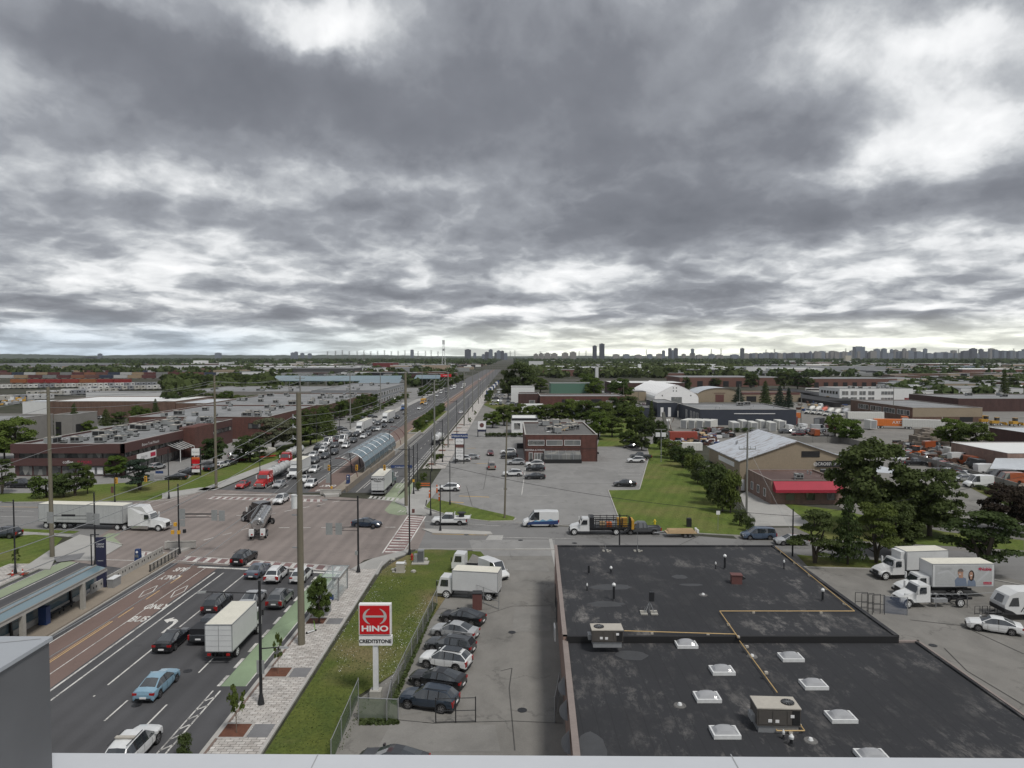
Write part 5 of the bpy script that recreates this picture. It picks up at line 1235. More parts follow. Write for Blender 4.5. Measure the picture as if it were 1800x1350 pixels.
# queue facing the camera beyond the crossing
g5='vehicles queueing at the far stop line'
Q=[('sedan',427,857,RED,'dark red sedan in the kerb lane beside red tractor'),('sedan',491,856,SIL,'silver sedan at the stop line right of the red tractor'),
('suv',547,856,WHT,'white car first at the stop line in the lane beside bus lane'),('sedan',535,847,WHT,'white car half hidden by the tall pole at far stop line'),
('suv',553,830,WHT,'white pickup with orange front behind the first white car'),('suv',553,814,GRY,'grey SUV behind the white pickup with orange front'),
('suv',551,804,WHT,'white SUV right of the white box truck in the queue'),('suv',571,806,DGR,'dark SUV right of the white box truck cab'),
('suv',568,795,WHT,'white SUV behind the dark SUV in the queue'),('suv',587,799,DGR,'charcoal SUV in the inner lane opposite station mouth'),
('suv',588,787,GRY,'dark grey SUV behind the charcoal SUV'),('van',576,783,WHT,'white van in the kerb lane ahead of the grey tanker'),('suv',561,788,SIL,'silver SUV by the kerb beside the white van'),
('suv',608,787,WHT,'white SUV alone in the turning lane beside the station'),('van',603,778,WHT,'white van behind the white SUV of the turning lane'),('suv',590,775,DGR,'dark SUV between the two white vans'),
('suv',621,778,DGR,'large charcoal SUV behind the white turning SUV'),('sedan',612,768,GRY,'grey sedan behind the second white van'),('sedan',639,770,WHT,'white sedan by the painted arrow left of station roof'),
('suv',626,767,DGR,'dark SUV in front of the first white semi'),('suv',647,765,GRY,'grey SUV right of the first white semi'),('suv',642,757,SIL,'silver SUV beside the white trailer of first semi'),
('suv',656,758,DGR,'dark SUV between white sedan and first semi trailer'),('sedan',665,757,WHT,'white sedan near the end of the dense queue'),('sedan',675,751,BLK,'black sedan opposite the shrub bed'),
('suv',664,747,GRY,'grey SUV left of the black sedan by the shrub bed'),('suv',656,744,SIL,'silver SUV behind first semi trailer'),('suv',688,743,DGR,'dark SUV right of the second white semi'),('suv',698,736,BLK,'black SUV beside trailer of second white semi'),
('sedan',737,720,WHT,'white sedan ahead of the yellow school bus'),('sedan',712,728,GRY,'grey sedan far back in the inner lane'),('suv',748,712,SIL,'silver SUV right of the yellow school bus'),
('sedan',754,705,GRY,'grey car just behind the school bus'),('sedan',768,697,WHT,'white car far up the avenue before white truck'),('suv',775,692,WHT,'white SUV far up the avenue behind the other white car'),('sedan',784,690,SIL,'silver car far up the avenue beside a white truck'),
('sedan',843,668,WHT,'tiny white car very far up the avenue left of the bus lanes'),('suv',793,685,WHT,'white SUV far up the avenue just ahead of white truck'),('suv',812,683,WHT,'white SUV far away beside a thin pole on the avenue')]
for k,px,py,col,lab in Q:car(k,px,py,-90,col,lab,g5,lod=1)
car('sedan',810,727,90,WHT,'white sedan alone driving away on the right carriageway',lod=1)
# cars parked outside shops left
for k,px,py,hd,col,lab in (('pickup',36,857,0,BLK,'black pickup parked at the far left between roadside trees'),('suv',276,825,75,SIL,'old silver jeep parked before the maroon block entrance'),('coupe',310,843,185,BLK,'black sedan leaving the maroon block lot'),('suv',332,834,185,DGR,'dark SUV behind the black sedan of the maroon block lot'),
('suv',372,827,80,BLK,'black SUV parked by the lawn left of second pole'),('suv',390,822,80,WHT,'white SUV parked by the lawn between dark cars'),('sedan',404,818,80,DGR,'dark sedan at the end of the lawn parking'),('suv',416,805,30,SIL,'silver SUV in the lot behind the lawn'),('sedan',436,803,30,WHT,'white sedan beside concrete mixer drum behind lawn'),('sedan',422,811,60,DRED,'maroon sedan parked under the small tree'),
('sedan',585,766,10,DGR,'dark sedan in the lot under the conical tree'),('sedan',608,762,10,SIL,'silver sedan in the lot by the avenue pole'),('suv',600,757,10,BLK,'black SUV in the lot left of the avenue pole'),('sedan',637,738,10,DGR,'dark sedan parked before the tan brick units'),('suv',655,735,10,BLK,'black SUV parked at the corner of tan brick units')):
 car(k,px,py,hd,col,lab,'cars parked outside the shops left of the avenue',lod=1)
def tk(name,px,py,hd,label,cat='truck',group=None,loc=None):
 p=loc or G(px,py,0);return empty(name,(p[0],p[1],ZR+.012),R(hd),label,cat,group)
def wheels(r,xs,w,Rw=.5,dual=False,wm='truck'):
 for x in xs:
  for s in (1,-1):place('wheel',WM[wm],r,(x,s*w,Rw))
def cab_windows(r,fx,z0,z1,hw,x0,x1,slope=.25,side=True):
 b=MB();b.poly([(fx+.02,-hw,z0),(fx+.02,hw,z0),(fx-slope+.02,hw*.94,z1),(fx-slope+.02,-hw*.94,z1)]);b.build('windscreen',M['car_glass'],r)
def box_body(r,x0,x1,z0,z1,hw,col='truck_white',roofm='box_roof_white',trim='galvanised',ribs=0):
 b=MB();b.box(x0,-hw,z0,x1,hw,z1-.004);b.build('cargo_box',M[col],r)
 b=MB();b.box(x0+.04,-hw+.04,z1-.003,x1-.04,hw-.04,z1+.02);b.build('box_roof',M[roofm],r)
 b=MB()
 for (ya,yb,za,zb) in ((-hw-.015,-hw+.05,z0,z1),(hw-.05,hw+.015,z0,z1)):
  b.box(x0-.02,ya,za,x0+.04,yb,zb+.02);b.box(x1-.04,ya,za,x1+.02,yb,zb+.02);b.box(x0,ya,zb-.05,x1,yb,zb+.022);b.box(x0,ya,za-.04,x1,yb,za+.05)
 b.box(x0-.02,-hw,z1-.08,x0+.03,hw,z1+.021);b.box(x0-.02,-hw,z0-.03,x0+.03,hw,z0+.05);b.build('box_frame',M[trim],r)
 b=MB();b.box(x0-.03,-.012,z0+.05,x0-.004,.012,z1-.09)
 for k in range(4):zz=z0+(z1-z0)*(k+1)/5;b.box(x0-.012,-hw+.06,zz,x0-.002,hw-.06,zz+.015)
 b.build('rear_door',M[trim],r)
def chassis(r,x0,x1,z=.75,hw=.42):b=MB();b.box(x0,-hw,z-.12,x1,-hw+.12,z+.12);b.box(x0,hw-.12,z-.12,x1,hw,z+.12);b.box(x0+.5,-hw+.12,z-.1,x0+.6,hw-.12,z+.1);b.build('chassis',M['charcoal_metal'],r)
def cabover(r,xf,col=WHT,h=2.35,hw=1.0,L=1.7):
 b=MB();b.prism([(xf-L,.55,hw),(xf-L,h,hw*.92),(xf-.35,h+.03,hw*.9),(xf-.12,1.45,hw),(xf,1.2,hw),(xf,.5,hw)]);o=b.build('cab',M['car_paint'],r,smooth=25);o.color=(*col,1)
 b=MB();b.poly([(xf-.10,-hw*.9,1.42),(xf-.10,hw*.9,1.42),(xf-.31,hw*.82,h-.12),(xf-.31,-hw*.82,h-.12)]);b.build('windscreen',M['car_glass'],r)
 for s in (1,-1):
  b=MB();b.poly([(xf-.35,s*(hw*.985),1.35),(xf-1.3,s*(hw*.985),1.35),(xf-1.3,s*hw*.955,h-.2),(xf-.5,s*hw*.955,h-.2)][::s]);b.v=[(x,y+s*.035,z) for x,y,z in b.v];b.build('side_window',M['car_glass'],r)
  b=MB();b.box(xf-.05,s*(hw+.02),1.4,xf+.05,s*(hw+.2),1.95);b.build('mirror',M['charcoal_metal'],r)
  b=MB();b.box(xf-.02,s*.6,.75,xf+.03,s*.92,.95);b.build('headlight',M['lamp_clear'],r)
 b=MB();b.box(xf-.02,-.5,.75,xf+.025,.5,1.0);b.build('grille',M['louvre_black'],r)
def bonnet_cab(r,xf,col=WHT,hood=1.7,cab=1.6,h=2.6,sleeper=0,hw=1.05,hh=1.65,zc=.62,fair=0,grille='charcoal_metal'):
 """xf = front bumper x; hood then cab then sleeper going back"""
 xw=xf-hood;xc=xw-cab;xs=xc-sleeper;b=MB()
 b.prism([(xw-.1,zc,hw),(xw-.1,hh+.02,hw*.9),(xw+.05,hh,hw*.86),(xf-.35,hh-.28,hw*.74),(xf-.05,hh-.55,hw*.72),(xf,zc,hw*.78)]);o=b.build('bonnet',M['car_paint'],r,smooth=25);o.color=(*col,1)
 b=MB();b.prism([(xc,zc,hw),(xc,h,hw*.93),(xw-.45,h+.03,hw*.9),(xw,hh,hw*.95),(xw,zc,hw)]);o=b.build('cab',M['car_paint'],r,smooth=25);o.color=(*col,1)
 if sleeper:
  b=MB();b.prism([(xs,.75,hw*1.12),(xs,h+fair,hw*1.08),(xc+.2,h+fair,hw*1.02),(xc+.9,h+.06,hw*.86),(xc+.02,h-.1,hw*1.05),(xc+.02,.75,hw*1.12)]);o=b.build('sleeper',M['car_paint'],r,smooth=25);o.color=(*col,1)
 b=MB();b.poly([(xw+.005,-hw*.9,hh+.06),(xw+.005,hw*.9,hh+.06),(xw-.42,hw*.84,h-.1),(xw-.42,-hw*.84,h-.1)]);b.v=[(x+.03,y,z) for x,y,z in b.v];b.build('windscreen',M['car_glass'],r)
 for s in (1,-1):
  b=MB();yy=hw*1.0;b.poly([(xw-.12,s*yy,hh+.0),(xw-1.15,s*yy,hh),(xw-1.15,s*(hw*.955+.0),h-.18),(xw-.5,s*hw*.95,h-.18)]);b.v=[(x,y+s*.03,z) for x,y,z in b.v];b.build('side_window',M['car_glass'],r)
  b=MB();b.box(xw-.15,s*(hw+.06),hh,xw-.02,s*(hw+.28),hh+.75);b.build('mirror',M['white_metal'],r)
  b=MB();xq=xf-hood*.42
  n=8;R2=.62
  for k in range(n):
   t0,t1=math.pi*k/n,math.pi*(k+1)/n
   b.poly([(xq+R2*math.cos(t0),s*hw*.70,.5+R2*math.sin(t0)),(xq+R2*math.cos(t1),s*hw*.70,.5+R2*math.sin(t1)),(xq+R2*math.cos(t1),s*(hw+.12),.5+R2*math.sin(t1)),(xq+R2*math.cos(t0),s*(hw+.12),.5+R2*math.sin(t0))])
  o=b.build('mudguard',M['car_paint'],r);o.color=(*col,1)
  b=MB();b.box(xf-.1,s*hw*.58,.85,xf+.02,s*hw*.80,1.05);b.build('headlight',M['lamp_clear'],r)
 b=MB();b.box(xf-.06,-hw*.5,.65,xf+.03,hw*.5,hh-.6);b.build('grille',M[grille],r)
 b=MB();b.box(xf-.12,-hw*1.0,.38,xf+.1,hw*1.0,.62);b.build('bumper',M['chrome' if sleeper else 'charcoal_metal'],r)
 return xf-hood*.42,xs
def steps(r,x0,x1,hw):b=MB();b.box(x0,-hw,.35,x1,-hw+.45,.85);b.box(x0,hw-.45,.35,x1,hw,.85);b.build('fuel_tank',M['chrome'],r)
# white box truck on the near avenue (seen from behind)
r=tk('box_truck',412,1138,90,'white box truck driving away in the kerb lane behind the queue');box_body(r,-3.5,2.6,1.05,3.5,1.22);cabover(r,4.5);chassis(r,-3.4,4.0);wheels(r,(3.3,-2.0),.98,.45)
for s in (1,-1):b=MB();b.box(-3.6,s*.7,.7,-3.5,s*1.0,.9);b.build('tail_light',M['tail_red'],r)
b=MB();b.box(-3.75,-1.1,.55,-3.6,1.1,.65);b.build('rear_step',M['charcoal_metal'],r)
flat_text('',(0,0,0),.1,'ink_grey') if 0 else None
# box truck parked at the gate, small cab truck behind
r=tk('box_truck',829,1049,170,'white cube truck parked across the end of lot behind open gate');box_body(r,-3.3,2.0,1.0,3.25,1.15);cabover(r,3.8,h=2.3);chassis(r,-3.3,3.4);wheels(r,(2.7,-2.2),.92,.42,wm='truck')
r=tk('cab_truck',818,1003,172,'small white cab truck behind the parked cube truck on the grass');cabover(r,1.6,h=2.3);chassis(r,-2.4,1.2);wheels(r,(.6,-1.8),.9,.42)
# Midland trailer truck
r=tk('trailer_truck',664,862,90,'white box trailer truck with Midland lettering leaving the crossing');r.location=(*G(664,872),ZR)
box_body(r,0,9.2,1.1,3.95,1.27,'truck_white','box_roof_white');chassis(r,.2,9.5);wheels(r,(1.3,2.5),1.05)
for nm,tx,z,s_,m_ in (('','MIDLAND',3.3,.62,'ink_black'),('','Transport',2.9,.34,'ink_black')):
 flat_text(tx,(-.035,0,z),s_,m_,parent=r,rot=(R(90),0,R(-90)),name='door_lettering',kind=None,bold=.01)
b=MB();b.box(-.15,-1.2,.5,0,1.2,.7);b.build('rear_bumper',M['galvanised'],r)
xf,xs=bonnet_cab(r,15.6,(.05,.10,.10),1.7,1.7,2.6,1.2,fair=.4);wheels(r,(xf,10.6,11.8),1.03);steps(r,12.3,13.4,1.15)
# white semi turning into the crossing
p=G(176,934);r=tk('semi_truck',0,0,-6,'white semi truck with long pale grey trailer crossing at left','semi truck',loc=(-82.0,108.5+0))
r.location=(G(148,930)[0],G(148,930)[1]+.8,ZR);box_body(r,-7.4,7.0,1.15,3.95,1.27,'trailer_grey','box_roof_white');wheels(r,(-6.2,-4.9,-3.0),1.05);chassis(r,-7.2,7)
xf,xs=bonnet_cab(r,13.8,WHT,2.2,1.7,2.75,2.1,fair=1.1,hh=1.85);wheels(r,(xf,7.2,6.0),1.05);steps(r,8.4,11.2,1.25)
b=MB()
for k in range(15):b.box(-7.3+k*1.0,-1.275,1.2,-7.26+k*1.0,-1.268,3.9)
q=b.build('side_seams',M['galvanised'],r);q['kind']='stuff'
# chrome tanker with black tractor in the middle of the crossing
def tank(r,x0,x1,zc,rad,m='chrome',rings=5,hatches=4):
 b=MB();n=20;prof=[(x0,rad*.75),(x0+.25,rad),(x1-.25,rad),(x1,rad*.75)]
 for (xa,ra),(xb,rb_) in zip(prof,prof[1:]):b.tube((xa,0,zc),(xb,0,zc),ra,rb_,n,caps=False)
 b.tube((x0-.02,0,zc),(x0,0,zc),.1,rad*.75,n,caps=False);b.tube((x1,0,zc),(x1+.02,0,zc),rad*.75,.1,n,caps=False);b.build('tank',M[m],r,smooth=40)
 for k in range(rings):x=x0+(x1-x0)*(k+.5)/rings;b=MB();b.tube((x-.05,0,zc),(x+.05,0,zc),rad+.04,rad+.04,n,caps=False);b.build('tank_hoop',M['steel'],r)
 for k in range(hatches):x=x0+(x1-x0)*(k+.8)/(hatches+.6);b=MB();b.tube((x,0,zc+rad-.02),(x,0,zc+rad+.2),.35,.32,12);b.build('hatch',M['galvanised'],r)
r=tk('tanker_truck',452,940,102,'chrome tanker truck with black tractor turning in the crossing','tanker truck')
r.location=(G(452,951)[0],G(452,951)[1],ZR);tank(r,.4,10.5,2.35,1.0);chassis(r,0,10.5,.9);wheels(r,(1.4,2.8),1.05)
b=MB();b.box(-.1,-1.15,.75,.3,-.45,1.75);b.box(-.1,.45,.75,.3,1.15,1.75);b.build('rear_cabinet',M['white_metal'],r)
for s in (1,-1):b=MB();b.box(-.14,s*.6,.9,-.1,s*.85,1.1);b.build('tail_light',M['tail_red'],r)
b=MB();b.box(1.0,.95,3.0,10.0,1.0,3.5);b.build('walkway_rail',M['steel'],r)
t=empty('tractor',(10.2,0,0),R(40));t.parent=r;xf,xs=bonnet_cab(t,5.8,(.02,.018,.02),2.0,1.6,2.9,1.8,fair=.7,hh=1.9);wheels(t,(xf,-.2,1.0),1.03);chassis(t,-.8,4);steps(t,1.4,3.0,1.15)
# red tractor with grey tanker in the queue
r=tk('tanker_truck',0,0,-90,'red nosed tanker truck with long grey tank at the far stop line','tanker truck');p=G(455,860);r.location=(p[0],p[1],ZR)
xf,xs=bonnet_cab(r,0,RED,2.0,1.6,2.7,1.8,fair=.5,hh=1.8,grille='chrome');wheels(r,(xf,-5.6,-6.8),1.05);steps(r,-4.6,-2.4,1.15);tank(r,-18.5,-6.2,2.3,1.05,'trailer_grey',6,3);wheels(r,(-16.8,-15.5),1.05);chassis(r,-18.3,-1,.9)
r=tk('box_truck',0,0,-90,'white box truck with large cab in the middle queue lane');p=G(513,843);r.location=(p[0],p[1],ZR);bonnet_cab(r,0,WHT,1.3,1.5,2.5);wheels(r,(-.8,-7.2),1.0);box_body(r,-10.5,-2.9,1.1,3.8,1.25);chassis(r,-10.3,-1)
r=tk('tanker_truck',0,0,-90,'pale grey tanker with red cab in kerb lane behind red tractor','tanker truck');p=G(505,818);r.location=(-58.4+.3,p[1],ZR)
xf,xs=bonnet_cab(r,0,RED,1.6,1.6,2.7,1.0,fair=.2);wheels(r,(xf,-4.6,-5.8),1.05);tank(r,-15.5,-4.8,2.3,1.05,'trailer_grey',6,3);wheels(r,(-14.2,-13),1.05)
for (px,py,lab) in ((629,763,'first white semi in the queue, its trailer beside two thin poles'),(675,744,'second white semi, taller and further back in the queue')):
 r=tk('semi_truck',0,0,-90,lab,'semi truck');p=G(px,py);r.location=(p[0],p[1],ZR);xf,xs=bonnet_cab(r,0,WHT,1.6,1.6,2.8,1.8,fair=1.1,hh=1.8);wheels(r,(xf,-5,-6.2),1.05);box_body(r,-20,-5.4,1.15,4.05,1.27);wheels(r,(-18.5,-17.3),1.05)
for (px,py,col,lab,ww) in ((708,722,BLU,'blue bonneted truck by the left kerb past the second white semi',BLU),(798,684,WHT,'white box truck far up the avenue at the left kerb',WHT),(815,681,OFFW,'white truck behind the far box truck up the avenue',OFFW)):
 r=tk('box_truck',0,0,-90,lab);p=G(px,py);r.location=(p[0],p[1],ZR);bonnet_cab(r,0,col,1.5,1.6,2.6);wheels(r,(-.8,-7),1.0);box_body(r,-9.5,-3.2,1.1,3.4,1.25)
def school_bus():
 r=tk('school_bus',0,0,-90,'yellow school bus coming up the far left carriageway','school bus');p=G(742,711);r.location=(p[0],p[1],ZR)
 bonnet_cab(r,0,(.55,.28,.02),1.2,1.2,2.5);b=MB();b.box(-10.5,-1.2,.8,-2.3,1.2,2.95);b.build('body',M['machine_yellow'],r);b=MB();b.box(-2.29,-1.05,1.7,-2.26,1.05,2.6);b.build('windscreen',M['car_glass'],r)
 for k in range(8):
  for s in (1,-1):b=MB();b.box(-10.1+k*.95,s*1.2,1.75,-9.4+k*.95,s*1.215,2.4);b.build('side_window',M['car_glass'],r)
 wheels(r,(-.8,-7.5),1.0)
school_bus()
# tanker on the right carriageway
r=tk('tanker_truck',0,0,90,'pale green grey milk tanker driving away behind the thin poles','tanker truck');p=G(766,783);r.location=(p[0],p[1],ZR);tank(r,0,9,2.2,1.05,'truck_white',4,2);wheels(r,(1,2.3),1.05);chassis(r,0,9,.9);bonnet_cab(r,14.5,(.3,.33,.3),1.6,1.6,2.6,.8);wheels(r,(13.5,9.4),1.03)
b=MB();b.box(-.1,-1.1,.6,.2,1.1,1.6);b.build('rear_cabinet',M['charcoal_metal'],r)
# white flatbed pickup with a pedestal load
r=car('pickup',790,922,180,WHT,'white crew cab flatbed pickup waiting beside the kerb island',name='flatbed_pickup');
b=MB();b.box(-3.4,-1.1,1.14,-.85,1.1,1.26);b.build('flatbed',M['white_metal'],r)
b=MB();b.tube((-2.0,.0,1.26),(-2.0,.0,1.9),.45,.45,12);b.tube((-2.0,0,1.9),(-2.0,0,1.98),.75,.75,16);b.build('reel_load',M['charcoal_metal'],r)
b=MB();b.box(-.9,-1.0,1.26,-.84,1.0,1.95);b.build('headboard',M['white_metal'],r)
b=MB();b.tube((-3.3,.9,.9),(-3.6,1.0,1.9),.08,.06,6);b.build('tail_ramp',M['white_metal'],r)
# stake bed truck
r=tk('stake_truck',1058,941,180,'white cabbed stake bed truck with black rails carrying yellow gear');
r.location.y=G(0,941)[1]+1
xf,xs=bonnet_cab(r,4.9,WHT,1.5,1.5,2.5);wheels(r,(xf,-2.2),1.0);chassis(r,-4.2,4);b=MB();b.box(-4.4,-1.2,1.05,1.8,1.2,1.2);b.build('deck',M['charcoal_metal'],r)
b=MB();b.box(1.2,-1.15,1.2,1.85,1.15,2.75);b.build('headboard',M['charcoal_metal'],r)
for z in (1.5,1.85,2.2,2.5):
 for s in (-1,1):b=MB();b.box(-4.3,s*1.18-.03,z,1.1,s*1.18+.03,z+.1);b.build('rail',M['charcoal_metal'],r)
for k in range(6):
 for s in (-1,1):b=MB();x=-4.2+k*1.05;b.box(x-.05,s*1.24-.03,1.2,x+.05,s*1.24+.03,2.65);b.build('stake',M['charcoal_metal'],r)
b=MB();b.tube((1.9,.9,1.2),(1.9,.9,3.2),.07,.07,8);b.build('exhaust_stack',M['chrome'],r);b=MB();b.box(.6,-1.2,.45,1.8,-.8,.95);b.build('fuel_tank',M['chrome'],r)
for i,(x,y,z,m_) in enumerate(((-3.6,.2,2.2,'machine_yellow'),(-2.9,-.4,2.0,'machine_yellow'),(-1.2,.3,1.5,'hydro_orange'),(-.2,-.3,1.5,'timber'),(-2.0,.2,1.5,'galvanised'))):
 b=MB();b.box(x-.4,y-.35,1.21,x+.4,y+.35,z+.35);b.build('cargo_piece',M[m_],r)
b=MB();b.box(-4.95,-1.1,.9,-4.55,1.1,2.3);b.build('tail_lift',M['machine_yellow'],r);b=MB();b.box(-4.5,-1.1,.6,-4.42,1.1,2.6);b.build('tailgate',M['louvre_black'],r)
# timber trailer
r=tk('flat_trailer',1193,943,180,'low twin axle trailer loaded with pale planks','trailer');b=MB();b.box(-2.6,-.95,.62,2.0,.95,.74);b.build('deck',M['timber'],r)
b=MB();b.tube((2.0,.7,.6),(3.8,0,.55),.06,.06,6);b.tube((2.0,-.7,.6),(3.8,0,.55),.06,.06,6);b.build('drawbar',M['galvanised'],r)
for x in (-1.5,-.8):
 for s in (1,-1):place('wheel',WM['small'],r,(x,s*.95,.3))
for k in range(9):b=MB();rr_=random.Random(k);b.box(-2.3+rr_.uniform(0,.4),-.85+k*.19,.75,1.6+rr_.uniform(-.4,.2),-.70+k*.19,.98+.12*(k%2));b.build('plank',M['timber'],r)
for s in (1,-1):b=MB();b.box(-2.9,s*.5-.3,.7,-2.6,s*.5+.3,1.15);b.build('ramp',M['white_metal'],r)
# right yard trucks
def yard_truck(px,py,label,box=None,boxm='truck_white',reefer=False,hd=186):
 r=tk('box_truck',px,py,hd,label);xf,xs=bonnet_cab(r,4.2,WHT,1.6,1.6,2.45,hh=1.6);wheels(r,(xf,-2.4),.98);chassis(r,-4.2,3.6)
 if box:box_body(r,box[0],box[1],1.2,box[2],1.2,boxm)
 return r
y1_=yard_truck(1594,1014,'white bonneted truck with refrigerated box furthest back in the yard',(-4.6,.9,3.5));b=MB();b.box(.95,-.9,2.4,1.5,.9,3.4);b.build('cooling_unit',M['white_metal'],y1_)
nb=yard_truck(1640,1046,'white box truck with Noble lettering and smiling couple mural',None);nb.rotation_euler[2]=R(181)
box_body(nb,-6.2,.9,1.35,3.95,1.25)
# mural on the +y side (faces the camera because the truck points left)
def mural(r):
 Y=1.262
 def pl(pts,m,k,name):b=MB();b.poly([(x,Y+.004*k,z) for x,z in pts]);return b.build(name,M[m],r)
 ell=lambda cx,cz,a,c,n=18,t0=0,t1=2*math.pi:[(cx+a*math.cos(t0+(t1-t0)*i/n),cz+c*math.sin(t0+(t1-t0)*i/n)) for i in range(n+(t1-t0<6))]
 pl([(.6,1.5),(.6,3.8),(-5.95,3.8),(-5.95,1.5)],'trailer_grey',1,'mural_panel')
 for pts in ([(.3,3.0),(-.9,3.3),(-2.0,2.3),(-2.0,2.1),(-.9,3.1),(.3,2.8)],[(-4.2,2.0),(-5.5,3.2),(-5.6,3.0),(-4.3,1.8)]):pl(pts,'mural_grey',2,'mural_line')
 pl([(-1.75,1.42),(-1.65,2.1),(-1.95,2.45),(-2.5,2.5),(-2.95,2.3),(-3.1,1.42)],'shirt_blue',3,'mural_figure');pl([(-2.1,2.35),(-2.1,2.75),(-2.6,2.75),(-2.6,2.35)],'skin_tone',4,'mural_figure');pl(ell(-2.3,2.98,.31,.42),'skin_tone',5,'mural_figure');pl(ell(-2.3,3.08,.34,.36,14,0,math.pi),'hair_grey',6,'mural_figure')
 pl(ell(-2.22,2.98,.24,.26,14,math.pi,2*math.pi),'skin_tone',7,'mural_figure')
 pl([(-3.1,1.42),(-3.15,2.0),(-3.45,2.3),(-3.8,2.25),(-4.05,1.9),(-4.1,1.42)],'shirt_blue',4,'mural_figure');pl(ell(-3.55,2.62,.34,.62),'hair_dark',5,'mural_figure');pl(ell(-3.52,2.75,.22,.33),'skin_tone',6,'mural_figure');pl([(-3.4,2.2),(-3.4,2.45),(-3.65,2.45),(-3.65,2.2)],'skin_tone',7,'mural_figure')
 for cx in (-2.22,-3.52):pl(ell(cx,2.80 if cx>-3 else 2.63,.11,.05,10),'sign_white',8,'mural_smile')
 for cx,cz in ((-2.12,3.03),(-2.34,3.03),(-3.44,2.84),(-3.61,2.84)):pl(ell(cx,cz,.03,.025,8),'ink_black',8,'mural_eye')
 flat_text('Noble',(-5.2,Y+.03,3.35),.52,'ink_red',parent=r,rot=(R(90),0,R(180)),name='side_lettering',kind=None,bold=.012)
 pl(ell(-4.45,3.38,.11,.11),'ink_red',5,'emblem_petal');pl([(-4.62,3.5),(-4.5,3.65),(-4.3,3.5),(-4.42,3.5)],'ink_grey',5,'emblem_petal');pl([(-4.62,3.26),(-4.5,3.1),(-4.3,3.26),(-4.42,3.3)],'ink_grey',5,'emblem_petal')
 flat_text('Trusted in plumbing,\nheating and electrical',(-.62,Y+.03,3.45),.16,'ink_grey',parent=r,rot=(R(90),0,R(180)),name='side_lettering',kind=None)
 b=MB();b.box(-5.9,Y+.01,1.6,-4.95,Y+.02,1.88);b.build('stripe_block',M['ink_red'],r);flat_text('CALL US TODAY',(-5.4,Y+.03,1.74),.12,'sign_white',parent=r,rot=(R(90),0,R(180)),name='side_lettering',kind=None)
mural(nb)
cc=yard_truck(1640,1063,'white cab and bare chassis truck in front of the Noble truck');cc.rotation_euler[2]=R(183)
b=MB();b.box(-1.0,-1.0,.55,1.0,-.5,.95);b.box(-1.0,.5,.55,.6,1.0,.95);b.build('battery_box',M['galvanised'],cc);b=MB();b.box(1.05,-.3,.9,1.25,.3,2.3);b.build('exhaust_stack',M['copper_box'],cc)
for k in range(5):b=MB();b.box(-3.6+k*.8,-.55,.85,-3.4+k*.8,.55,1.1);b.build('cross_member',M['charcoal_metal'],cc)
# camper trailer at right edge
def camper():
 p=G(1800,1088);r=empty('travel_trailer',(p[0]+.6,p[1]+.5,0.03),R(0),'white camper trailer with curved black windowed nose at right edge','camper trailer')
 b=MB();b.prism([(-3.0,.9,1.15),(-3.1,1.6,1.15),(-2.6,2.6,1.1),(-1.7,3.05,1.1),(3.2,3.05,1.1),(3.2,.7,1.15),(-2.2,.7,1.15)]);b.build('shell',M['truck_white'],r,smooth=20)
 b=MB();b.poly([(-3.06,-.6,1.75),(-3.06,.6,1.75),(-2.68,.52,2.45),(-2.68,-.52,2.45)]);b.v=[(x-.05,y,z) for x,y,z in b.v];b.build('front_window',M['car_glass'],r)
 b=MB();b.prism([(-3.12,.85,1.17),(-3.14,1.3,1.17),(-2.3,1.0,1.17),(-1.8,.66,1.17)]);b.build('nose_guard',M['charcoal_metal'],r)
 b=MB();b.poly([(-2.7,-1.16,1.55),(-1.6,-1.16,1.55),(-1.7,-1.13,2.45),(-2.3,-1.13,2.4)]);b.v=[(x,y-.02,z) for x,y,z in b.v];b.build('side_window',M['car_glass'],r)
 for k in range(3):b=MB();b.tube((-1.4+.3*k,-1.17,1.0),(-.4+.25*k,-1.16,2.5),.05,.05,4);b.build('swoosh_graphic',M['charcoal_metal'],r)
 b=MB();b.tube((-3.0,-.5,.55),(-4.3,0,.5),.07,.07,6);b.tube((-3.0,.5,.55),(-4.3,0,.5),.07,.07,6);b.build('drawbar',M['charcoal_metal'],r)
 for s in (1,-1):place('wheel',WM['suv'],r,(.8,s*1.05,.37))
camper()
# ---------------------------------------------------------------- poles, signals, wires
def hz(px_y,Y):return H-(px_y-HOR)*Y/F
def upole(px,py,ytop,label,r=.2,arms=(),m='pole_wood',group='tall utility poles along the avenue',loc=None):
 p=loc or G(px,py);Y=p[1];h=hz(ytop,Y) if ytop else 20;root=empty('utility_pole',(p[0],p[1],0),0,label,'utility pole',group)
 b=MB();n=4
 for k in range(n):b.tube((0,0,h*k/n),(0,0,h*(k+1)/n),r*(1-.35*k/n),r*(1-.35*(k+1)/n),10,caps=(k==n-1))
 b.build('pole',M[m],root,smooth=60)
 for (z,w,dirx) in arms:
  b=MB()
  if dirx:b.box(-w,-.08,z-.07,w,.08,z+.07)
  else:b.box(-.08,-w,z-.07,.08,w,z+.07)
  b.build('crossarm',M[m],root)
  for s in (-1,0,1):
   b=MB();c=(s*w*.9,0) if dirx else (0,s*w*.9);b.tube((c[0],c[1],z+.07),(c[0],c[1],z+.35),.06,.05,6);b.build('insulator',M['galvanised'],root)
 return root,h
PR=[(-20,9),G(530,1135),G(714,890),G(764,819),G(788,787),G(816,749),G(831,724),G(841,710),(-19.5,470),(-19.5,540),(-19.8,620),(-20,720),(-20,850),(-20,1000)]
PLt=[(-63,40),G(92,980),G(380,858),G(529,800),G(616,755),G(669,724),(-64,420),(-64,500),(-64,590),(-64,700),(-65,840)]
tops={1:690,2:655,3:668,4:655,5:652,6:650}
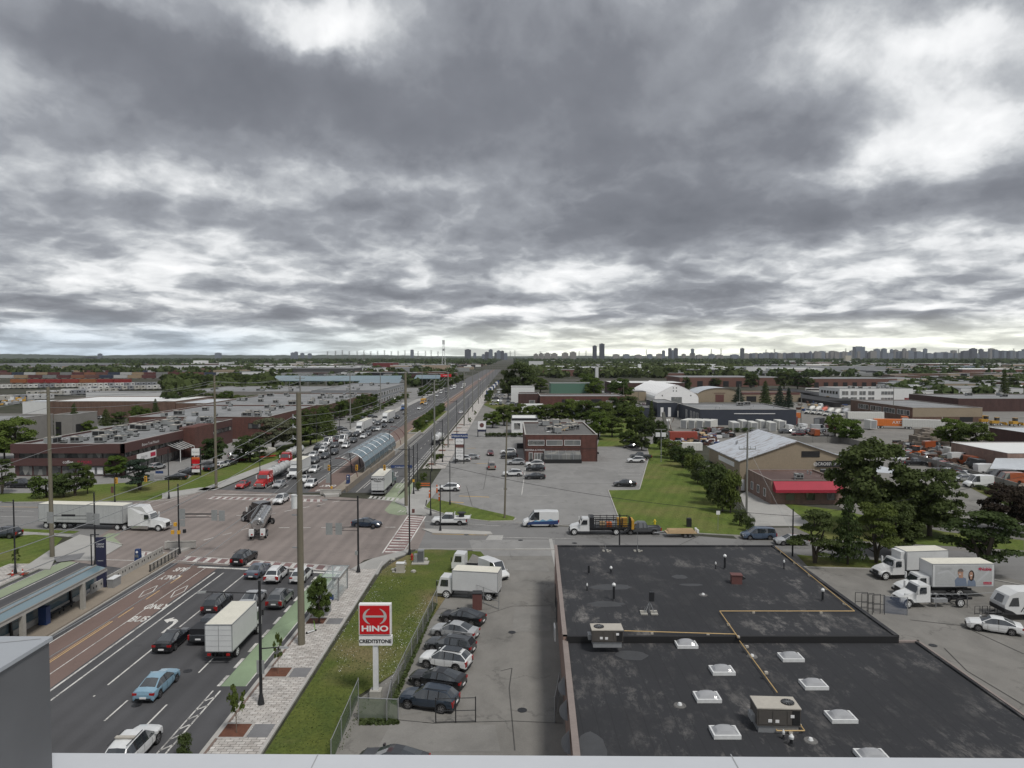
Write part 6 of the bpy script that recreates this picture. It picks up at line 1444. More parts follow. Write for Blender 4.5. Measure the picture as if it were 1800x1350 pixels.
lab={1:'thick weathered wooden pole on the paver walk nearest the camera',2:'tall greenish wooden pole beside the green bike lane curve',3:'tall dark pole left of the blue topped plaza pylon',4:'tall pole between the milk tanker and plaza pylon',5:'tall dark pole by the second plaza driveway',6:'slim pole beside the logo sign of the kiosk',7:'slim pole just past the kiosk logo sign'}
r,h3=upole(0,0,690,lab[1],.34,loc=PR[1],m='pole_wood')
b=MB();b.tube((-.45,0,13.2),(-.45,0,14.4),.33,.33,14);b.tube((-.45,0,14.4),(-.45,0,14.5),.36,.36,14);b.build('transformer',M['white_metal'],r)
for z in (9.4,12.5,16.2,17.3,18.4):b=MB();b.box(-.75,-.06,z,.05,.06,z+.1);b.build('bracket',M['galvanised'],r)
for z in (19.6,20.7,21.6):b=MB();b.tube((0,0,z),(-.55,0,z+.25),.05,.05,6);b.tube((-.55,0,z+.1),(-.55,0,z+.5),.08,.06,8);b.build('insulator',M['galvanised'],r)
upole(0,0,655,lab[2],.32,loc=PR[2],arms=[(21.0,1.1,1)])
for i in range(3,8):upole(0,0,tops.get(i,652),lab[i],.26,loc=PR[i],m='pole_grey',arms=[(20.5,1.1,1)])
for i in range(8,len(PR)):upole(0,0,0,'thin utility pole in the far row right of the bus lanes',.17,loc=PR[i],m='pole_grey',arms=[(18.5,1.1,1)],group='far utility poles right of the bus lanes')
ll={1:'tall weathered pole on the left corner pavement behind the white semi',2:'tall pole at the left end of the far stop line',3:'tall pole by the far kerb behind the nearest pole',4:'tall pole at the kerb left of the first white semi',5:'tall pole in front of the grey two storey office'}
for i in range(1,6):upole(0,0,{1:680,2:660,3:661,4:655,5:655}[i],ll[i],.30 if i<3 else .25,loc=PLt[i],m='pole_wood' if i<3 else 'pole_grey',arms=[(21.5 if i>1 else 22.6,1.3,1)])
for i in range(6,len(PLt)):upole(0,0,0,'thin utility pole in the far row left of the avenue',.17,loc=PLt[i],m='pole_grey',arms=[(18.5,1.1,1)],group='far utility poles left of the avenue')
upole(887,911,738,'slightly leaning wooden pole on the lawn tip in front of the brick plaza',.17,group=None,arms=[(5.0,.3,1)])[0].rotation_euler=(0,R(1.4),0)
pr_,h_=upole(1312,922,757,'grey wooden pole with crossarm before the tan gabled warehouse',.2,m='pole_grey',group=None);
for z,w in ((hz(790,G(1312,922)[1]),1.35),):
 b=MB();b.box(-w,-.1,z-.07,w,.1,z+.07);b.build('crossarm',M['pole_grey'],pr_)
 for s in (-1,-.4,.4,1):b=MB();b.tube((s*w,0,z),(s*w,0,z+.45),.05,.05,6);b.build('insulator',M['galvanised'],pr_)
upole(1393,978,896,'short dark pole beside the spreading pine at the roof corner',.12,m='charcoal_metal',group=None)
upole(1089,962,905,'dark sign post with angled white board behind the black roof',.12,m='charcoal_metal',group=None)
upole(1096,712,676,'bare wooden pole among the trees left of fabric hall',.2,group='thin poles beyond the lawn');upole(1122,722,688,'short brown pole left of the fabric hall fence',.2,group='thin poles beyond the lawn')
for px,py,yt in ((1300,720,675),(1408,745,700),(1446,680,660),(1570,735,680),(1790,690,660),(1095,700,672),(1485,665,640),(1460,652,625)):upole(px,py,yt,'thin utility pole standing in the right hand industrial yards',.18,group='thin poles in the right hand yards',m='pole_grey')
def wire(a,b,label,r=.022,sag=1.0,n=14,m='galvanised',group='overhead wires'):
 A_,B_=Vector(a),Vector(b);P=[]
 for k in range(n+1):
  t=k/n;q=A_.lerp(B_,t);q.z-=sag*4*t*(1-t);P.append(q)
 mb=MB()
 for p,q in zip(P,P[1:]):mb.tube(p,q,r,r,4,caps=False)
 o=mb.build('overhead_wire',M[m]);return tag(o,label,'wire',group)
WZ=[(-.55,21.9),(-.55,21.0),(-.55,19.9),(.35,17.0),(.35,16.2)]
nm=['topmost','second','third','fourth','lowest']
def chain(P,Z,row,r0,spans,zdrop=0):
 for k,(a,b) in enumerate(zip(P,P[1:])):
  if k>=spans:break
  for j,(dx,z) in enumerate(Z):
   rr_=r0*(1+.5*(b[1]>150)+.5*(b[1]>250))
   wire((a[0]+dx,a[1],z-zdrop*(k>1)),(b[0]+dx,b[1],z-zdrop*(k>0)),'%s wire of the %s pole line, %s'%(nm[j],row,['reaching out of view past the camera side','span starting at the first visible pole','span over the far stop line','span beyond the glass station','fifth span up the avenue','sixth span up the avenue'][k]),rr_,1.1 if k else 1.6)
chain(PR,WZ,'right',.020,4)
chain(PLt,[(-1.0,22.4),(1.0,22.4),(0,20.6),(.3,15.0)],'left',.028,4)
wire((-19.6,128,9.5),(*G(1393,978),5.6),'dark sagging cable crossing the plaza lot towards the right pole',.035,1.6,20,'ink_black')
wire((*G(1393,978),5.6),(95,118,9.5),'dark cable running right through the maple crowns',.03,.8,14,'ink_black')
wire((*G(1312,922),13),(*G(1393,978),3.2),'thin guy cable from crossarm pole down to the short dark pole',.02,.2,8)
# signal heads
def signal_head(root,x,y,z,face=-1,back=False,name='signal_head',lit=None):
 b=MB();b.box(x-.2,y-.16,z-.55,x+.2,y+.16,z+.55);o=b.build(name,M['signal_yellow'],root)
 for k in range(3):
  c=MB();zz=z+.34-k*.34;c.tube((x,y+face*.17,zz),(x,y+face*.19,zz),.125,.125,10);c.build('lens',M['louvre_black'],o)
 c=MB();c.box(x-.42,y-face*.17,z-.75,x+.42,y-face*.19,z+.75);c.build('backboard',M['hvac_grey' if back else 'signal_yellow'],o) if back else None
 return o
def post(px,py,ytop,label,r=.11,arms=(),name='signal_pole',cat='traffic signal pole',group=None,m='charcoal_metal',base=True):
 p=G(px,py,.13);Y=p[1];h=hz(ytop,Y);root=empty(name,(p[0],p[1],.1),0,label,cat,group);h-=.1
 b=MB();b.tube((0,0,0),(0,0,h),r,r*.8,10);
 if base:b.tube((0,0,0),(0,0,.5),r*2.2,r*1.6,10);b.tube((0,0,.5),(0,0,.9),r*1.6,r,10)
 b.build('pole',M[m],root,smooth=50)
 for a in arms:
  kind,ex,ey=a[0],a[1],a[2];x=(ex-px)*Y/F;z=hz(ey,Y)-.1
  if kind in ('lamp','signal','back'):
   b=MB();b.tube((0,0,z-(.0 if kind!='lamp' else .12)),(x,0,z),.055,.045,6)
   if kind!='lamp':b.tube((0,0,z-.45),(x*.85,0,z-.42),.03,.03,5)
   b.build('mast_arm',M[m],root)
  s=1 if x>0 else -1
  if kind=='lamp':b=MB();b.prism([(x-s*.1,z-.07,.12),(x+s*.55,z-.09,.16),(x+s*.6,z+.0,.1),(x-s*.1,z+.07,.08)]);b.build('lamp_head',M['hvac_grey'],root)
  if kind=='signal':signal_head(root,x,-.1,z-.2)
  if kind=='back':signal_head(root,x,.1,z-.2,1,True)
  if kind=='sign':b=MB();b.box(x-a[3],-.05,z-a[4],x+a[3],-.01,z+a[4]);b.build('street_sign',M[a[5]],root)
  if kind=='head':signal_head(root,x,-.12,z)
  if kind=='ped':b=MB();b.box(x-.18,-.15,z-.25,x+.18,.15,z+.25);b.build('pedestrian_signal',M[a[3] if len(a)>3 else 'signal_yellow'],root)
 return root
post(459,1238,1025,'dark street lamp with two cobra arms on the paver walk by the box truck',.13,[('lamp',362,1045),('lamp',496,1145),('sign',459,1181,.3,.55,'hvac_grey')],'street_lamp','street lamp')
post(630,1006,873,'dark signal pole with long left arm at the near right corner',.13,[('lamp',575,880),('back',579,929),('back',596,929),('ped',627,975,'hvac_grey')])
post(720,974,785,'dark double mast on the lower right corner by the utility cabinet',.11,[('ped',727,900,'copper_box'),('lamp',700,790)])
post(757,905,830,'slim dark post in front of the wide lawn tip by the pickup',.10,[],'lamp_post','lamp post');post(774,933,853,'slim dark post standing on the kerb island by the pickup',.10,[],'lamp_post','lamp post')
post(791,886,812,'slim dark post on the lawn tip left of white SUV',.09,[],'lamp_post','lamp post');post(759,828,760,'slim dark post near the plaza pylon base',.09,[],'lamp_post','lamp post')
post(315,972,852,'dark signal pole with yellow pedestrian signals on the bus platform tip',.12,[('back',379,905),('back',392,906),('back',322,903),('sign',322,922,.35,.45,'hvac_grey'),('ped',304,938),('ped',315,938),('ped',309,924),('ped',325,936,'charcoal_metal')])
post(168,992,867,'dark signal pole rising behind the navy pylon',.11,[('back',160,910),('back',172,912),('sign',122,908,.9,.14,'ink_black'),('back',90,909)])
post(202,884,832,'dark post with yellow signal before the corner shop windows',.10,[('head',206,846),('sign',198,862,.25,.6,'copper_box')],'signal_pole');post(297,876,790,'dark corner signal pole with blue street name sign on its arm',.11,[('signal',257,841),('sign',281,831,.75,.25,'sign_blue'),('back',268,838)])
post(582,868,785,'dark signal pole with round yellow head by the lane lettering',.11,[('head',579,823),('sign',574,820,.5,.55,'hvac_grey'),('signal',628,821),('sign',577,842,.45,.9,'hvac_grey'),('ped',583,858)])
pz=post(727,868,783,'dark signal pole with blue Creditstone street name sign and lamp arm',.11,[('signal',676,821),('lamp',688,790),('sign',706,821,2.1,.28,'sign_blue'),('ped',727,846)])
Yp=G(727,868)[1];flat_text('Creditstone Rd',((706-727)*Yp/F,-.08,hz(821,Yp)-.1),.42,'sign_white',parent=pz,rot=(R(90),0,0),name='sign_lettering',kind=None)
post(27,1008,880,'dark curved lamp post with traffic cones at its foot',.10,[('lamp',5,884)],'street_lamp','street lamp')
post(734,860,780,'second dark lamp column behind the blue street sign',.09,[('lamp',700,838)],'street_lamp','street lamp')
for px,py,yt,ex,l in ((803,762,703,780,'slim lamp post on the right kerb left of pylon'),(778,812,738,752,'slim lamp post right of the milk tanker'),(685,795,758,0,'slim post right of the glass station'),(457,830,775,0,'slim lamp post on far left lawn above the grey tanker'),(557,785,728,0,'slim lamp post left of the queue of SUVs'),(597,770,720,0,'slim lamp post in front of conical tree'),(823,740,700,0,'slim post by the kiosk driveway'),(844,700,668,0,'slim post far up the right pavement'),(858,694,662,0,'farther slim post up the right pavement')):
 post(px,py,yt,l,.09,[('lamp',ex,yt+2)] if ex else [],'lamp_post','lamp post')
fl=post(1162,812,755,'steel floodlight mast with two white lamp boxes on the lawn edge',.10,[],'floodlight_mast','floodlight',base=False,m='galvanised');Yf=G(1162,812)[1]
for dx in (-.9,.6):b=MB();b.box(dx-.55,-.3,hz(768,Yf),dx+.55,.3,hz(761,Yf));b.build('flood_lamp',M['white_metal'],fl)
b=MB();b.box(-1.6,-.06,hz(756,Yf),1.2,.06,hz(755,Yf)+.05);b.build('crossbar',M['pole_grey'],fl)
# ---- fences
def chain_fence(pts,h,label,px=True,m='galvanised',mesh='clear_fence',z=0.0,group=None,step=3.0,mid=False,name='chain_link_fence'):
 P=[Vector((*(G(*p) if px else p),z)) for p in pts];o=P[0];root=empty(name,o,0,label,'fence',group)
 for a,b in zip(P,P[1:]):
  d=b-a;n=max(1,round(d.length/step))
  for k in range(n+1):q=a+d*(k/n)-o;mb=MB();mb.tube(q,q+Vector((0,0,h+.08)),.045,.045,6);mb.build('post',M[m],root)
  mb=MB();mb.tube(a-o+Vector((0,0,h)),b-o+Vector((0,0,h)),.03,.03,5);
  if mid:mb.tube(a-o+Vector((0,0,h*.5)),b-o+Vector((0,0,h*.5)),.03,.03,5);mb.tube(a-o+Vector((0,0,.12)),b-o+Vector((0,0,.12)),.03,.03,5)
  mb.build('rail',M[m],root)
  if mesh:mb=MB();q0,q1=a-o,b-o;mb.poly([q0+Vector((0,0,.05)),q1+Vector((0,0,.05)),q1+Vector((0,0,h)),q0+Vector((0,0,h))]);mb.build('wire_mesh',M[mesh],root)
 return root
def mesh_mat(name,col,a):
 m,g,b=base_mat(name);pos=g.new('ShaderNodeNewGeometry').outputs['Position']
 b.inputs['Base Color'].default_value=(*col,1);b.inputs['Roughness'].default_value=.7
 b.inputs['Alpha'].default_value=a
mesh_mat('clear_fence',(.22,.225,.21),.34);mesh_mat('green_fence',(.10,.14,.085),.62);mesh_mat('blue_fence',(.10,.13,.20),.5)
chain_fence([(582,1345),(630,1230)],1.7,'green tinted chain link fence at the bottom between lawn and lot',mesh='green_fence')
chain_fence([(630,1265),(700,1268)],1.7,'short green mesh return fence behind the red sign base',mesh='green_fence',step=2.2)
chain_fence([(680,1270),(688,1232),(712,1180),(768,1062)],1.7,'chain link fence along the noses of the parked cars')
chain_fence([(768,1048),(824,1050),(877,1072)],1.8,'open galvanised gate across the end of the car row',mesh=None,mid=True,name='fence_gate',step=2.6).__setitem__('category','gate')
chain_fence([(766,1272),(836,1270)],1.9,'dark tube swing gate in front of the dark blue SUV',mesh=None,m='charcoal_metal',mid=True,name='fence_gate',step=1.6).__setitem__('category','gate')
chain_fence([(975,1270),(983,1225)],1.9,'folded dark mesh gate leaf against the workshop wall',mesh='blue_fence',name='fence_gate').__setitem__('category','gate')
chain_fence([(1553,1078),(1595,1082)],1.9,'blue tarped mesh gate leaf beside the bare chassis truck',mesh='blue_fence',name='fence_gate',step=2.0).__setitem__('category','gate')
chain_fence([(1590,1068),(1700,1068),(1800,1062)],1.5,'low galvanised rail fence in front of the parked yard trucks',mesh=None,mid=False,name='rail_fence',step=2.9)
chain_fence([(1160,776),(1200,812),(1240,848),(1290,895),(1326,930)],1.8,'weedy chain link fence between mown lawn and hedge',step=3.0)
# black tube frames at the yard gate
r=empty('steel_frame_rack',(*G(1520,1075),0),0,'stack of empty black tube frames beside the open blue gate','rack')
for k,dx in enumerate((0,.55,1.1,1.4)):
 b=MB();y=-.3*k;w=.9;hh=2.1
 for x in (dx-w/2-.6,dx+w/2-.2):b.tube((x,y,0),(x,y,hh),.035,.035,5)
 for z in (.5,1.1,hh):b.tube((dx-w/2-.6,y,z),(dx+w/2-.2,y,z),.03,.03,5)
 b.build('tube_frame',M['charcoal_metal'],r)
r=empty('bike_stand',(*G(1733,1080),0),0,'row of low black hoop stands before the camper trailer','bike stand')
for k in range(4):b=MB();x=-1.2+k*.8;b.path([(x,0,0),(x,0,.9),(x+.55,0,.9),(x+.55,0,.1),(x,0,.1)],.03,5);b.build('hoop',M['charcoal_metal'],r)
# big concrete yard wall
r=empty('concrete_wall',(0,0,0),0,'long grey concrete panel wall slanting behind the big maple','wall')
wl=[G(1350,778),G(1480,778),G(1560,798),G(1700,838),G(1790,866)]
for a,b_ in zip(wl,wl[1:]):
 d=Vector(b_)-Vector(a);n=max(1,int(d.length/4))
 for k in range(n):
  p=Vector(a)+d*(k/n);q=Vector(a)+d*((k+.96)/n);b=MB();nn=Vector((-d.y,d.x)).normalized()*.12
  for s in (1,-1):b.poly([(p.x+s*nn.x,p.y+s*nn.y,0),(q.x+s*nn.x,q.y+s*nn.y,0),(q.x+s*nn.x,q.y+s*nn.y,1.9),(p.x+s*nn.x,p.y+s*nn.y,1.9)])
  b.poly([(p.x+nn.x,p.y+nn.y,1.9),(q.x+nn.x,q.y+nn.y,1.9),(q.x-nn.x,q.y-nn.y,1.9),(p.x-nn.x,p.y-nn.y,1.9)]);b.build('wall_panel',M['grey_concrete_wall'],r)
for lb,pts in (('long black screened fence behind the white pickup',[(1100,720),(1160,722),(1196,722)]),('black screened fence zigzagging by the blue spruces',[(1400,695),(1440,712),(1478,716)]),('black screened fence beyond the blue spruces',[(1395,690),(1420,700),(1436,704)])):
 P=[G(*p) for p in pts];b=MB()
 for p,q in zip(P,P[1:]):b.box(p[0],min(p[1],q[1])-.05,0,q[0],max(p[1],q[1])+.05,2.6)
 tag(b.build('screened_fence',M['louvre_black']),lb,'fence')
# ---- red pylon sign by the fence
def hino():
 p=G(661,1228);Y=p[1];r=empty('pylon_sign',(p[0],p[1],0),R(0),'red Hino pylon sign with winged H emblem above white Creditstone board','sign')
 zx=lambda py:hz(py,Y);w=57/2*Y/F
 b=MB();b.box(-.45,-.4,0,.45,.4,.75);b.build('footing',M['stone'],r)
 b=MB();b.box(-.2,-.16,.75,.2,.16,zx(1140));b.build('post',M['white_metal'],r)
 z0,z1=zx(1121),zx(1066);b=MB();b.box(-w,-.24,z0,w,.24,z1);b.build('sign_case',M['sign_white'],r)
 b=MB();b.box(-w+.07,-.27,z0+.07,w-.10,-.245,z1-.10);b.build('sign_face',M['sign_red'],r)
 zc=(z0+z1)/2+.28;rx,rz=w*.66,w*.54;y=-.285
 def arc(t0,t1,w0,w1):
  b=MB();n=18;pts=[]
  for k in range(n):
   ta,tb=t0+(t1-t0)*k/n,t0+(t1-t0)*(k+1)/n;fa,fb=math.sin(math.pi*k/n),math.sin(math.pi*(k+1)/n)
   wa,wb=w0+(w1-w0)*fa,w0+(w1-w0)*fb
   q=lambda t,d:(rx*math.cos(t)*d,y,zc+rz*math.sin(t)*d)
   b.poly([q(ta,1+wa),q(tb,1+wb),q(tb,1-wb),q(ta,1-wa)])
  return b
 arc(R(-62),R(62),.03,.13).build('emblem_wing',M['ink_silver'],r);arc(R(118),R(242),.03,.13).build('emblem_wing',M['ink_silver'],r)
 b=MB();b.box(-rx*.96,y-.01,zc-.075,rx*.96,y+.01,zc+.075);b.build('emblem_bar',M['ink_silver'],r)
 flat_text('HINO',(0,y,z0+.52),.62,'sign_white',parent=r,rot=(R(90),0,0),name='sign_lettering',kind=None,sx=1.35,bold=.022)
 z0,z1=zx(1140),zx(1124);b=MB();b.box(-w,-.24,z0,w+.06,.24,z1);b.build('lower_board',M['sign_white'],r)
 flat_text('CREDITSTONE',(.02,-.26,(z0+z1)/2-.02),.40,'ink_black',parent=r,rot=(R(90),0,0),name='sign_lettering',kind=None,sx=.98,bold=.014)
hino()
def pylon(px,py,label,boards,wpx,posts=True,zmin=0):
 p=G(px,py);Y=p[1];r=empty('pylon_sign',(p[0],p[1],0),0,label,'sign');w=wpx/2*Y/F
 if posts:
  for s in (1,-1):b=MB();b.box(s*w-.14,-.15,0,s*w+.14,.15,hz(boards[0][0],Y));b.build('post',M['dark_frame'],r)
 for (yt,yb,bw,m_,txt,ts,tm) in boards:
  ww=bw/2*Y/F;b=MB();b.box(-ww,-.2,hz(yb,Y),ww,.18,hz(yt,Y));o=b.build('sign_board',M[m_],r)
  if txt:flat_text(txt,(0,-.23,(hz(yb,Y)+hz(yt,Y))/2),ts,tm,parent=o,rot=(R(90),0,0),name='sign_lettering',kind=None)
 return r
pylon(808,815,'tall plaza pylon with blue header and stacked white tenant boards',[(763,771,29,'sign_blue','STEELES PLAZA',.62,'sign_white'),(772,781,14,'sign_white','Hi Tea',.6,'ink_grey'),(782,787,14,'copper_box','',0,''),(789,796,13,'sign_white','PIZZA',.5,'ink_grey'),(798,807,13,'sign_white','4751',.8,'ink_grey')],15)
ks=pylon(847,768,'white rounded square kiosk logo sign with brown swirl on two legs',[(741,755,14.5,'sign_white','',0,''),(755.5,759,15,'sign_navy','',0,'')],14)
Yk=G(847,768)[1];b=MB();b.tube((0,-.22,hz(747.5,Yk)),(0,-.26,hz(747.5,Yk)),.75,.75,16);b.build('swirl_disc',M['copper_box'],ks)
pylon(345,836,'shop pylon by the lawn with white board and red and yellow boards',[(789,801,14,'sign_white','Fantasia',.5,'ink_grey'),(804.5,808,14,'hydro_orange','',0,''),(808,816,14,'sign_red','',0,''),(819,824,14,'sign_red','DRY BAR',.5,'sign_white'),(826,831,14,'sign_white','',0,'')],15)
rb_=pylon(784,700,'red billboard on a pole high above the far left carriageway',[(657.5,662.5,19,'sign_red','WENDELL',.9,'sign_white')],1,False);b=MB();b.tube((0,.3,0),(0,.3,17),.2,.2,8);b.build('post',M['dark_frame'],rb_)
# navy street pylon + blue kiosk on near bus platform
r=empty('street_pylon',(-48.45,82,.3),0,'tall navy station pylon with white text lines beside the near canopy','sign');b=MB();b.box(-.55,-.12,0,.55,.12,5.95);b.build('slab',M['sign_navy'],r)
flat_text('CREDIT\nSTONE',(0,-.14,5.0),.28,'sign_white',parent=r,rot=(R(90),0,0),name='sign_lettering',kind=None);flat_text('vivanext',(0,-.14,3.2),.2,'sign_white',parent=r,rot=(R(90),0,0),name='sign_lettering',kind=None)
b=MB();b.box(-1.2,-.05,0,-1.1,.05,6.3);b.box(-1.2,-.05,6.2,-.2,.05,6.3);b.build('frame',M['charcoal_metal'],r)
def kiosk(x,y,label,h=1.9):
 r=empty('ticket_kiosk',(x,y,.3),0,label,'ticket kiosk');b=MB();b.prism([(-.38,0,.3),(-.3,h,.22),(.3,h,.22),(.38,0,.3)]);b.build('case',M['sign_blue'],r);b=MB();b.tube((0,-.28,h*.82),(0,-.30,h*.82),.16,.16,10);b.build('logo_disc',M['sign_white'],r)
 b=MB();b.box(-.2,-.32,h*.45,.2,-.30,h*.65);b.build('screen',M['window_grey'],r)
p=G(243,990,.3);kiosk(p[0],p[1],'blue ticket kiosk on the near platform behind the railing');p=G(612,850,.3);kiosk(p[0],p[1],'blue ticket kiosk in front of the glass station tunnel')
# near platform canopy
def near_canopy():
 r=empty('platform_canopy',(0,0,0),0,'long glass backed platform canopy with pale columns at the left edge','bus shelter')
 xf,xb,Y0,Y1=-46.25,-48.5,30,79.2
 b=MB();b.poly([(xf,Y0,3.45),(xf,Y1,3.45),((xf+xb)/2,Y1,3.75),((xf+xb)/2,Y0,3.75)]);b.poly([((xf+xb)/2,Y0,3.75),((xf+xb)/2,Y1,3.75),(xb,Y1,3.6),(xb,Y0,3.6)]);b.build('glass_roof',M['teal_roof_glass'],r)
 for x,z in ((xf,3.42),((xf+xb)/2,3.75),(xb,3.6)):b=MB();b.box(x-.09,Y0,z-.1,x+.09,Y1,z+.06);b.build('roof_beam',M['grey_concrete_wall'],r)
 b=MB();b.box(xf-.02,Y0,3.1,xf+.12,Y1,3.3);b.build('gutter',M['kerb'],r)
 for k in range(11):y=30+k*4.6;b=MB();b.poly([(xb,y,.9),(xb,y+4.5,.9),(xb+.12,y+4.5,3.4),(xb+.12,y,3.4)]);b.build('glass_panel',M['teal_glass'],r)
 for k in range(11):y=30+k*4.6;b=MB();b.prism([(0,.3,.1),(.35,.3,.1),(.2,2.0,.1),(.75,3.45,.08),(.35,3.5,.08),(0,2.0,.1)]);b.v=[(xb+x,y+yy,z) for x,yy,z in b.v];b.build('curved_strut',M['charcoal_metal'],r)
 for z in (1.6,2.5):b=MB();b.box(xb-.02,Y0,z,xb+.04,Y1,z+.05);b.build('glazing_bar',M['charcoal_metal'],r)
 for y in (38.2,56.3,65.5,74.8):b=MB();b.box(xf-.22,y-.22,.3,xf+.16,y+.22,3.1);b.build('column',M['stone'],r)
 b=MB();b.box(xb-.1,Y0,.3,xb+.1,79,.9);b.build('plinth',M['kerb'],r)
 for y in (70.2,):b=MB();b.box(-48.0,y,.3,-47.2,y+.7,2.1);b.build('ticket_machine',M['sign_blue'],r)
 for k in range(2):b=MB();y=72+k*2;b.box(-48.1,y,.75,-47.6,y+1.6,.85);b.box(-48.0,y+.1,.3,-47.9,y+.2,.75);b.box(-48.0,y+1.4,.3,-47.9,y+1.5,.75);b.build('bench',M['charcoal_metal'],r)
 r2=empty('platform_barrier',(0,0,0),0,'pale perforated barrier wall along the left side of near platform','barrier')
 for k in range(11):
  y=79.6+k*1.5;x=-48.3+(k*1.5)*.008;b=MB();b.box(x-.07,y,.3,x+.07,y+1.38,1.35);b.build('panel',M['kerb'],r2)
  for j in range(2):c=MB();c.box(x+.071,y+.3+j*.55,.75,x+.085,y+.5+j*.55,1.0);c.build('opening',M['charcoal_metal'],r2)
 r3=empty('platform_railing',(0,0,0),0,'pale railing with upright bars on the right tip of near platform','railing')
 b=MB();b.box(-45.8,87.8,.3,-45.72,95.5,1.2);b.build('panel',M['clear_fence'],r3)
 b=MB();b.box(-45.85,87.8,1.2,-45.7,95.5,1.3);b.build('handrail',M['kerb'],r3)
 for k in range(9):b=MB();b.box(-45.82,87.8+k*.95,.3,-45.70,87.9+k*.95,1.25);b.build('upright',M['charcoal_metal'],r3)
 p=G(201,1030,.3);r4=empty('litter_bin',(p[0],p[1],.3),0,'silver double litter bin on the near platform by the barrier','litter bin');b=MB();b.box(-.35,-.8,0,.35,.8,1.0);b.build('case',M['galvanised'],r4);b=MB();b.box(-.37,-.6,.7,-.352,.6,.9);b.build('slot',M['dark_frame'],r4)
 b=MB();b.box(-.4,-.85,1.002,.4,.85,1.08);b.build('lid',M['white_metal'],r4)
near_canopy()
# glass tunnel station beyond the crossing
def station():
 r=empty('glass_station',(0,0,0),0,'barrel vaulted blue grey glass bus station beside the red lanes','bus station');Y0,Y1=163,206
 prof=[(-34.55,.3),(-34.25,1.5),(-34.45,2.8),(-35.1,3.9),(-36.1,4.7),(-37.3,5.1),(-38.4,5.1),(-39.3,4.8)]
 n=7
 for k in range(n):
  ya,yb=Y0+(Y1-Y0)*k/n+.1,Y0+(Y1-Y0)*(k+1)/n-.1
  for i,(a,b_) in enumerate(zip(prof,prof[1:])):
   mb=MB();mb.poly([(a[0],ya,a[1]),(b_[0],ya,b_[1]),(b_[0],yb,b_[1]),(a[0],yb,a[1])]);mb.build('glass_panel',M['teal_glass' if i<2 else 'teal_roof_glass'],r)
 for k in range(n+1):
  y=Y0+(Y1-Y0)*k/n;mb=MB()
  for a,b_ in zip(prof,prof[1:]):mb.tube((a[0],y,a[1]),(b_[0],y,b_[1]),.11,.11,6,caps=False)
  mb.build('arch_rib',M['steel'],r)
 for i in (0,2,3,5,7):mb=MB();mb.box(prof[i][0]-.07,Y0,prof[i][1]-.06,prof[i][0]+.07,Y1,prof[i][1]+.07);mb.build('purlin',M['steel'],r)
 for k in range(5):y=Y0+3+k*9;mb=MB();mb.tube((-38.0,y,0),(-38.6,y,5.0),.12,.10,8);mb.build('column',M['charcoal_metal'],r)
 for y,s in ((156,1),(217,1),(227,1)):
  mb=MB();P=[(-34.5-4.2*(1-math.cos(t))/1.0,.3+4.6*math.sin(t)) for t in [k*R(100)/9 for k in range(10)]]
  for a,b_ in zip(P,P[1:]):mb.tube((a[0],y,a[1]),(b_[0],y,b_[1]),.10,.10,6)
  mb.build('free_arch',M['copper_box'],r)
 r2=empty('median_wall',(0,0,0),0,'low buff concrete wall along the right side of the glass station','wall')
 for k in range(18):y=141.5+k*6;x=-33.6+(.9 if y>160 else 0)*min(1,(y-141)/60);mb=MB();mb.box(x-.15,y,.02,x+.15,y+5.9,1.25);mb.build('wall_panel',M['platform_stone' if k<9 else 'kerb'],r2)
station()
# refuge nose walls
for (q,l,rz_) in (((582,868),'low pale nose wall on the far pedestrian refuge',0),((318,962),'low pale nose wall on the near pedestrian refuge',.1)):
 p=G(*q,.3);r=empty('nose_wall',(p[0],p[1],.2),rz_,l,'barrier');b=MB();b.box(-2.0,-.15,.0,2.0,.15,.9);b.box(-2.15,-.25,.0,-1.85,.9,.9);b.build('wall',M['kerb'],r)
 b=MB();b.box(-2.2,-.2,.902,2.05,.2,.98);b.build('coping',M['stone'],r)
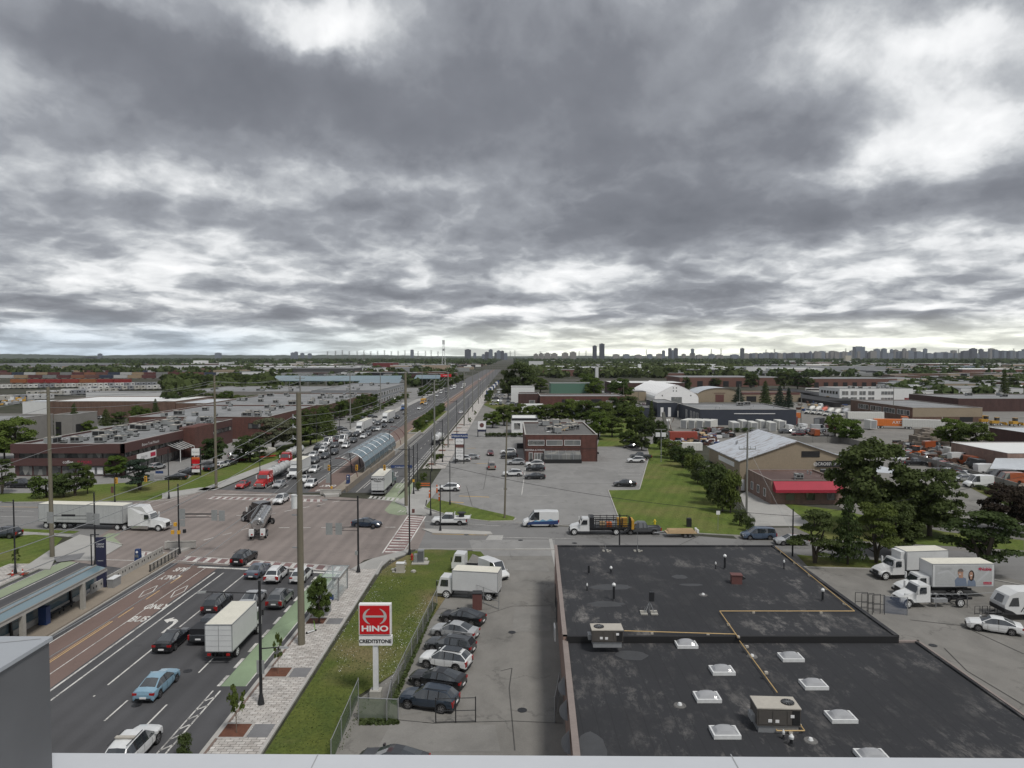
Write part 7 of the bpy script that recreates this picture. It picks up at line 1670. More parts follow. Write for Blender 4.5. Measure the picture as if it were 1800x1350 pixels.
# bus stop shelter, bin, scooter, cabinets, rocks, hydrants
def bus_stop():
 r=empty('bus_shelter',(-20.3,79.9,.15),0,'small glass bus shelter on the paver walk near the corner','bus shelter');w,d,h=.85,2.1,2.6
 for x in (-w,w):
  for y in (-d,d):b=MB();b.box(x-.07,y-.07,0,x+.07,y+.07,h);b.build('post',M['steel'],r)
 b=MB();b.box(-w-.25,-d-.15,h+.002,w+.2,d+.15,h+.07);b.build('roof_glass',M['clear_glass'],r)
 for a in ((-w-.27,-d-.17,w+.22,-d-.1),(-w-.27,d+.1,w+.22,d+.17),(-w-.27,-d-.1,-w-.2,d+.1),(w+.15,-d-.1,w+.22,d+.1)):b=MB();b.box(a[0],a[1],h+.004,a[2],a[3],h+.12);b.build('roof_frame',M['galvanised'],r)
 b=MB();b.box(w-.01,-d+.08,.2,w+.01,d-.08,h-.1);b.build('back_glass',M['clear_glass'],r);b=MB();b.box(-w+.08,-d-.01,.2,w-.08,-d+.01,h-.1);b.build('side_glass',M['clear_glass'],r);b=MB();b.box(-.2,-d-.04,.1,.3,-d-.012,.7);b.build('info_panel',M['sign_blue'],r)
 b=MB();b.box(.2,-1.4,.45,.6,1.2,.5);b.build('bench',M['steel'],r)
 p=G(574,1078,.15);r=empty('litter_bin',(p[0],p[1],.15),0,'silver recycling bin behind the young tree by bus shelter','litter bin');b=MB();b.box(-.32,-.75,0,.32,.75,1.15);b.build('case',M['galvanised'],r);b=MB();b.box(-.34,-.76,1.152,.34,.76,1.25);b.build('lid',M['white_metal'],r)
 for y in (-.4,.4):b=MB();b.tube((-.33,y,.8),(-.34,y,.8),.16,.16,10);b.build('slot',M['dark_frame'],r)
 p=G(547,1112,.15);r=empty('kick_scooter',(p[0],p[1],.15),R(50),'white and green shared scooter leaning by the thick pole','scooter');b=MB();b.box(-.45,-.08,.12,.4,.08,.17);b.build('deck',M['white_metal'],r);b=MB();b.tube((.45,0,.12),(.32,0,1.15),.035,.03,6);b.build('stem',M['plastic_green'],r)
 b=MB();b.tube((.32,-.25,1.15),(.32,.25,1.15),.025,.025,6);b.build('handlebar',M['dark_frame'],r)
 for x in (-.5,.5):b=MB();b.tube((x,-.03,.11),(x,.03,.11),.11,.11,12);b.build('wheel',M['rubber'],r)
bus_stop()
def cabinets():
 p=G(738,990);r=empty('utility_cabinet',(p[0],p[1],.05),0,'tall grey utility cabinet pair on a concrete pad by the corner','utility cabinet');b=MB();b.box(-1.0,-.9,0,1.2,.6,.12);b.build('pad',M['stone'],r)
 b=MB();b.box(-.25,-.3,.12,.55,.4,1.75);b.build('case',M['galvanised'],r);b=MB();b.box(-.75,-.3,.12,-.30,.25,1.2);b.build('case',M['galvanised'],r);b=MB();b.box(-.2,-.33,.3,.5,-.31,1.6);b.build('door',M['fin_metal'],r)
 p=G(704,1006);r=empty('electrical_box',(p[0],p[1],.05),0,'squat cream electrical box among pale rocks on the lawn corner','electrical box');b=MB();b.box(-.6,-.5,.0,.6,.5,.1);b.build('pad',M['stone'],r);b=MB();b.box(-.5,-.42,.1,.5,.42,1.15);b.build('case',M['hvac_beige'],r);b=MB();b.box(-.53,-.45,1.152,.53,.45,1.2);b.build('lid',M['white_metal'],r)
 rr_=random.Random(5)
 base=MB();bm=bpy.data.meshes.new('rock')
 import bmesh
 q=bmesh.new();bmesh.ops.create_icosphere(q,subdivisions=2,radius=1)
 for v in q.verts:v.co*=rr_.uniform(.82,1.1)
 q.to_mesh(bm);q.free();bm.materials.append(M['stone'])
 for k in range(12):
  p=G(690+rr_.uniform(0,60),1000+rr_.uniform(-16,8));o=place('rock',bm,None,(p[0],p[1],.12),(0,0,rr_.uniform(0,6)));s=rr_.uniform(.14,.34);o.scale=(s*1.3,s,s*.7);tag(o,'pale landscape rock scattered on the corner lawn by the cabinets','rock','rocks on the corner lawn')
 for (px,py,l,m_,hh) in ((724,985,'red fire hydrant between the cabinets and signal pole','fire_red',.9),(1151,922,'yellow fire hydrant on the lawn behind the timber trailer','hydrant_yellow',.85)):
  p=G(px,py);r=empty('fire_hydrant',(p[0],p[1],.03),0,l,'fire hydrant');b=MB();b.tube((0,0,0),(0,0,hh*.75),.16,.14,10);b.build('barrel',M[m_],r);b=MB();b.tube((0,0,hh*.75),(0,0,hh),.18,.04,10);b.build('bonnet',M[m_],r);b=MB();b.tube((-.25,0,hh*.55),(.25,0,hh*.55),.07,.07,8);b.build('nozzle',M[m_],r)
 for (px,py,l) in ((1211,926,'black litter bin on the lawn behind the timber trailer'),):
  p=G(px,py);r=empty('litter_bin',(p[0],p[1],.03),0,l,'litter bin');b=MB();b.box(-.35,-.35,0,.35,.35,1.3);b.build('case',M['charcoal_metal'],r);b=MB();b.box(-.3,-.3,1.302,.3,.3,1.4);b.build('lid',M['dark_frame'],r)
 p=G(1262,932);r=empty('road_sign',(p[0],p[1],0),0,'small square white road sign on the lawn edge','sign');b=MB();b.tube((0,0,0),(0,0,3.1),.03,.03,6);b.build('post',M['galvanised'],r);b=MB();b.box(-.3,-.04,2.5,.3,-.032,3.1);b.build('plate',M['sign_white'],r)
 for i,(px,py) in enumerate(((22,1013),(40,1011))):
  p=G(px,py,.13);r=empty('traffic_cone',(p[0],p[1],.13),0,('left' if i==0 else 'right')+' orange cone at the foot of the curved lamp post','traffic cone');b=MB();b.tube((0,0,.04),(0,0,.8),.17,.04,10);b.build('cone',M['fire_red'],r);b=MB();b.box(-.22,-.22,0,.22,.22,.04);b.build('base',M['dark_frame'],r);b=MB();b.tube((0,0,.4),(0,0,.55),.115,.09,10);b.build('stripe',M['sign_white'],r)
 p=G(915,788);r=empty('dumpster',(p[0],p[1],0),0,'black dumpster at the left wall of the brick plaza','dumpster');b=MB();b.box(-1.1,-.8,.1,1.1,.8,1.4);b.build('container',M['dark_frame'],r);b=MB();b.box(-1.15,-.85,1.402,1.15,.85,1.5);b.build('lid',M['charcoal_metal'],r)
 p=G(839,1071);r=empty('red_container',(p[0],p[1]+.1,0),0,'dark red steel bin standing just inside the open gate','bin');b=MB();b.box(-.5,-.5,.05,.5,.5,1.9);b.build('container',M['copper_box'],r);b=MB();b.box(-.54,-.54,1.902,.54,.54,1.98);b.build('lid',M['dark_frame'],r);r.scale=(1,1,.95)
 for k,(px,py,l) in enumerate(((748,858,'orange and white construction barricade on the far right corner'),)):
  p=G(px,py,.13);r=empty('barricade',(p[0],p[1],.13),0,l,'barricade')
  for x in (-.9,.9):b=MB();b.box(x-.04,-.3,0,x+.04,.3,.06);b.box(x-.04,-.04,.06,x+.04,.04,1.1);b.build('leg',M['dark_frame'],r)
  for z in (.5,.9):b=MB();b.box(-1.1,-.07,z,1.1,-.042,z+.2);b.build('board',M['hydro_orange'],r)
 for px,py,hh in ((755,875,1.5),(768,866,1.6),(772,880,1.3)):
  p=G(px,py,.1);r=empty('traffic_barrel',(p[0],p[1],.1),0,'orange construction post at the far right corner pavement','traffic barrel','construction posts at the corner');b=MB();b.tube((0,0,0),(0,0,hh),.16,.12,10);b.build('post',M['hydro_orange'],r);b=MB();b.tube((0,0,hh*.6),(0,0,hh*.75),.15,.14,10);b.build('stripe',M['sign_white'],r)
cabinets()
# ---------------------------------------------------------------- trees and bushes
def leaf_cloud(seed,centers,radii,n,size,flat=.6):
 g=np.random.default_rng(seed);centers=np.array(centers,float);radii=np.array(radii,float)
 w=radii.prod(axis=1)**.67;idx=g.choice(len(centers),n,p=w/w.sum())
 d=g.normal(size=(n,3));d/=np.linalg.norm(d,axis=1)[:,None];d[:,2]=np.where(d[:,2]<-.3,-d[:,2]*.5,d[:,2])
 rr=g.uniform(.62,1.08,n)[:,None];P=centers[idx]+d*radii[idx]*rr
 nn=d*.9+g.normal(size=(n,3))*flat;nn[:,2]+=.35;nn/=np.linalg.norm(nn,axis=1)[:,None]
 a=np.cross(nn,g.normal(size=(n,3)));a/=np.linalg.norm(a,axis=1)[:,None];b=np.cross(nn,a)
 s=(size*g.uniform(.6,1.35,n))[:,None];q=g.uniform(.5,.9,n)[:,None]
 V=np.stack([P-a*s,P-b*s*q,P+a*s,P+b*s*q],axis=1).reshape(-1,3)
 return V
def mesh_np(name,V,k,m):
 me=bpy.data.meshes.new(name);n=len(V);nf=n//k
 me.vertices.add(n);me.vertices.foreach_set('co',V.astype(np.float32).ravel());me.loops.add(n);me.loops.foreach_set('vertex_index',np.arange(n,dtype=np.int32))
 me.polygons.add(nf);me.polygons.foreach_set('loop_start',np.arange(0,n,k,dtype=np.int32));me.materials.append(M[m]);me.update(calc_edges=True);return me
TREE={}
def tree_mesh(kind,leaf,seed):
 """unit tree: height 1, crown half width .5"""
 key=(kind,leaf,seed)
 if key in TREE:return TREE[key]
 r=random.Random(seed*7+len(kind));C,Rd=[],[];tr=MB()
 if kind=='round':
  for k in range(60):t,u=r.uniform(0,6.283),r.random()**.42;z=r.uniform(.20,.90);lim=math.sqrt(max(.05,1-((z-.50)/.46)**2));rad=u*.41*lim;C.append((rad*math.cos(t),rad*math.sin(t),z));s=r.uniform(.075,.135);Rd.append((s,s,s*.8))
  n,ls=13000,.021
 elif kind=='spruce':
  for k in range(46):z=.10+.86*(k/46);w=.46*(1-z)**.85+.015;t=k*2.4;q=r.uniform(.35,.8);C.append((w*q*math.cos(t),w*q*math.sin(t),z));s=w*.55+.02;Rd.append((s,s,.045))
  n,ls=4200,.022
 elif kind=='pine':
  for k in range(30):t,u=r.uniform(0,6.283),math.sqrt(r.random());z=r.uniform(.26,.92);lim=1.05-.85*(z-.26);rad=u*.44*lim;C.append((rad*math.cos(t),rad*math.sin(t),z));s=r.uniform(.10,.18);Rd.append((s,s,s*.34))
  n,ls=6500,.020
 elif kind=='bush':
  for k in range(18):t,u=r.uniform(0,6.283),math.sqrt(r.random());z=r.uniform(.15,.75);rad=u*.36;C.append((rad*math.cos(t),rad*math.sin(t),z));s=r.uniform(.14,.24);Rd.append((s,s,s*.9))
  n,ls=2600,.034
 else:
  for k in range(15):t,u=r.uniform(0,6.283),r.random();z=r.uniform(.45,.95);rad=u*.34;C.append((rad*math.cos(t),rad*math.sin(t),z));s=r.uniform(.07,.13);Rd.append((s,s,s))
  n,ls=620,.045
 crown=mesh_np('crown',leaf_cloud(seed,C,Rd,n,ls),4,leaf)
 th=.034 if kind!='sapling' else .018
 if kind=='pine':
  for k in range(3):t=k*2.1+seed;tr.tube((0,0,0),(.05*math.cos(t),.05*math.sin(t),.25),th,th*.8,7);tr.tube((.05*math.cos(t),.05*math.sin(t),.25),(.16*math.cos(t),.16*math.sin(t),.62),th*.8,th*.35,7)
 else:tr.tube((0,0,0),(.01,.01,.42),th,th*.7,8);tr.tube((.01,.01,.42),(0,0,.86 if kind=='spruce' else .72),th*.7,th*.2,7)
 for c in C[::3 if kind in ('pine','sapling') else 5]:
  z0=max(.16,c[2]-.22);tr.tube((0,0,z0),(c[0]*.9,c[1]*.9,c[2]-.01),th*.4,th*.12,5)
 trunk=tr.mesh('trunk',M['bark_pale' if kind=='sapling' else 'bark'],60);TREE[key]=(trunk,crown);return TREE[key]
TN=[0]
def tree(px,py,ytop,wpx,kind,leaf,label,group=None,seed=None,z=0):
 p=G(px,py,z);h=hz(ytop,p[1])-z;w=wpx*p[1]/F;TN[0]+=1;s=TN[0]%3 if seed is None else seed
 t,c=tree_mesh(kind,leaf,s);nm={'round':'leafy_tree','spruce':'spruce_tree','pine':'pine_tree','bush':'bush','sapling':'young_tree'}[kind]
 r=empty(nm,(p[0],p[1],z),TN[0]*1.7,label,{'bush':'bush'}.get(kind,'tree'),group);r.scale=(w,w,h)
 place('trunk',t,r);o=place('crown',c,r);o['kind']='stuff';return r
T=tree
T(28,812,733,88,'round','leaf_bright','bright bushy tree in front of the windowless concrete hall');T(8,806,752,50,'round','leaf_green','darker tree at the left edge beside the bright bushy tree')
T(131,772,707,30,'spruce','leaf_dark','dark spruce right of the weathered left corner pole');T(110,775,735,38,'round','leaf_green','round green tree left of the dark spruce');T(152,772,738,40,'round','leaf_bright','light green tree right of the dark spruce');T(82,776,748,34,'round','leaf_dark','dark low tree at the concrete wing beside the pole')
T(187,764,718,34,'spruce','leaf_dark','open spruce before the brown warehouse parking');T(212,762,722,44,'pine','leaf_dark','dark pine between the spruce and the red brick row');T(246,752,712,40,'round','leaf_green','green tree at the right end of the brown warehouse');T(274,744,700,22,'spruce','leaf_dark','narrow spruce before the tan loading bay')
for i,(a,b,c,d) in enumerate(((300,728,692,44),(322,724,683,50),(346,722,684,46),(372,722,690,46),(398,722,686,40),(420,720,694,44),(446,716,694,46))):T(a,b,c,d,'round','leaf_dark' if i<4 else 'leaf_green','dark crowned tree in the thicket behind the roofs left of second pole','thicket behind the brick roofs')
for i in range(16):T(318+i*11+(i*37%9),682-(i*13%7),655+(i*17%8),26,'round',('leaf_green','leaf_dark','leaf_green')[i%3],'tree in the long belt beyond the rail side lots','tree belt beyond the rail side lots')
T(4,868,805,46,'pine','leaf_dark','dark pine cut off by the left edge above the road');T(82,874,829,58,'bush','leaf_green','wide bushy tree just left of the tall left corner pole');T(112,874,833,46,'bush','leaf_dark','rounded bush just right of the tall left corner pole');T(132,872,811,46,'pine','leaf_dark','greyish pine in front of the coffee shop sign');T(154,868,817,30,'round','leaf_green','slim leaning tree in front of the shop posters')
T(246,862,806,66,'pine','leaf_blue','wide blue green pine on the lawn before the maroon block');T(205,838,800,46,'round','leaf_bright','small yellowish green tree over the corner shop wall sign');T(376,816,768,56,'round','leaf_dark','dark tree right of the shop pylon behind second pole');T(440,812,765,60,'round','leaf_dark','dark tree between parked cars and grey blossoming tree')
T(480,792,733,84,'round','leaf_grey','broad tree with pale grey blossoms before the brick row');T(520,786,740,70,'round','leaf_green','green tree directly behind the tall pole top of queue');T(546,782,726,52,'round','leaf_dark','dark tall tree right of the pole before brown units');T(577,768,720,44,'spruce','leaf_green','broad conical tree before the brown brick units');T(628,734,702,22,'spruce','leaf_dark','narrow conical tree before the tan brick units');T(500,812,790,40,'bush','leaf_green','low bush on the far verge behind the grey tanker')
for i in range(14):
 Y=236+i*11.5;px=900-(74.5+(i%3))*F/Y;py=HOR+27.5*F/Y;T(px,py,py-(6.5+(i*5%4))*F/Y,6.5*F/Y,('round','pine','round','bush')[i%4],('leaf_green','leaf_dark','leaf_dark')[i%3],'roadside tree between the brick unit row and the left verge','roadside trees before the brick rows')
for i in range(11):T(618+i*9.5,743-i*4.2,733-i*4.3,20,'bush','leaf_green','low hedge bush along the left verge of the avenue','hedge bushes on the left verge')
for i in range(8):T(742+i*10,700-i*4,680-i*3.4,20-i,'round','leaf_green','verge tree far up the left side of the avenue','verge trees far up the avenue')
for i in range(17):
 Y=254+i*5.6;px=900-34.2*F/Y;py=HOR+27*F/Y;T(px,py,py-4.4*F/Y,4.2*F/Y,'bush' if i%2 else 'round','leaf_green','leafy shrub in the median bed between red lanes and road','median shrubs',z=.45)
for i,(a,b,c,d) in enumerate(((735,864,845,12),(744,846,830,12),(752,832,817,11),(766,812,796,13),(774,806,797,16),(779,794,778,10),(826,748,734,10),(835,735,722,9),(858,708,690,14),(862,700,683,14))):T(a,b,c,d,'sapling' if d<12 else 'bush','leaf_green','young street tree on the right pavement past the crossing','young street trees past the crossing')
T(416,1288,1217,44,'sapling','leaf_green','sparse young tree in the nearest mulch square',seed=1,z=.16);T(489,1184,1124,24,'sapling','leaf_green','thin sapling in the middle mulch square',seed=2,z=.16);T(561,1094,1017,46,'round','leaf_weed' if 0 else 'leaf_green','fuller young tree in the mulch square by the bus shelter',seed=0,z=.16)
T(324,1334,1300,36,'bush','leaf_dark','small dark bush at the road edge above the parapet');T(30,1000,968,22,'sapling','leaf_green','sapling beside the curved lamp post with cones')
for i,(a,b,c,d,k) in enumerate(((866,752,722,36,1),(886,748,712,40,0),(908,744,708,44,0),(934,742,712,42,1),(958,742,710,44,0),(984,744,706,46,0),(1006,744,700,44,1),(1030,746,702,48,0),(1052,772,722,50,1),(1076,768,728,44,0),(1062,752,704,44,0),(1086,740,696,44,2),(1104,742,708,46,0),(1118,768,712,44,0),(1134,775,732,40,2),(1104,786,755,36,0),(1128,792,762,36,2))):T(a,b,c,d,'round',('leaf_green','leaf_bright','leaf_dark')[k],('mid green','light green','dark green')[k]+' tree in the dense row behind the brick plaza','tree row behind the brick plaza')
for i in range(9):T(858+i*8,768-(i%2),760,14,'bush','leaf_dark','low clipped hedge piece below the kiosk','hedge below the kiosk')
T(1145,768,702,24,'spruce','leaf_dark','slim dark conifer at the end of the tree row');T(1160,790,738,34,'round','leaf_dark','dark tree at the end of row beside the floodlight mast')
for i,(a,b,c,d,k) in enumerate(((1180,806,768,44,0),(1200,822,778,44,2),(1218,838,792,42,0),(1236,852,804,36,1),(1256,886,804,62,2),(1284,902,818,46,0),(1270,900,838,44,2),(1190,812,784,30,2),(1246,868,822,34,0),(1300,924,893,26,1),(1318,934,906,22,1),(1226,850,820,26,1))):T(a,b,c,d,'bush',('leaf_green','weed_green','leaf_dark')[k],('mid green','yellowish','dark')[k]+' overgrown bush in the hedge along the lawn fence','overgrown hedge along the lawn fence')
T(914,702,636,62,'round','leaf_dark','big dark tree left of the used car yard');T(893,702,648,34,'round','leaf_dark','tall dark tree at the avenue side of the big dark tree');T(950,690,663,34,'round','leaf_green','green tree behind the small brick wing');T(1030,694,655,40,'round','leaf_green','bright tree left of the white roofed brick hall');T(1044,700,662,36,'round','leaf_bright','lighter tree beside the bright tree of brick hall');T(1090,710,664,50,'round','leaf_green','wide green tree left of the fabric hall');T(1112,716,694,30,'bush','leaf_dark','dark bush before the fabric hall fence')
for a,b,c,d,k,l in ((1298,710,679,26,'spruce','dark blue spruce before the low tan annex'),(1345,714,668,26,'spruce','tall spruce left of the spruce pair'),(1370,720,677,28,'spruce','blue spruce, left one of the touching pair'),(1386,720,680,24,'spruce','blue spruce, right one of the touching pair'),(1320,682,656,30,'round','dark tree before the brick row beyond the annex'),(1378,684,652,34,'round','dark round tree above the spruce pair'),(1402,684,654,34,'round','green round tree right of the dark round tree'),(1420,684,662,26,'round','smaller green tree at the brick hall corner'),(1206,690,662,20,'round','pale green tree behind the fabric hall'),(1258,680,664,26,'round','small green tree before the long brick row'),(1472,702,690,12,'spruce','left one of two small dark cypresses'),(1486,704,692,14,'spruce','right one of two small dark cypresses'),(1765,700,647,22,'spruce','tall lone spruce near the right edge')):
 T(a,b,c,d,k,'leaf_blue' if 'blue' in l else 'leaf_dark',l)
T(1468,768,727,38,'round','leaf_bright','bright green tree by the yard wall, smaller of two');T(1495,780,736,48,'round','leaf_bright','bright green tree by the yard wall, larger of two');T(1672,786,734,66,'round','leaf_bright','light green tree before the brick depot opening');T(1714,790,742,62,'round','leaf_green','green tree between the light one and brown metal shed')
T(1536,934,772,166,'round','leaf_dark','huge dark maple beside the red awning shop',seed=1);T(1634,942,822,126,'round','leaf_dark','second dark maple right of the huge maple',seed=2);T(1588,938,838,104,'round','leaf_dark','lower maple filling the gap between the two maples',seed=0);T(1572,976,884,96,'round','leaf_dark','lower dark tree in front of the two maples',seed=0);T(1540,990,880,84,'pine','leaf_green','green pine above the refrigerated truck',seed=2);T(1490,992,868,66,'spruce','leaf_dark','thin feathery spruce between the two pines')
T(1432,990,894,92,'pine','leaf_dark','spreading multi stemmed pine by the black roof corner',seed=1);T(1730,1006,898,150,'pine','leaf_dark','wide dark pine behind the Noble truck',seed=0);T(1775,936,852,108,'round','leaf_purple','purple leaved tree at the right edge',seed=1)
for i in range(14):T(1625+i*13,690-(i*7%12),668-(i*5%9),24,'round',('leaf_dark','weed_green')[i%2],'scattered tree among the far right sheds','trees among the far right sheds')
for i in range(12):T(1640+i*12,812+i*7,804+i*7,20,'bush','weed_green','weedy shrub at the foot of the slanting yard wall','weeds along the yard wall')
for i in range(7):T(1240+i*14,760,751,16,'bush','weed_green','low weeds before the white storage boxes','weeds before the storage boxes')
# clover, weeds, tufts
def tufts(name,polys,n,size,m,label_,zlo=.05,seed=1,flat=1.0):
 g=np.random.default_rng(seed);P=[]
 for pts,wt in polys:
  q=np.array([G(*p) for p in pts]);k=int(n*wt)
  t=g.random(k);s=g.random(k);a=q[0]+(q[1]-q[0])*t[:,None];b=q[3]+(q[2]-q[3])*t[:,None];P.append(a+(b-a)*s[:,None])
 P=np.concatenate(P);k=len(P);P=np.column_stack([P,g.uniform(zlo,zlo+size*.8,k)])
 a=g.normal(size=(k,3));a/=np.linalg.norm(a,axis=1)[:,None];b=np.cross(a,g.normal(size=(k,3)));b/=np.linalg.norm(b,axis=1)[:,None];s=(size*g.uniform(.5,1.3,k))[:,None]
 V=np.stack([P-a*s,P-b*s,P+a*s,P+b*s],axis=1).reshape(-1,3);o=place(name,mesh_np(name,V,4,m),None);tag(o,label_,kind='stuff')
tufts('clover_flowers',[([(566,1160),(665,985),(700,1050),(640,1220)],.0),([(640,1180),(745,1050),(765,1058),(690,1215)],.55),([(585,1130),(655,1030),(680,1060),(600,1200)],.30),([(640,1000),(700,985),(715,1030),(650,1050)],.15)],1300,.03,'sign_white','white clover flowers in the lawn along the fence',.07,3)
tufts('grass_tufts',[([(470,1323),(665,985),(760,1045),(600,1323)],.6),([(1095,925),(1140,800),(1165,800),(1300,925)],.25),([(0,880),(330,850),(420,800),(370,850)],.15)],9000,.045,'weed_green','rough grass blades in the lawns',.05,4)
tufts('fence_weeds',[([(682,1230),(760,1060),(768,1064),(694,1240)],.5),([(632,1266),(700,1268),(702,1274),(632,1276)],.15),([(1165,790),(1320,928),(1328,932),(1172,786)],.35)],4500,.13,'weed_green','weeds growing along the fence lines',.05,5)
# ---------------------------------------------------------------- yards, rail yard, skyline
def merged(kind):
 key=('far',kind)
 if key in CARCACHE:return CARCACHE[key]
 m=car_meshes(kind);V,Fc,MI=[],[],[]
 def add(me,mi,off=(0,0,0)):
  b=len(V);V.extend([(v.co.x+off[0],v.co.y+off[1],v.co.z+off[2]) for v in me.vertices])
  for p in me.polygons:Fc.append([b+i for i in p.vertices]);MI.append(mi if mi!='b' else (0 if p.material_index==0 else 2))
 add(m['body'],'b')
 for k in ('windscreen','rear_window','L','R'):add(m[k],1)
 b=MB();w=.8
 for x in (m['P']['xf'],m['P']['xr']):b.tube((x,-w-.1,.34),(x,w+.1,.34),.34,.34,8)
 add(b.mesh('w',M['rubber']),2)
 me=bpy.data.meshes.new('car_body');me.from_pydata(V,[],Fc)
 for n_ in ('car_paint','car_glass','rubber'):me.materials.append(M[n_])
 me.polygons.foreach_set('material_index',MI);me.update();CARCACHE[key]=me;return me
rf=random.Random(11)
import re
CN={WHT:'white',OFFW:'off white',SIL:'silver',GRY:'grey',BLK:'black',DGR:'charcoal',NVY:'navy',DRED:'dark red',CHAMP:'beige',BLU:'blue',(.30,.07,.02):'orange',(.20,.22,.2):'dull green'}
def small_cars(spots,label,group,cols=(WHT,WHT,SIL,GRY,BLK,DGR,NVY,DRED),kinds=('sedan','suv','suv','hatch'),hd=None,name='parked_car'):
 place_=re.split(r'\b(?:car|vehicle) ',label,maxsplit=1)[1]
 for (px,py) in spots:
  k=rf.choice(kinds);c=rf.choice(cols);p=G(px,py);o=place(name,merged(k),None,(p[0],p[1],.03),(0,0,R(rf.choice((88,92,180,0)) if hd is None else hd+rf.uniform(-3,3))),c)
  cn=CN.get(c,'rusty red');kn={'van':'van','pickup':'pickup','suv':'SUV','minivan':'minivan'}.get(k,'car');o.name={'van':'parked_van','pickup':'parked_pickup'}.get(k,'parked_car');w_=label.split(' ')
  tag(o,cn+' '+kn+' '+place_,kn,cn+' '+kn+'s, '+group)
sp=[(868+r_*2+c*11.5+rf.uniform(-2,2),712-r_*5.2-c*.2) for r_ in range(6) for c in range(5 if r_<2 else 4)]+[(930+c*10+rf.uniform(-2,2),700-r_*4) for r_ in range(2) for c in range(13)]+[(1050+c*10,700-r_*5+rf.uniform(-1,1)) for r_ in range(3) for c in range(5)]
small_cars(sp,'small car packed into the used car yard behind the tree row','cars in the used car yard',cols=(WHT,WHT,WHT,SIL,SIL,GRY,BLK))
small_cars([(262+i*12.4,735-i*2.9) for i in range(15)],'car parked on the pale strip behind the maroon block roof','cars on the strip behind the maroon block',cols=(SIL,OFFW,GRY,SIL,CHAMP),hd=100,kinds=('minivan','suv'))
small_cars([(148+i*5,738-i*.3) for i in range(7)]+[(560+i*9,792-i*4.5) for i in range(5)]+[(665+i*6,716-i*3) for i in range(7)],'car in the small lots left of the avenue','cars in the small lots left of the avenue')
small_cars([(1455+i*14,697+(i%3)) for i in range(4)]+[(1625+i*9,806+i*4) for i in range(9)]+[(1585+i*7,800+i*2) for i in range(4)],'old car dumped in the dirt scrap yard beyond the wall','cars in the dirt scrap yard',cols=(WHT,SIL,(.35,.04,.03),GRY,(.20,.22,.2)))
small_cars([(1380+i*13,762) for i in range(5)]+[(1640+i*12,700-i) for i in range(8)],'car parked beside the grey sheds at right','cars beside the grey sheds at right')
def boxobj(name,px0,px1,yt,yb,m,label,cat,group=None,depth=None,col=None,Y=None,roofm=None,kind=None):
 Yb=Y or G(px0,yb)[1];X0,X1=(px0-900)*Yb/F,(px1-900)*Yb/F;z1=max(1.5,hz(yt,Yb));d=depth or (X1-X0)*.6
 b=MB();b.box(0,0,0,X1-X0,d,z1,0);b.box(-.01,-.01,z1+.004,X1-X0+.01,d+.01,z1+.25,1);o=b.build(name,[M[m],M[roofm or m]]);o.location=(X0,Yb,0)
 if col:o.color=(*col,1)
 return tag(o,label,cat,group)
cols={'white':(.55,.56,.56),'grey':(.26,.27,.28),'tan':(.34,.27,.2),'brick':(.15,.08,.065),'dark':(.07,.07,.07),'cream':(.46,.43,.36),'blue':(.14,.2,.26),'maroon':(.14,.03,.03)}
def far_b(x0,x1,yt,yb,c,label,d=40,group=None,roof='grey_roof'):return boxobj('industrial_building',x0,x1,yt,yb,'wall_colour',label,'building',group,d,cols[c],roofm=roof)
for a in ((1312,1350,645,659.5,'white','bright white rounded end of the long grey distribution hall',60),(1350.5,1557,645,658.5,'grey','very long grey distribution hall with thin dark joints',70),(1212,1311,650,662,'dark','dark grey loading dock hall with row of white doors',60),(1378,1500,634.5,640.5,'white','thin white warehouse strip beyond the grey distribution hall',200),
(930,955,635,648,'white','white block with dark window left of the long brick school'),(938,1060,650,661,'brick','long red brown brick building beyond the used car yard',50),(1150,1210,656,664,'brick','low brick row left of the long brown hall',40),(1195,1332,663.5,680,'brick','long dark brick hall behind fabric and tan halls',55),(1335,1380,664,678,'brick','brick gap building between dark trees',40),
(1426,1577,666,682,'brick','long brick hall with open dock doors behind the buses',45),(1578,1635,667,681,'tan','tan end of the long brick hall with dark doors',40),(1636,1742,674,690,'white','long white shed with sloping grey roof at right',60),(1560,1668,645,653,'tan','low brown shed row at right of distribution hall',60),(1665,1730,644,652,'blue','blue grey far shed in the right distance',60),
(1690,1800,683,700,'white','pale grey shed row before right edge',40),(1730,1800,655,662,'white','pale flat shed at right edge distance',60),(235,330,643,651,'white','long white building with dark door slots, left part',90),(338,385,642.5,651,'white','white building with dark slots, right part',90),(548,640,644,652,'white','long white warehouse before the rail yard trees',90),
(690,740,646,656,'grey','grey framed depot building left of red billboard',60),(741,786,642,654,'tan','tan striped depot behind the red billboard',60),(655,690,638,650,'maroon','terraced maroon building in the left distance',80),(385,398,637,647,'white','small white tower building right of the white dome',50),(0,150,639,648,'grey','long grey low shed at far left distance',120),(420,500,640,645,'cream','thin cream roof line beyond the rail yard',150),(150,300,690,700,'white','long low white roof before the trailers at far left',12)):
 far_b(*a)
for x0,x1,yt,yb,n_,lb in ((1212,1311,0,662,14,'dock'),):
 Yb=G(x0,yb)[1]-.3
 hl_=[o for o in bpy.data.objects if o.get('label','').startswith('dark grey loading dock')][0]
 for k in range(n_):b=MB();xx_=(k+.4)*(x1-x0)/n_*Yb/F;b.box(xx_,-.3,.5,xx_+3.2,-.02,5);b.build('dock_door',M['sign_white'],hl_)
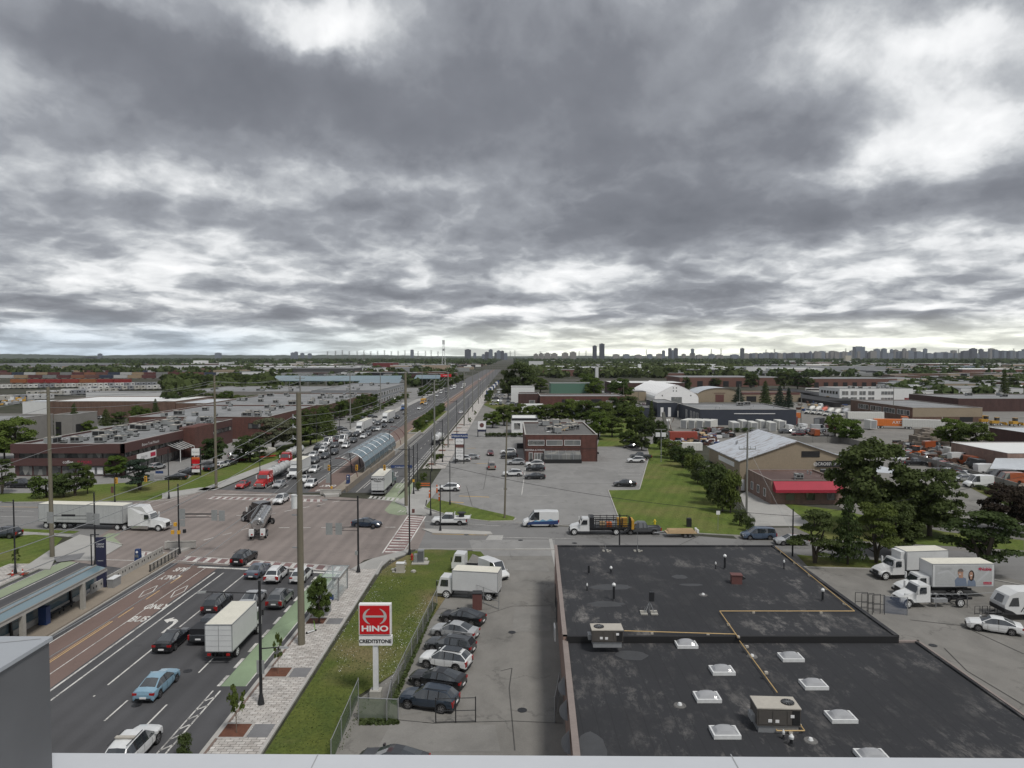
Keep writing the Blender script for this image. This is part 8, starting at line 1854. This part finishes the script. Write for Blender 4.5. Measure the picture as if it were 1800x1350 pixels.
for lb,n_ in (('very long grey distribution hall',5),('long brick hall with open dock',9),('long dark brick hall behind',6),('long white building with dark',16),('white building with dark slots',8),('tan end of the long brick hall',5)):
 o=[q for q in bpy.data.objects if q.get('label','').startswith(lb)][0];w=o.dimensions.x if o.dimensions.x else 1;w=max(v.co.x for v in o.data.vertices);h=max(v.co.z for v in o.data.vertices)
 for k in range(n_):b=MB();xx_=w*(k+.35)/n_;b.box(xx_,-.25,.1,xx_+min(5,w/n_*.45),-.02,h*.6);b.build('dock_door',M['louvre_black'],o)
r=boxobj('white_dome',340,356,634,644,'white_fabric','bright white dome roof in the left distance','building',None,40)
far_b(1486,1496,625,640,'cream','pale square water tower block above the distribution hall',15);far_b(1047,1052,645,668,'white','slim white silo among trees left of centre right',6);far_b(1122,1127,640,655,'white','second slim white silo further right',6)
# scattered far industry
for i in range(190):
 side=rf.random();px=rf.uniform(0,820) if side<.55 else rf.uniform(900,1800);Yb=27.5*F/rf.uniform(9,34);
 if 800<px<900:continue
 if px<420 and Yb<1700:continue
 if px<900 and (px-900)*Yb/F+175>-75:continue
 w=rf.uniform(30,110);h=rf.uniform(5,10);X=(px-900)*Yb/F;c=rf.choice(['white','grey','grey','cream','tan','brick','dark','white']);b=MB();b.box(0,0,0,w,w*.7,h,0);b.box(-.1,-.1,h+.01,w+.1,w*.7+.1,h+.6,1)
 o=b.build('industrial_building',[M['wall_colour'],M['grey_roof' if rf.random()<.6 else 'white_cladding']],loc=(X,Yb,0));o.color=(*cols[c],1);tag(o,'flat roofed '+{'brick':'brick red','dark':'dark'}.get(c,c)+' shed lost in the distant industrial belt','building','far %s sheds'%c)
# freight wagons, one object each
def wagon_mesh(tank=False,hopper=False):
 b=MB()
 if tank:b.tube((-8,0,2.6),(8,0,2.6),1.5,1.5,10);b.box(-8.2,-.6,.9,8.2,.6,1.2)
 else:b.box(-8.2,-1.5,1.1,8.2,1.5,4.5);b.box(-8.0,-1.4,4.51,8.0,1.4,4.7)
 for x in (-6,-4.4,4.4,6):b.tube((x,-.9,.48),(x,.9,.48),.48,.48,8)
 return b.mesh('wagon',[M['paint_matt']])
WG,WT=wagon_mesh(),wagon_mesh(True)
def train(x0,x1,yb,pal,label,group,me=None,L=17.6):
 Yb=G(x0,yb)[1];X=(x0-900)*Yb/F;k=0
 while X<(x1-900)*Yb/F:
  nm,c=pal[(k*7+int(yb))%len(pal)];o=place('freight_wagon',me or WG,None,(X+L/2,Yb,0),None,c);tag(o,nm+' '+label,'freight wagon',nm+' '+group);X+=L;k+=1
 b=MB();b.box((x0-900)*Yb/F-60,Yb-2.2,.0,(x1-900)*Yb/F+60,Yb+2.2,.05);tag(b.build('rail_bed',M['dirt']),kind='structure')
PAL=[('maroon',(.10,.03,.03)),('tan',(.30,.22,.14)),('white',(.42,.42,.42)),('navy',(.03,.04,.07)),('brown',(.13,.06,.05)),('rusty',(.22,.09,.05)),('maroon',(.10,.03,.03)),('grey',(.2,.2,.2))]
train(0,330,666,PAL,'freight wagon in the nearer long train at far left','wagons of the nearer train');train(0,380,660,PAL,'freight wagon in the middle train at far left','wagons of the middle train');train(0,420,656,PAL,'freight wagon in the back train at far left','wagons of the back train')
train(18,215,674.5,[('red',(.22,.02,.018)),('red',(.22,.02,.018)),('orange',(.26,.09,.03)),('red',(.24,.03,.02))],'container wagon in front of the long trains','container wagons')
train(535,690,662,[('black',(.02,.02,.022)),('dark grey',(.06,.06,.065))],'tank wagon in the rail yard beyond the teal canopy','tank wagons',WT,18);train(330,720,652.5,[('black',(.03,.03,.03)),('brown',(.09,.05,.04)),('dark grey',(.07,.07,.07))],'wagon in the far rail yard row','far yard wagons')
# white trailers and campers far left
tb=MB();tb.box(-4.5,-1.25,.9,4.5,1.25,3.9,0);tb.box(-3.4,-1.27,2.3,-1.6,-1.251,3.1,1);tb.box(1.2,-1.27,2.3,2.6,-1.251,3.1,1);tb.box(4.51,-.6,2.0,4.53,.6,3.0,1)
for x in (-1,.2):tb.tube((x,-1.2,.45),(x,1.2,.45),.45,.45,8,1)
TB=tb.mesh('camper',[M['paint_matt'],M['car_glass']])
for (x0,x1,ya,yb,st,hd) in ((2,310,684,678.5,9.4,60),(150,310,688,684,10.5,60),(0,92,706,703,12,88),(60,165,697,694,13,2),(120,200,693,691,11,2)):
 x=x0
 while x<x1:
  p=G(x,ya+(yb-ya)*(x-x0)/(x1-x0));o=place('camper_trailer',TB,None,(p[0],p[1],0),(0,0,R(hd+rf.uniform(-4,4))),rf.choice(((.5,.5,.5),(.40,.39,.36),(.55,.55,.53),(.22,.23,.25))));tag(o,'white camper or box trailer in the crowded storage lot at far left','trailer','trailers in the far left storage lot');x+=st
# white storage boxes and trailers, right
def trailer(px,py,L,hd,col,label,h=2.9,z0=.15,m='paint_matt',group=None,cat='container'):
 p=G(px,py);b=MB();b.box(-L/2,-1.22,z0,L/2,1.22,z0+h);r=empty('container' if z0<.5 else 'trailer',(p[0],p[1],0),R(hd),label,cat,group);o=b.build('shell',M[m],r);o.color=(*col,1)
 b=MB();n=int(L/.8)
 for k in range(n):
  for s in (1,-1):b.box(-L/2+.2+k*.8,s*1.22,z0+.1,-L/2+.32+k*.8,s*1.26,z0+h-.1)
 q=b.build('corrugation',M[m],r);q.color=(*[c*.9 for c in col],1);q['kind']='stuff'
 b=MB();b.box(-L/2-.03,-1.0,z0+.15,-L/2-.002,1.0,z0+h-.15);b.build('doors',M['galvanised'],r)
 if z0>.5:wheels(r,(-L/2+1.5,-L/2+2.8),1.0)
 return r
W1=(.60,.60,.57)
for i in range(4):trailer(1208+i*14,752+i*.5,9,58,W1,'white storage box in the diagonal row left of navy workshop corner',group='diagonal white storage boxes',h=3.2)
for i in range(6):trailer(1290+i*16,757-(i%2)*3,8,84,W1,'white storage box in the row in front of the navy workshop',group='white storage boxes before navy workshop',h=3.2)
trailer(1172,752,9,75,W1,'white box standing beside the raised grey tail lift');trailer(1258,833,6,12,(.03,.05,.04),'dark green shed container behind the hedge');trailer(1237,842,4,70,W1,'white cube container behind the hedge')
trailer(1200,775,9,0,(.30,.06,.04),'red flatbed body piled with blue tarp scrap');trailer(1215,792,6,0,W1,'white bus body dumped behind the hedge',h=2.2);trailer(1335,640+130,5,0,(.2,.2,.2),'grey box behind the tan warehouse ridge')
trailer(1568,753,13,-14,(.62,.17,.03),'orange dump trailer with white AXO lettering',2.6,1.0,cat='trailer')
o_=[q for q in bpy.data.objects if q.get('label','').startswith('orange dump')][0];flat_text('AXO',(1.5,-1.28,2.4),1.6,'sign_white',parent=o_,rot=(R(90),0,0),name='side_lettering',kind=None)
trailer(1520,740,15,-4,W1,'long white trailer behind the bright trees',2.9,1.0,cat='trailer');trailer(1622,755,14,-22,W1,'long pale trailer right of the orange trailer',2.8,1.0,cat='trailer');trailer(1530,755,5,90,W1,'white truck cab between trailers and orange body',3.2,.5,cat='truck')
trailer(1395,746,5,60,(.16,.03,.03),'dark red truck body right of the navy workshop');trailer(1440,748,6,50,(.02,.02,.025),'black tractor unit by the grey fence')
for i,(px,py,c) in enumerate(((1425,727,W1),(1436,728,W1),(1447,729,(.50,.12,.08)),(1458,731,W1),(1470,733,W1),(1484,732,(.35,.36,.38)))):
 p=G(px,py);r=empty('mixer_truck',(p[0],p[1],0),R(222),('orange' if c[1]<.2 else 'grey' if c[0]<.4 else 'white')+' drum concrete mixer truck, number %s along the diagonal row'%('one two three four five six'.split()[i]),'mixer truck','concrete mixers in a diagonal row');bonnet_cab(r,4.5,W1,1.5,1.5,2.6);wheels(r,(3.6,-1.5,-2.8),1.0)
 b=MB();b.tube((1.2,0,1.9),(-1.5,0,2.6),.6,1.2,12);b.tube((-1.5,0,2.6),(-3.8,0,3.2),1.2,.5,12);o=b.build('drum',M['paint_matt'],r,smooth=40);o.color=(*c,1)
r=empty('mixer_drum',(*G(470,806),0),R(40),'pale concrete mixer drum lying among shrubs left of the tankers','mixer drum');b=MB();b.tube((-2.4,0,1.5),(0,0,2.0),.5,1.3,14);b.tube((0,0,2.0),(2.2,0,2.2),1.3,.6,14);b.build('drum',M['stone'],r,smooth=40);b=MB();b.box(-2.4,-.5,.5,2.4,.5,.8);b.build('frame',M['fire_red'],r)
for px,py,lb,c in ((1430,690,'white coach with dark window band at left of the bus pair',W1),(1458,692,'red and white coach behind the two small cypresses',(.35,.03,.04)),(1505,690,'black and white coach beside the white office',(.1,.1,.1))):
 p=G(px,py);r=empty('coach',(p[0],p[1],0),R(-8),lb,'coach');b=MB();b.box(-6,-1.25,.4,6,1.25,3.4);o=b.build('body',M['paint_matt'],r);o.color=(*c,1);b=MB();b.box(-5.8,-1.27,1.7,5.4,-1.252,2.8);b.build('window_band',M['car_glass'],r);b=MB();b.box(-6,-1.25,3.402,6,1.25,3.55);o=b.build('roof',M['paint_matt'],r);o.color=(.5,.5,.5,1);wheels(r,(-3.5,4),1.05)
def loader(px,py,label,m='machine_yellow',hd=0):
 p=G(px,py);r=empty('wheel_loader',(p[0],p[1],0),R(hd),label,'loader');b=MB();b.box(-2.4,-.9,.9,.4,.9,2.0);b.build('body',M[m],r);b=MB();b.box(-.6,-.7,2.0,.6,.7,3.2);b.build('cab',M['car_glass'],r);b=MB();b.tube((.5,.6,1.6),(2.9,.6,.9),.12,.12,6);b.tube((.5,-.6,1.6),(2.9,-.6,.9),.12,.12,6);b.build('lift_arm',M[m],r);b=MB();b.prism([(2.8,.3,1.2),(3.6,.2,1.2),(3.5,.9,1.2),(2.9,1.4,1.2)]);b.build('bucket',M[m],r)
 b=MB();b.box(-.7,-.8,3.202,.7,.8,3.3);b.build('cab_roof',M[m],r);wheels(r,(-1.6,1.2),.95,.5)
loader(1733,745,'yellow wheel loader at left of the parked loaders');loader(1752,748,'yellow wheel loader in the middle of parked loaders');loader(1784,749,'yellow wheel loader with dark wheels at the right edge',hd=20);loader(1720,738,'small yellow loader before the brick wall',hd=160);loader(1610,805,'orange digger with raised arm before the mud heap','hydro_orange',200);loader(1455,706,'yellow machine among trucks by the black fences')
r=empty('tail_lift_mast',(*G(1174,762),0),0,'raised grey loading ramp leaning up beside the white box','ramp');b=MB();b.prism([(-.9,0,.9),(-2.2,7.5,.9),(-1.4,7.8,.9),(.4,0,.9)]);b.build('ramp_deck',M['pole_grey'],r);b=MB();b.tube((1.6,0,0),(.2,0,5),.12,.1,6);b.tube((1.6,0,4),(2.2,0,6),.1,.1,6);b.build('strut',M['rust'],r)
# scrap heaps
def heap(name,quad,n,size,mats_,label,seed,zmax=1.4):
 g=random.Random(seed);q=[Vector(G(*p)) for p in quad];mb=MB()
 for k in range(n):
  t,s=g.random(),g.random();a=q[0].lerp(q[1],t);b_=q[3].lerp(q[2],t);p=a.lerp(b_,s);z=g.uniform(0,zmax)*math.sin(math.pi*t)**.5*math.sin(math.pi*s)**.5;d=[g.uniform(.2,1)*size for _ in range(3)];th=g.uniform(0,3)
  c,s_=math.cos(th),math.sin(th);mm=g.randrange(len(mats_));pts=[(p.x+(u*d[0])*c-(v*d[1])*s_,p.y+(u*d[0])*s_+(v*d[1])*c) for u,v in ((-1,-1),(1,-1),(1,1),(-1,1))];h=d[2]*.7
  top=[(x,y,z+h+g.uniform(-.2,.2)) for x,y in pts];mb.poly(top,mm)
  for i in range(4):j=(i+1)%4;mb.poly([(pts[i][0],pts[i][1],z*.5),(pts[j][0],pts[j][1],z*.5),top[j],top[i]],mm)
 o=mb.build(name,[M[m] for m in mats_]);tag(o,label,kind='stuff')
JM=['rust','galvanised','copper_box','louvre_black','white_metal','timber','dirt','charcoal_metal','sign_blue']
heap('scrap_heap',[(1165,785),(1265,782),(1255,762),(1170,765)],150,1.1,JM,'heap of coloured scrap metal behind the hedge',1);heap('scrap_heap',[(1215,772),(1290,770),(1280,757),(1220,757)],90,1.3,JM[:5],'dark scrap and broken sheds left of the rusty roof',2,2.2)
heap('scrap_heap',[(1560,800),(1680,835),(1720,812),(1570,775)],170,1.1,['rust','dirt','louvre_black','rust','galvanised'],'rusty scrap strewn over the dirt yard',3,1.6);heap('mud_heap',[(1605,782),(1660,782),(1655,765),(1610,765)],90,2.0,['dirt'],'grey brown mud heap before the light green tree',4,2.6)
heap('scrap_heap',[(1655,822),(1712,845),(1722,838),(1670,815)],70,.8,['rust','louvre_black','dirt'],'low rusty scrap row along the yard wall',6,1.0)
heap('yard_clutter',[(1390,722),(1480,724),(1500,700),(1420,695)],70,1.5,JM,'clutter of machines beyond the black fences',7,1.5);heap('yard_clutter',[(1560,700),(1700,704),(1700,696),(1560,692)],80,1.6,['galvanised','red_paint','hydro_orange','white_metal','louvre_black'],'stored machinery before the white office',8,2)
heap('yard_clutter',[(0,712),(64,712),(64,700),(0,700)],60,1.6,['machine_yellow','white_metal','galvanised'],'yellow skid frames beyond the concrete hall',9,2.5)
small_cars([(1385+i*9,758+(i%3)*4) for i in range(11)]+[(1560+i*8.5,706-(i%4)*3) for i in range(26)]+[(1120+i*11,719-(i%2)*5) for i in range(8)]+[(1640+i*12,790+i*5.5) for i in range(12)],'vehicle stored in the crowded yards at right','vehicles in the right hand yards',cols=(WHT,WHT,OFFW,(.30,.07,.02),SIL,DRED,DGR,NVY,GRY),kinds=('van','pickup','suv','van'))
for i,(px,py,c_) in enumerate(((1395,735,(.45,.13,.03)),(1545,748,(.5,.14,.03)),(1590,742,(.45,.12,.03)),(1500,690,W1),(1522,694,(.45,.13,.03)),(1585,690,W1),(1640,741,W1))):trailer(px,py,6.5,20+i*23,c_,('orange','orange','orange','white','orange','white','white')[i]+' skip body '+('behind the navy workshop corner','under the orange dump trailer','beside the long pale trailer','before the coaches','before the white office','by the depot wall','right of the pale trailer')[i],2.2)
# white banner posts along far right pavement
for i in range(9):p=G(857+i*2.3,696-i*2.6);b=MB();b.box(-1.1,-.05,.6,1.1,.05,3.6);b.box(-.08,-.04,0,.08,.04,.6);o=b.build('banner_board',M['sign_white'] if i%2 else M['sign_blue'],loc=(p[0],p[1],.1));tag(o,('white' if i%2 else 'blue')+' upright banner board along the used car yard','banner',('white' if i%2 else 'blue')+' banner boards')
# woods and hills
def woods(name,x0,x1,Y0,Y1,n,h,label,seed,m='leaf_dark',T_=26):
 g=np.random.default_rng(seed);Y=Y0*(Y1/Y0)**g.random(n);X=(g.uniform(x0,x1,n)-900)*Y/F;keep=~((np.abs(X+30)<45));X,Y=X[keep],Y[keep];n=len(X)
 hh=h*g.uniform(.55,1.15,n);w=hh*g.uniform(.55,.95,n);P=np.repeat(np.column_stack([X,Y,hh*.5]),T_,axis=0);S=np.repeat(np.column_stack([w,w,hh*.5]),T_,axis=0)
 d=g.normal(size=(n*T_,3));d/=np.linalg.norm(d,axis=1)[:,None];c=P+d*S*g.uniform(.5,1,(n*T_,1));nn=d+g.normal(size=d.shape)*.4;nn/=np.linalg.norm(nn,axis=1)[:,None];a=np.cross(nn,g.normal(size=d.shape));a/=np.linalg.norm(a,axis=1)[:,None];b=np.cross(nn,a);s=S[:,:1]*.42
 V=np.stack([c-a*s,c-b*s,c+a*s,c+b*s],axis=1).reshape(-1,3);o=place(name,mesh_np(name,V,4,m),None);tag(o,label,kind='stuff')
woods('distant_woods',-60,1860,2100,8500,5200,15,'dark wooded belt below the horizon',1);woods('distant_woods',880,1320,900,2600,1300,11,'treed suburb in the middle distance right of the avenue',2);woods('distant_woods',-40,800,1050,2200,800,10,'tree clumps beyond the rail yard',3,T_=20)
woods('distant_woods',1300,1860,900,2400,620,10,'tree clumps among the far right sheds',4,T_=20);woods('distant_woods',290,500,420,820,130,9,'tree clumps behind the brown warehouses',5,'leaf_dark',60);woods('distant_woods',1560,1860,420,800,90,8,'tree clumps at the right before the sheds',6,'leaf_dark',60)
woods('distant_woods',500,800,640,1000,110,7,'scrub along the depot canopies',8,'leaf_dark',40)
def rooftops(x0,x1,Y0,Y1,n,seed,skip=None):
 g=np.random.default_rng(seed);Y=Y0*(Y1/Y0)**g.random(n);px=g.uniform(x0,x1,n);X=(px-900)*Y/F;w=g.uniform(10,55,n);d=g.uniform(8,30,n);h=g.uniform(3,7.5,n)
 keep=~((X+w>-78)&(X<0));X,Y,w,d,h=[a[keep] for a in (X,Y,w,d,h)];n=len(X)
 c=np.array([(0,0,0),(1,0,0),(1,1,0),(0,1,0),(0,0,1),(1,0,1),(1,1,1),(0,1,1)],float);V=np.stack([X,Y,0*X],1)[:,None,:]+c[None]*np.stack([w,d,h],1)[:,None,:]
 me=bpy.data.meshes.new('distant_rooftops');fc=[(0,1,5,4),(1,2,6,5),(3,0,4,7),(4,5,6,7)];me.from_pydata(V.reshape(-1,3).tolist(),[],[[8*i+k for k in f] for i in range(n) for f in fc])
 ms=['dark_brick','hvac_grey','brown_brick','white_cladding','tan_block','charcoal_metal','grey_roof']
 for m_ in ms:me.materials.append(M[m_])
 wi=g.integers(0,6,n);ri=np.where(g.random(n)<.45,6,wi);mi=np.stack([wi,wi,wi,ri],1).ravel().astype(np.int32);me.polygons.foreach_set('material_index',mi);me.update();tag(place('distant_rooftops',me),'carpet of low sheds and rooftops too far off to count',kind='stuff')
rooftops(-60,860,1500,5200,1500,21);rooftops(930,1860,1000,4800,1700,22);rooftops(330,860,900,1500,120,23);rooftops(1560,1860,520,1000,110,24)
def ridge(name,x0,x1,Y,top,seed,n=120):
 g=random.Random(seed);b=MB();P=[]
 for k in range(n+1):
  px=x0+(x1-x0)*k/n;t=k/n;e=math.sin(math.pi*t)**.4;y=627-(627-top(t))*e-(math.sin(k*.9+seed)+g.uniform(-1,1))*.35*e;P.append(((px-900)*Y/F,Y,hz(y,Y)))
 for a,c in zip(P,P[1:]):b.poly([(a[0],Y-500,0),(c[0],Y-500,0),c,a]);b.poly([a,c,(c[0],Y+600,0),(a[0],Y+600,0)])
 tag(b.build(name,M['hill_green']),kind='structure')
mat('hill_green',(.035,.05,.028),.95,var=.35,scale=.004)
ridge('hills',-260,160,8200,lambda t:622.0,1);ridge('hills',130,760,9000,lambda t:623.6-.8*math.sin(t*9),2);ridge('hills',620,2100,9500,lambda t:625.5,3)
# skyline towers
def tower(x0,x1,yt,Y,c=(.16,.185,.22),label='',group=None,crown=0):
 X0,X1=(x0-900)*Y/F,(x1-900)*Y/F;z=hz(yt,Y);w=X1-X0;r=empty('apartment_tower',(X0,Y,0),0,label,'tower',group)
 b=MB();b.box(0,0,0,w,w*.8,z-(3 if crown else 0));o=b.build('shaft',M['wall_colour'],r);o.color=(*c,1)
 b=MB();b.box(w*.25,w*.2,z-(3 if crown else 0)+.01,w*.75,w*.6,z+(crown or 4));o=b.build('plant_room',M['wall_colour'],r);o.color=(*[q*.8 for q in c],1)
 if w>40:
  b=MB()
  for k in range(int(z/9)):b.box(-.2,-.35,4+k*9,w+.2,-.05,6.4+k*9)
  q=b.build('balcony_bands',M['wall_colour'],r);q.color=(*[min(1,v*1.6) for v in c],1);q['kind']='stuff'
D=(.055,.06,.075);Bg=(.13,.15,.18);Tn=(.20,.19,.175)
for a in ((1042,1049,608,5200,D,'shorter of the twin dark towers right of centre'),(1054,1062.5,604.5,5200,D,'taller of the twin dark towers right of centre'),(172,178,622,6500,Bg,'lone block on the wooded ridge at far left'),(378,387,620.5,7500,Bg,'pair of joined blocks on the ridge left of the second pole'),(511,517,620,7500,Bg,'lowest block left in the small left skyline cluster'),(517.5,523,618.5,7400,Bg,'tallest block of the small left skyline cluster'),(528,534,621,7500,Bg,'third block of the small left skyline cluster'),(541,547,621.5,7500,Bg,'separate right block of the left skyline cluster'),
(721.5,727,615,8000,Bg,'slim rounded tower left of the lattice mast'),(817,827.5,614.5,6000,D,'stout dark tower right of the lattice mast'),(832,837,620.5,6400,Bg,'small tower between the stout tower and the city cluster'),(1164,1169,616.5,6500,Bg,'small tower left of the triple towers'),(1175,1180.5,612.5,6500,D,'left of the triple towers right of centre'),(1180.6,1184.5,616,6500,Bg,'low middle of the triple towers'),(1185,1191.5,612.5,6500,D,'right of the triple towers'),(1215,1220,613.5,7000,Bg,'lone slim tower between triple towers and right skyline'),(1302,1308,612.5,6500,D,'dark rounded tower starting the right skyline'),(1504,1520,609.5,6500,Bg,'prominent stepped blue glass tower in right skyline')):
 tower(a[0],a[1],a[2],a[3],a[4],a[5])
for i,(x0,x1,yt) in enumerate(((847,852,623),(852,859,619),(859,866,614.5),(869,873,620),(873,880,616.5),(880,886,617),(886,892,621))):tower(x0,x1,yt,6300,D if i%2 else Bg,'dark tower in the city cluster right of the avenue end','city cluster at the avenue end')
for i,(x0,x1,yt) in enumerate(((938,946,622),(947,956,621),(957,968,620.5),(969,980,621),(988,999,620),(1002,1013,618.5))):tower(x0,x1,yt,5600,Tn,'broad pale apartment block right of the avenue end','broad pale apartment blocks',3)
x=1078
while x<1300:w=rf.uniform(6,15);tower(x,x+w,rf.uniform(620.5,624),7000,rf.choice((Bg,Tn)),'low hazy block on the horizon between tower groups','low hazy horizon blocks');x+=w+rf.uniform(3,16)
x=1308
while x<1860:
 w=rf.uniform(4,11);t=min(1,(x-1300)/260);tower(x,x+w,621.5-t*rf.uniform(0,9.5),rf.uniform(6200,8200),rf.choice((Bg,Bg,Tn,D)),'tower in the dense right hand skyline','dense right hand skyline',rf.choice((0,3)));x+=w*rf.uniform(.55,1.2)
# transmission pylons and the lattice mast
def lattice(px,yt,Y,w,label,group=None,arms=3,name='transmission_pylon',m='pole_grey',t=.5,cat='pylon'):
 z=hz(yt,Y);X=(px-900)*Y/F;b=MB();h=w/2
 for sx in (-1,1):
  for sy in (-1,1):b.tube((sx*h,sy*h,0),(sx*h*.25,sy*h*.25,z),t,t*.6,4)
 n=7
 for k in range(n):
  f0,f1=1-.75*k/n,1-.75*(k+1)/n;b.tube((-h*f0,-h*f0,z*k/n),(h*f1,-h*f1,z*(k+1)/n),t*.5,t*.5,3);b.tube((h*f0,-h*f0,z*k/n),(-h*f1,-h*f1,z*(k+1)/n),t*.5,t*.5,3)
 for k in range(arms):zz=z*(.98-k*.12);b.tube((-w*.9,0,zz),(w*.9,0,zz),t*.8,t*.8,4)
 o=b.build(name,M[m],loc=(X,Y,0));return tag(o,label,cat,group)
for i,px in enumerate((576,590,602,614,628,640,652,664,676,688,700,712,735,748,758,770,897,905,950,1018,1030,1136,1250,1267,1346,1361,1486,1500,1684,1781)):lattice(px,617.5-(i%3)*.9-(3 if px>1100 else 0),5200,11,'thin transmission pylon against the horizon sky','transmission pylons on the horizon',t=.9)
mt=lattice(780,598,1700,9,'tall red and white lattice telecom mast over the avenue',None,0,'telecom_mast','white_metal',.45,'mast')
for z,c in ((.93,'white_metal'),(.85,'white_metal'),(.62,'galvanised')):b=MB();b.tube((0,0,hz(598,1700)*z),(0,0,hz(598,1700)*z+5),3.2,3.2,10);b.build('antenna_ring',M[c],mt)
# haze: one closed box of thin even air
hb=MB();hb.box(-15000,-250,-1.5,15000,12500,235);hz_o=hb.build('haze',[]) if 0 else place('haze',hb.mesh('haze',[bpy.data.materials.new('haze')]))
hm=hz_o.data.materials[0];hm.use_nodes=True;hm.node_tree.nodes.clear();g_=N(hm.node_tree)
pv=g_.new('ShaderNodeVolumePrincipled',inp={'Color':(.86,.91,1.0,1),'Density':.000028,'Anisotropy':.1});ho=g_.new('ShaderNodeOutputMaterial');g_.l.new(pv.outputs[0],ho.inputs['Volume']);hz_o['kind']='stuff';hz_o['label']='thin pale haze over the plain'
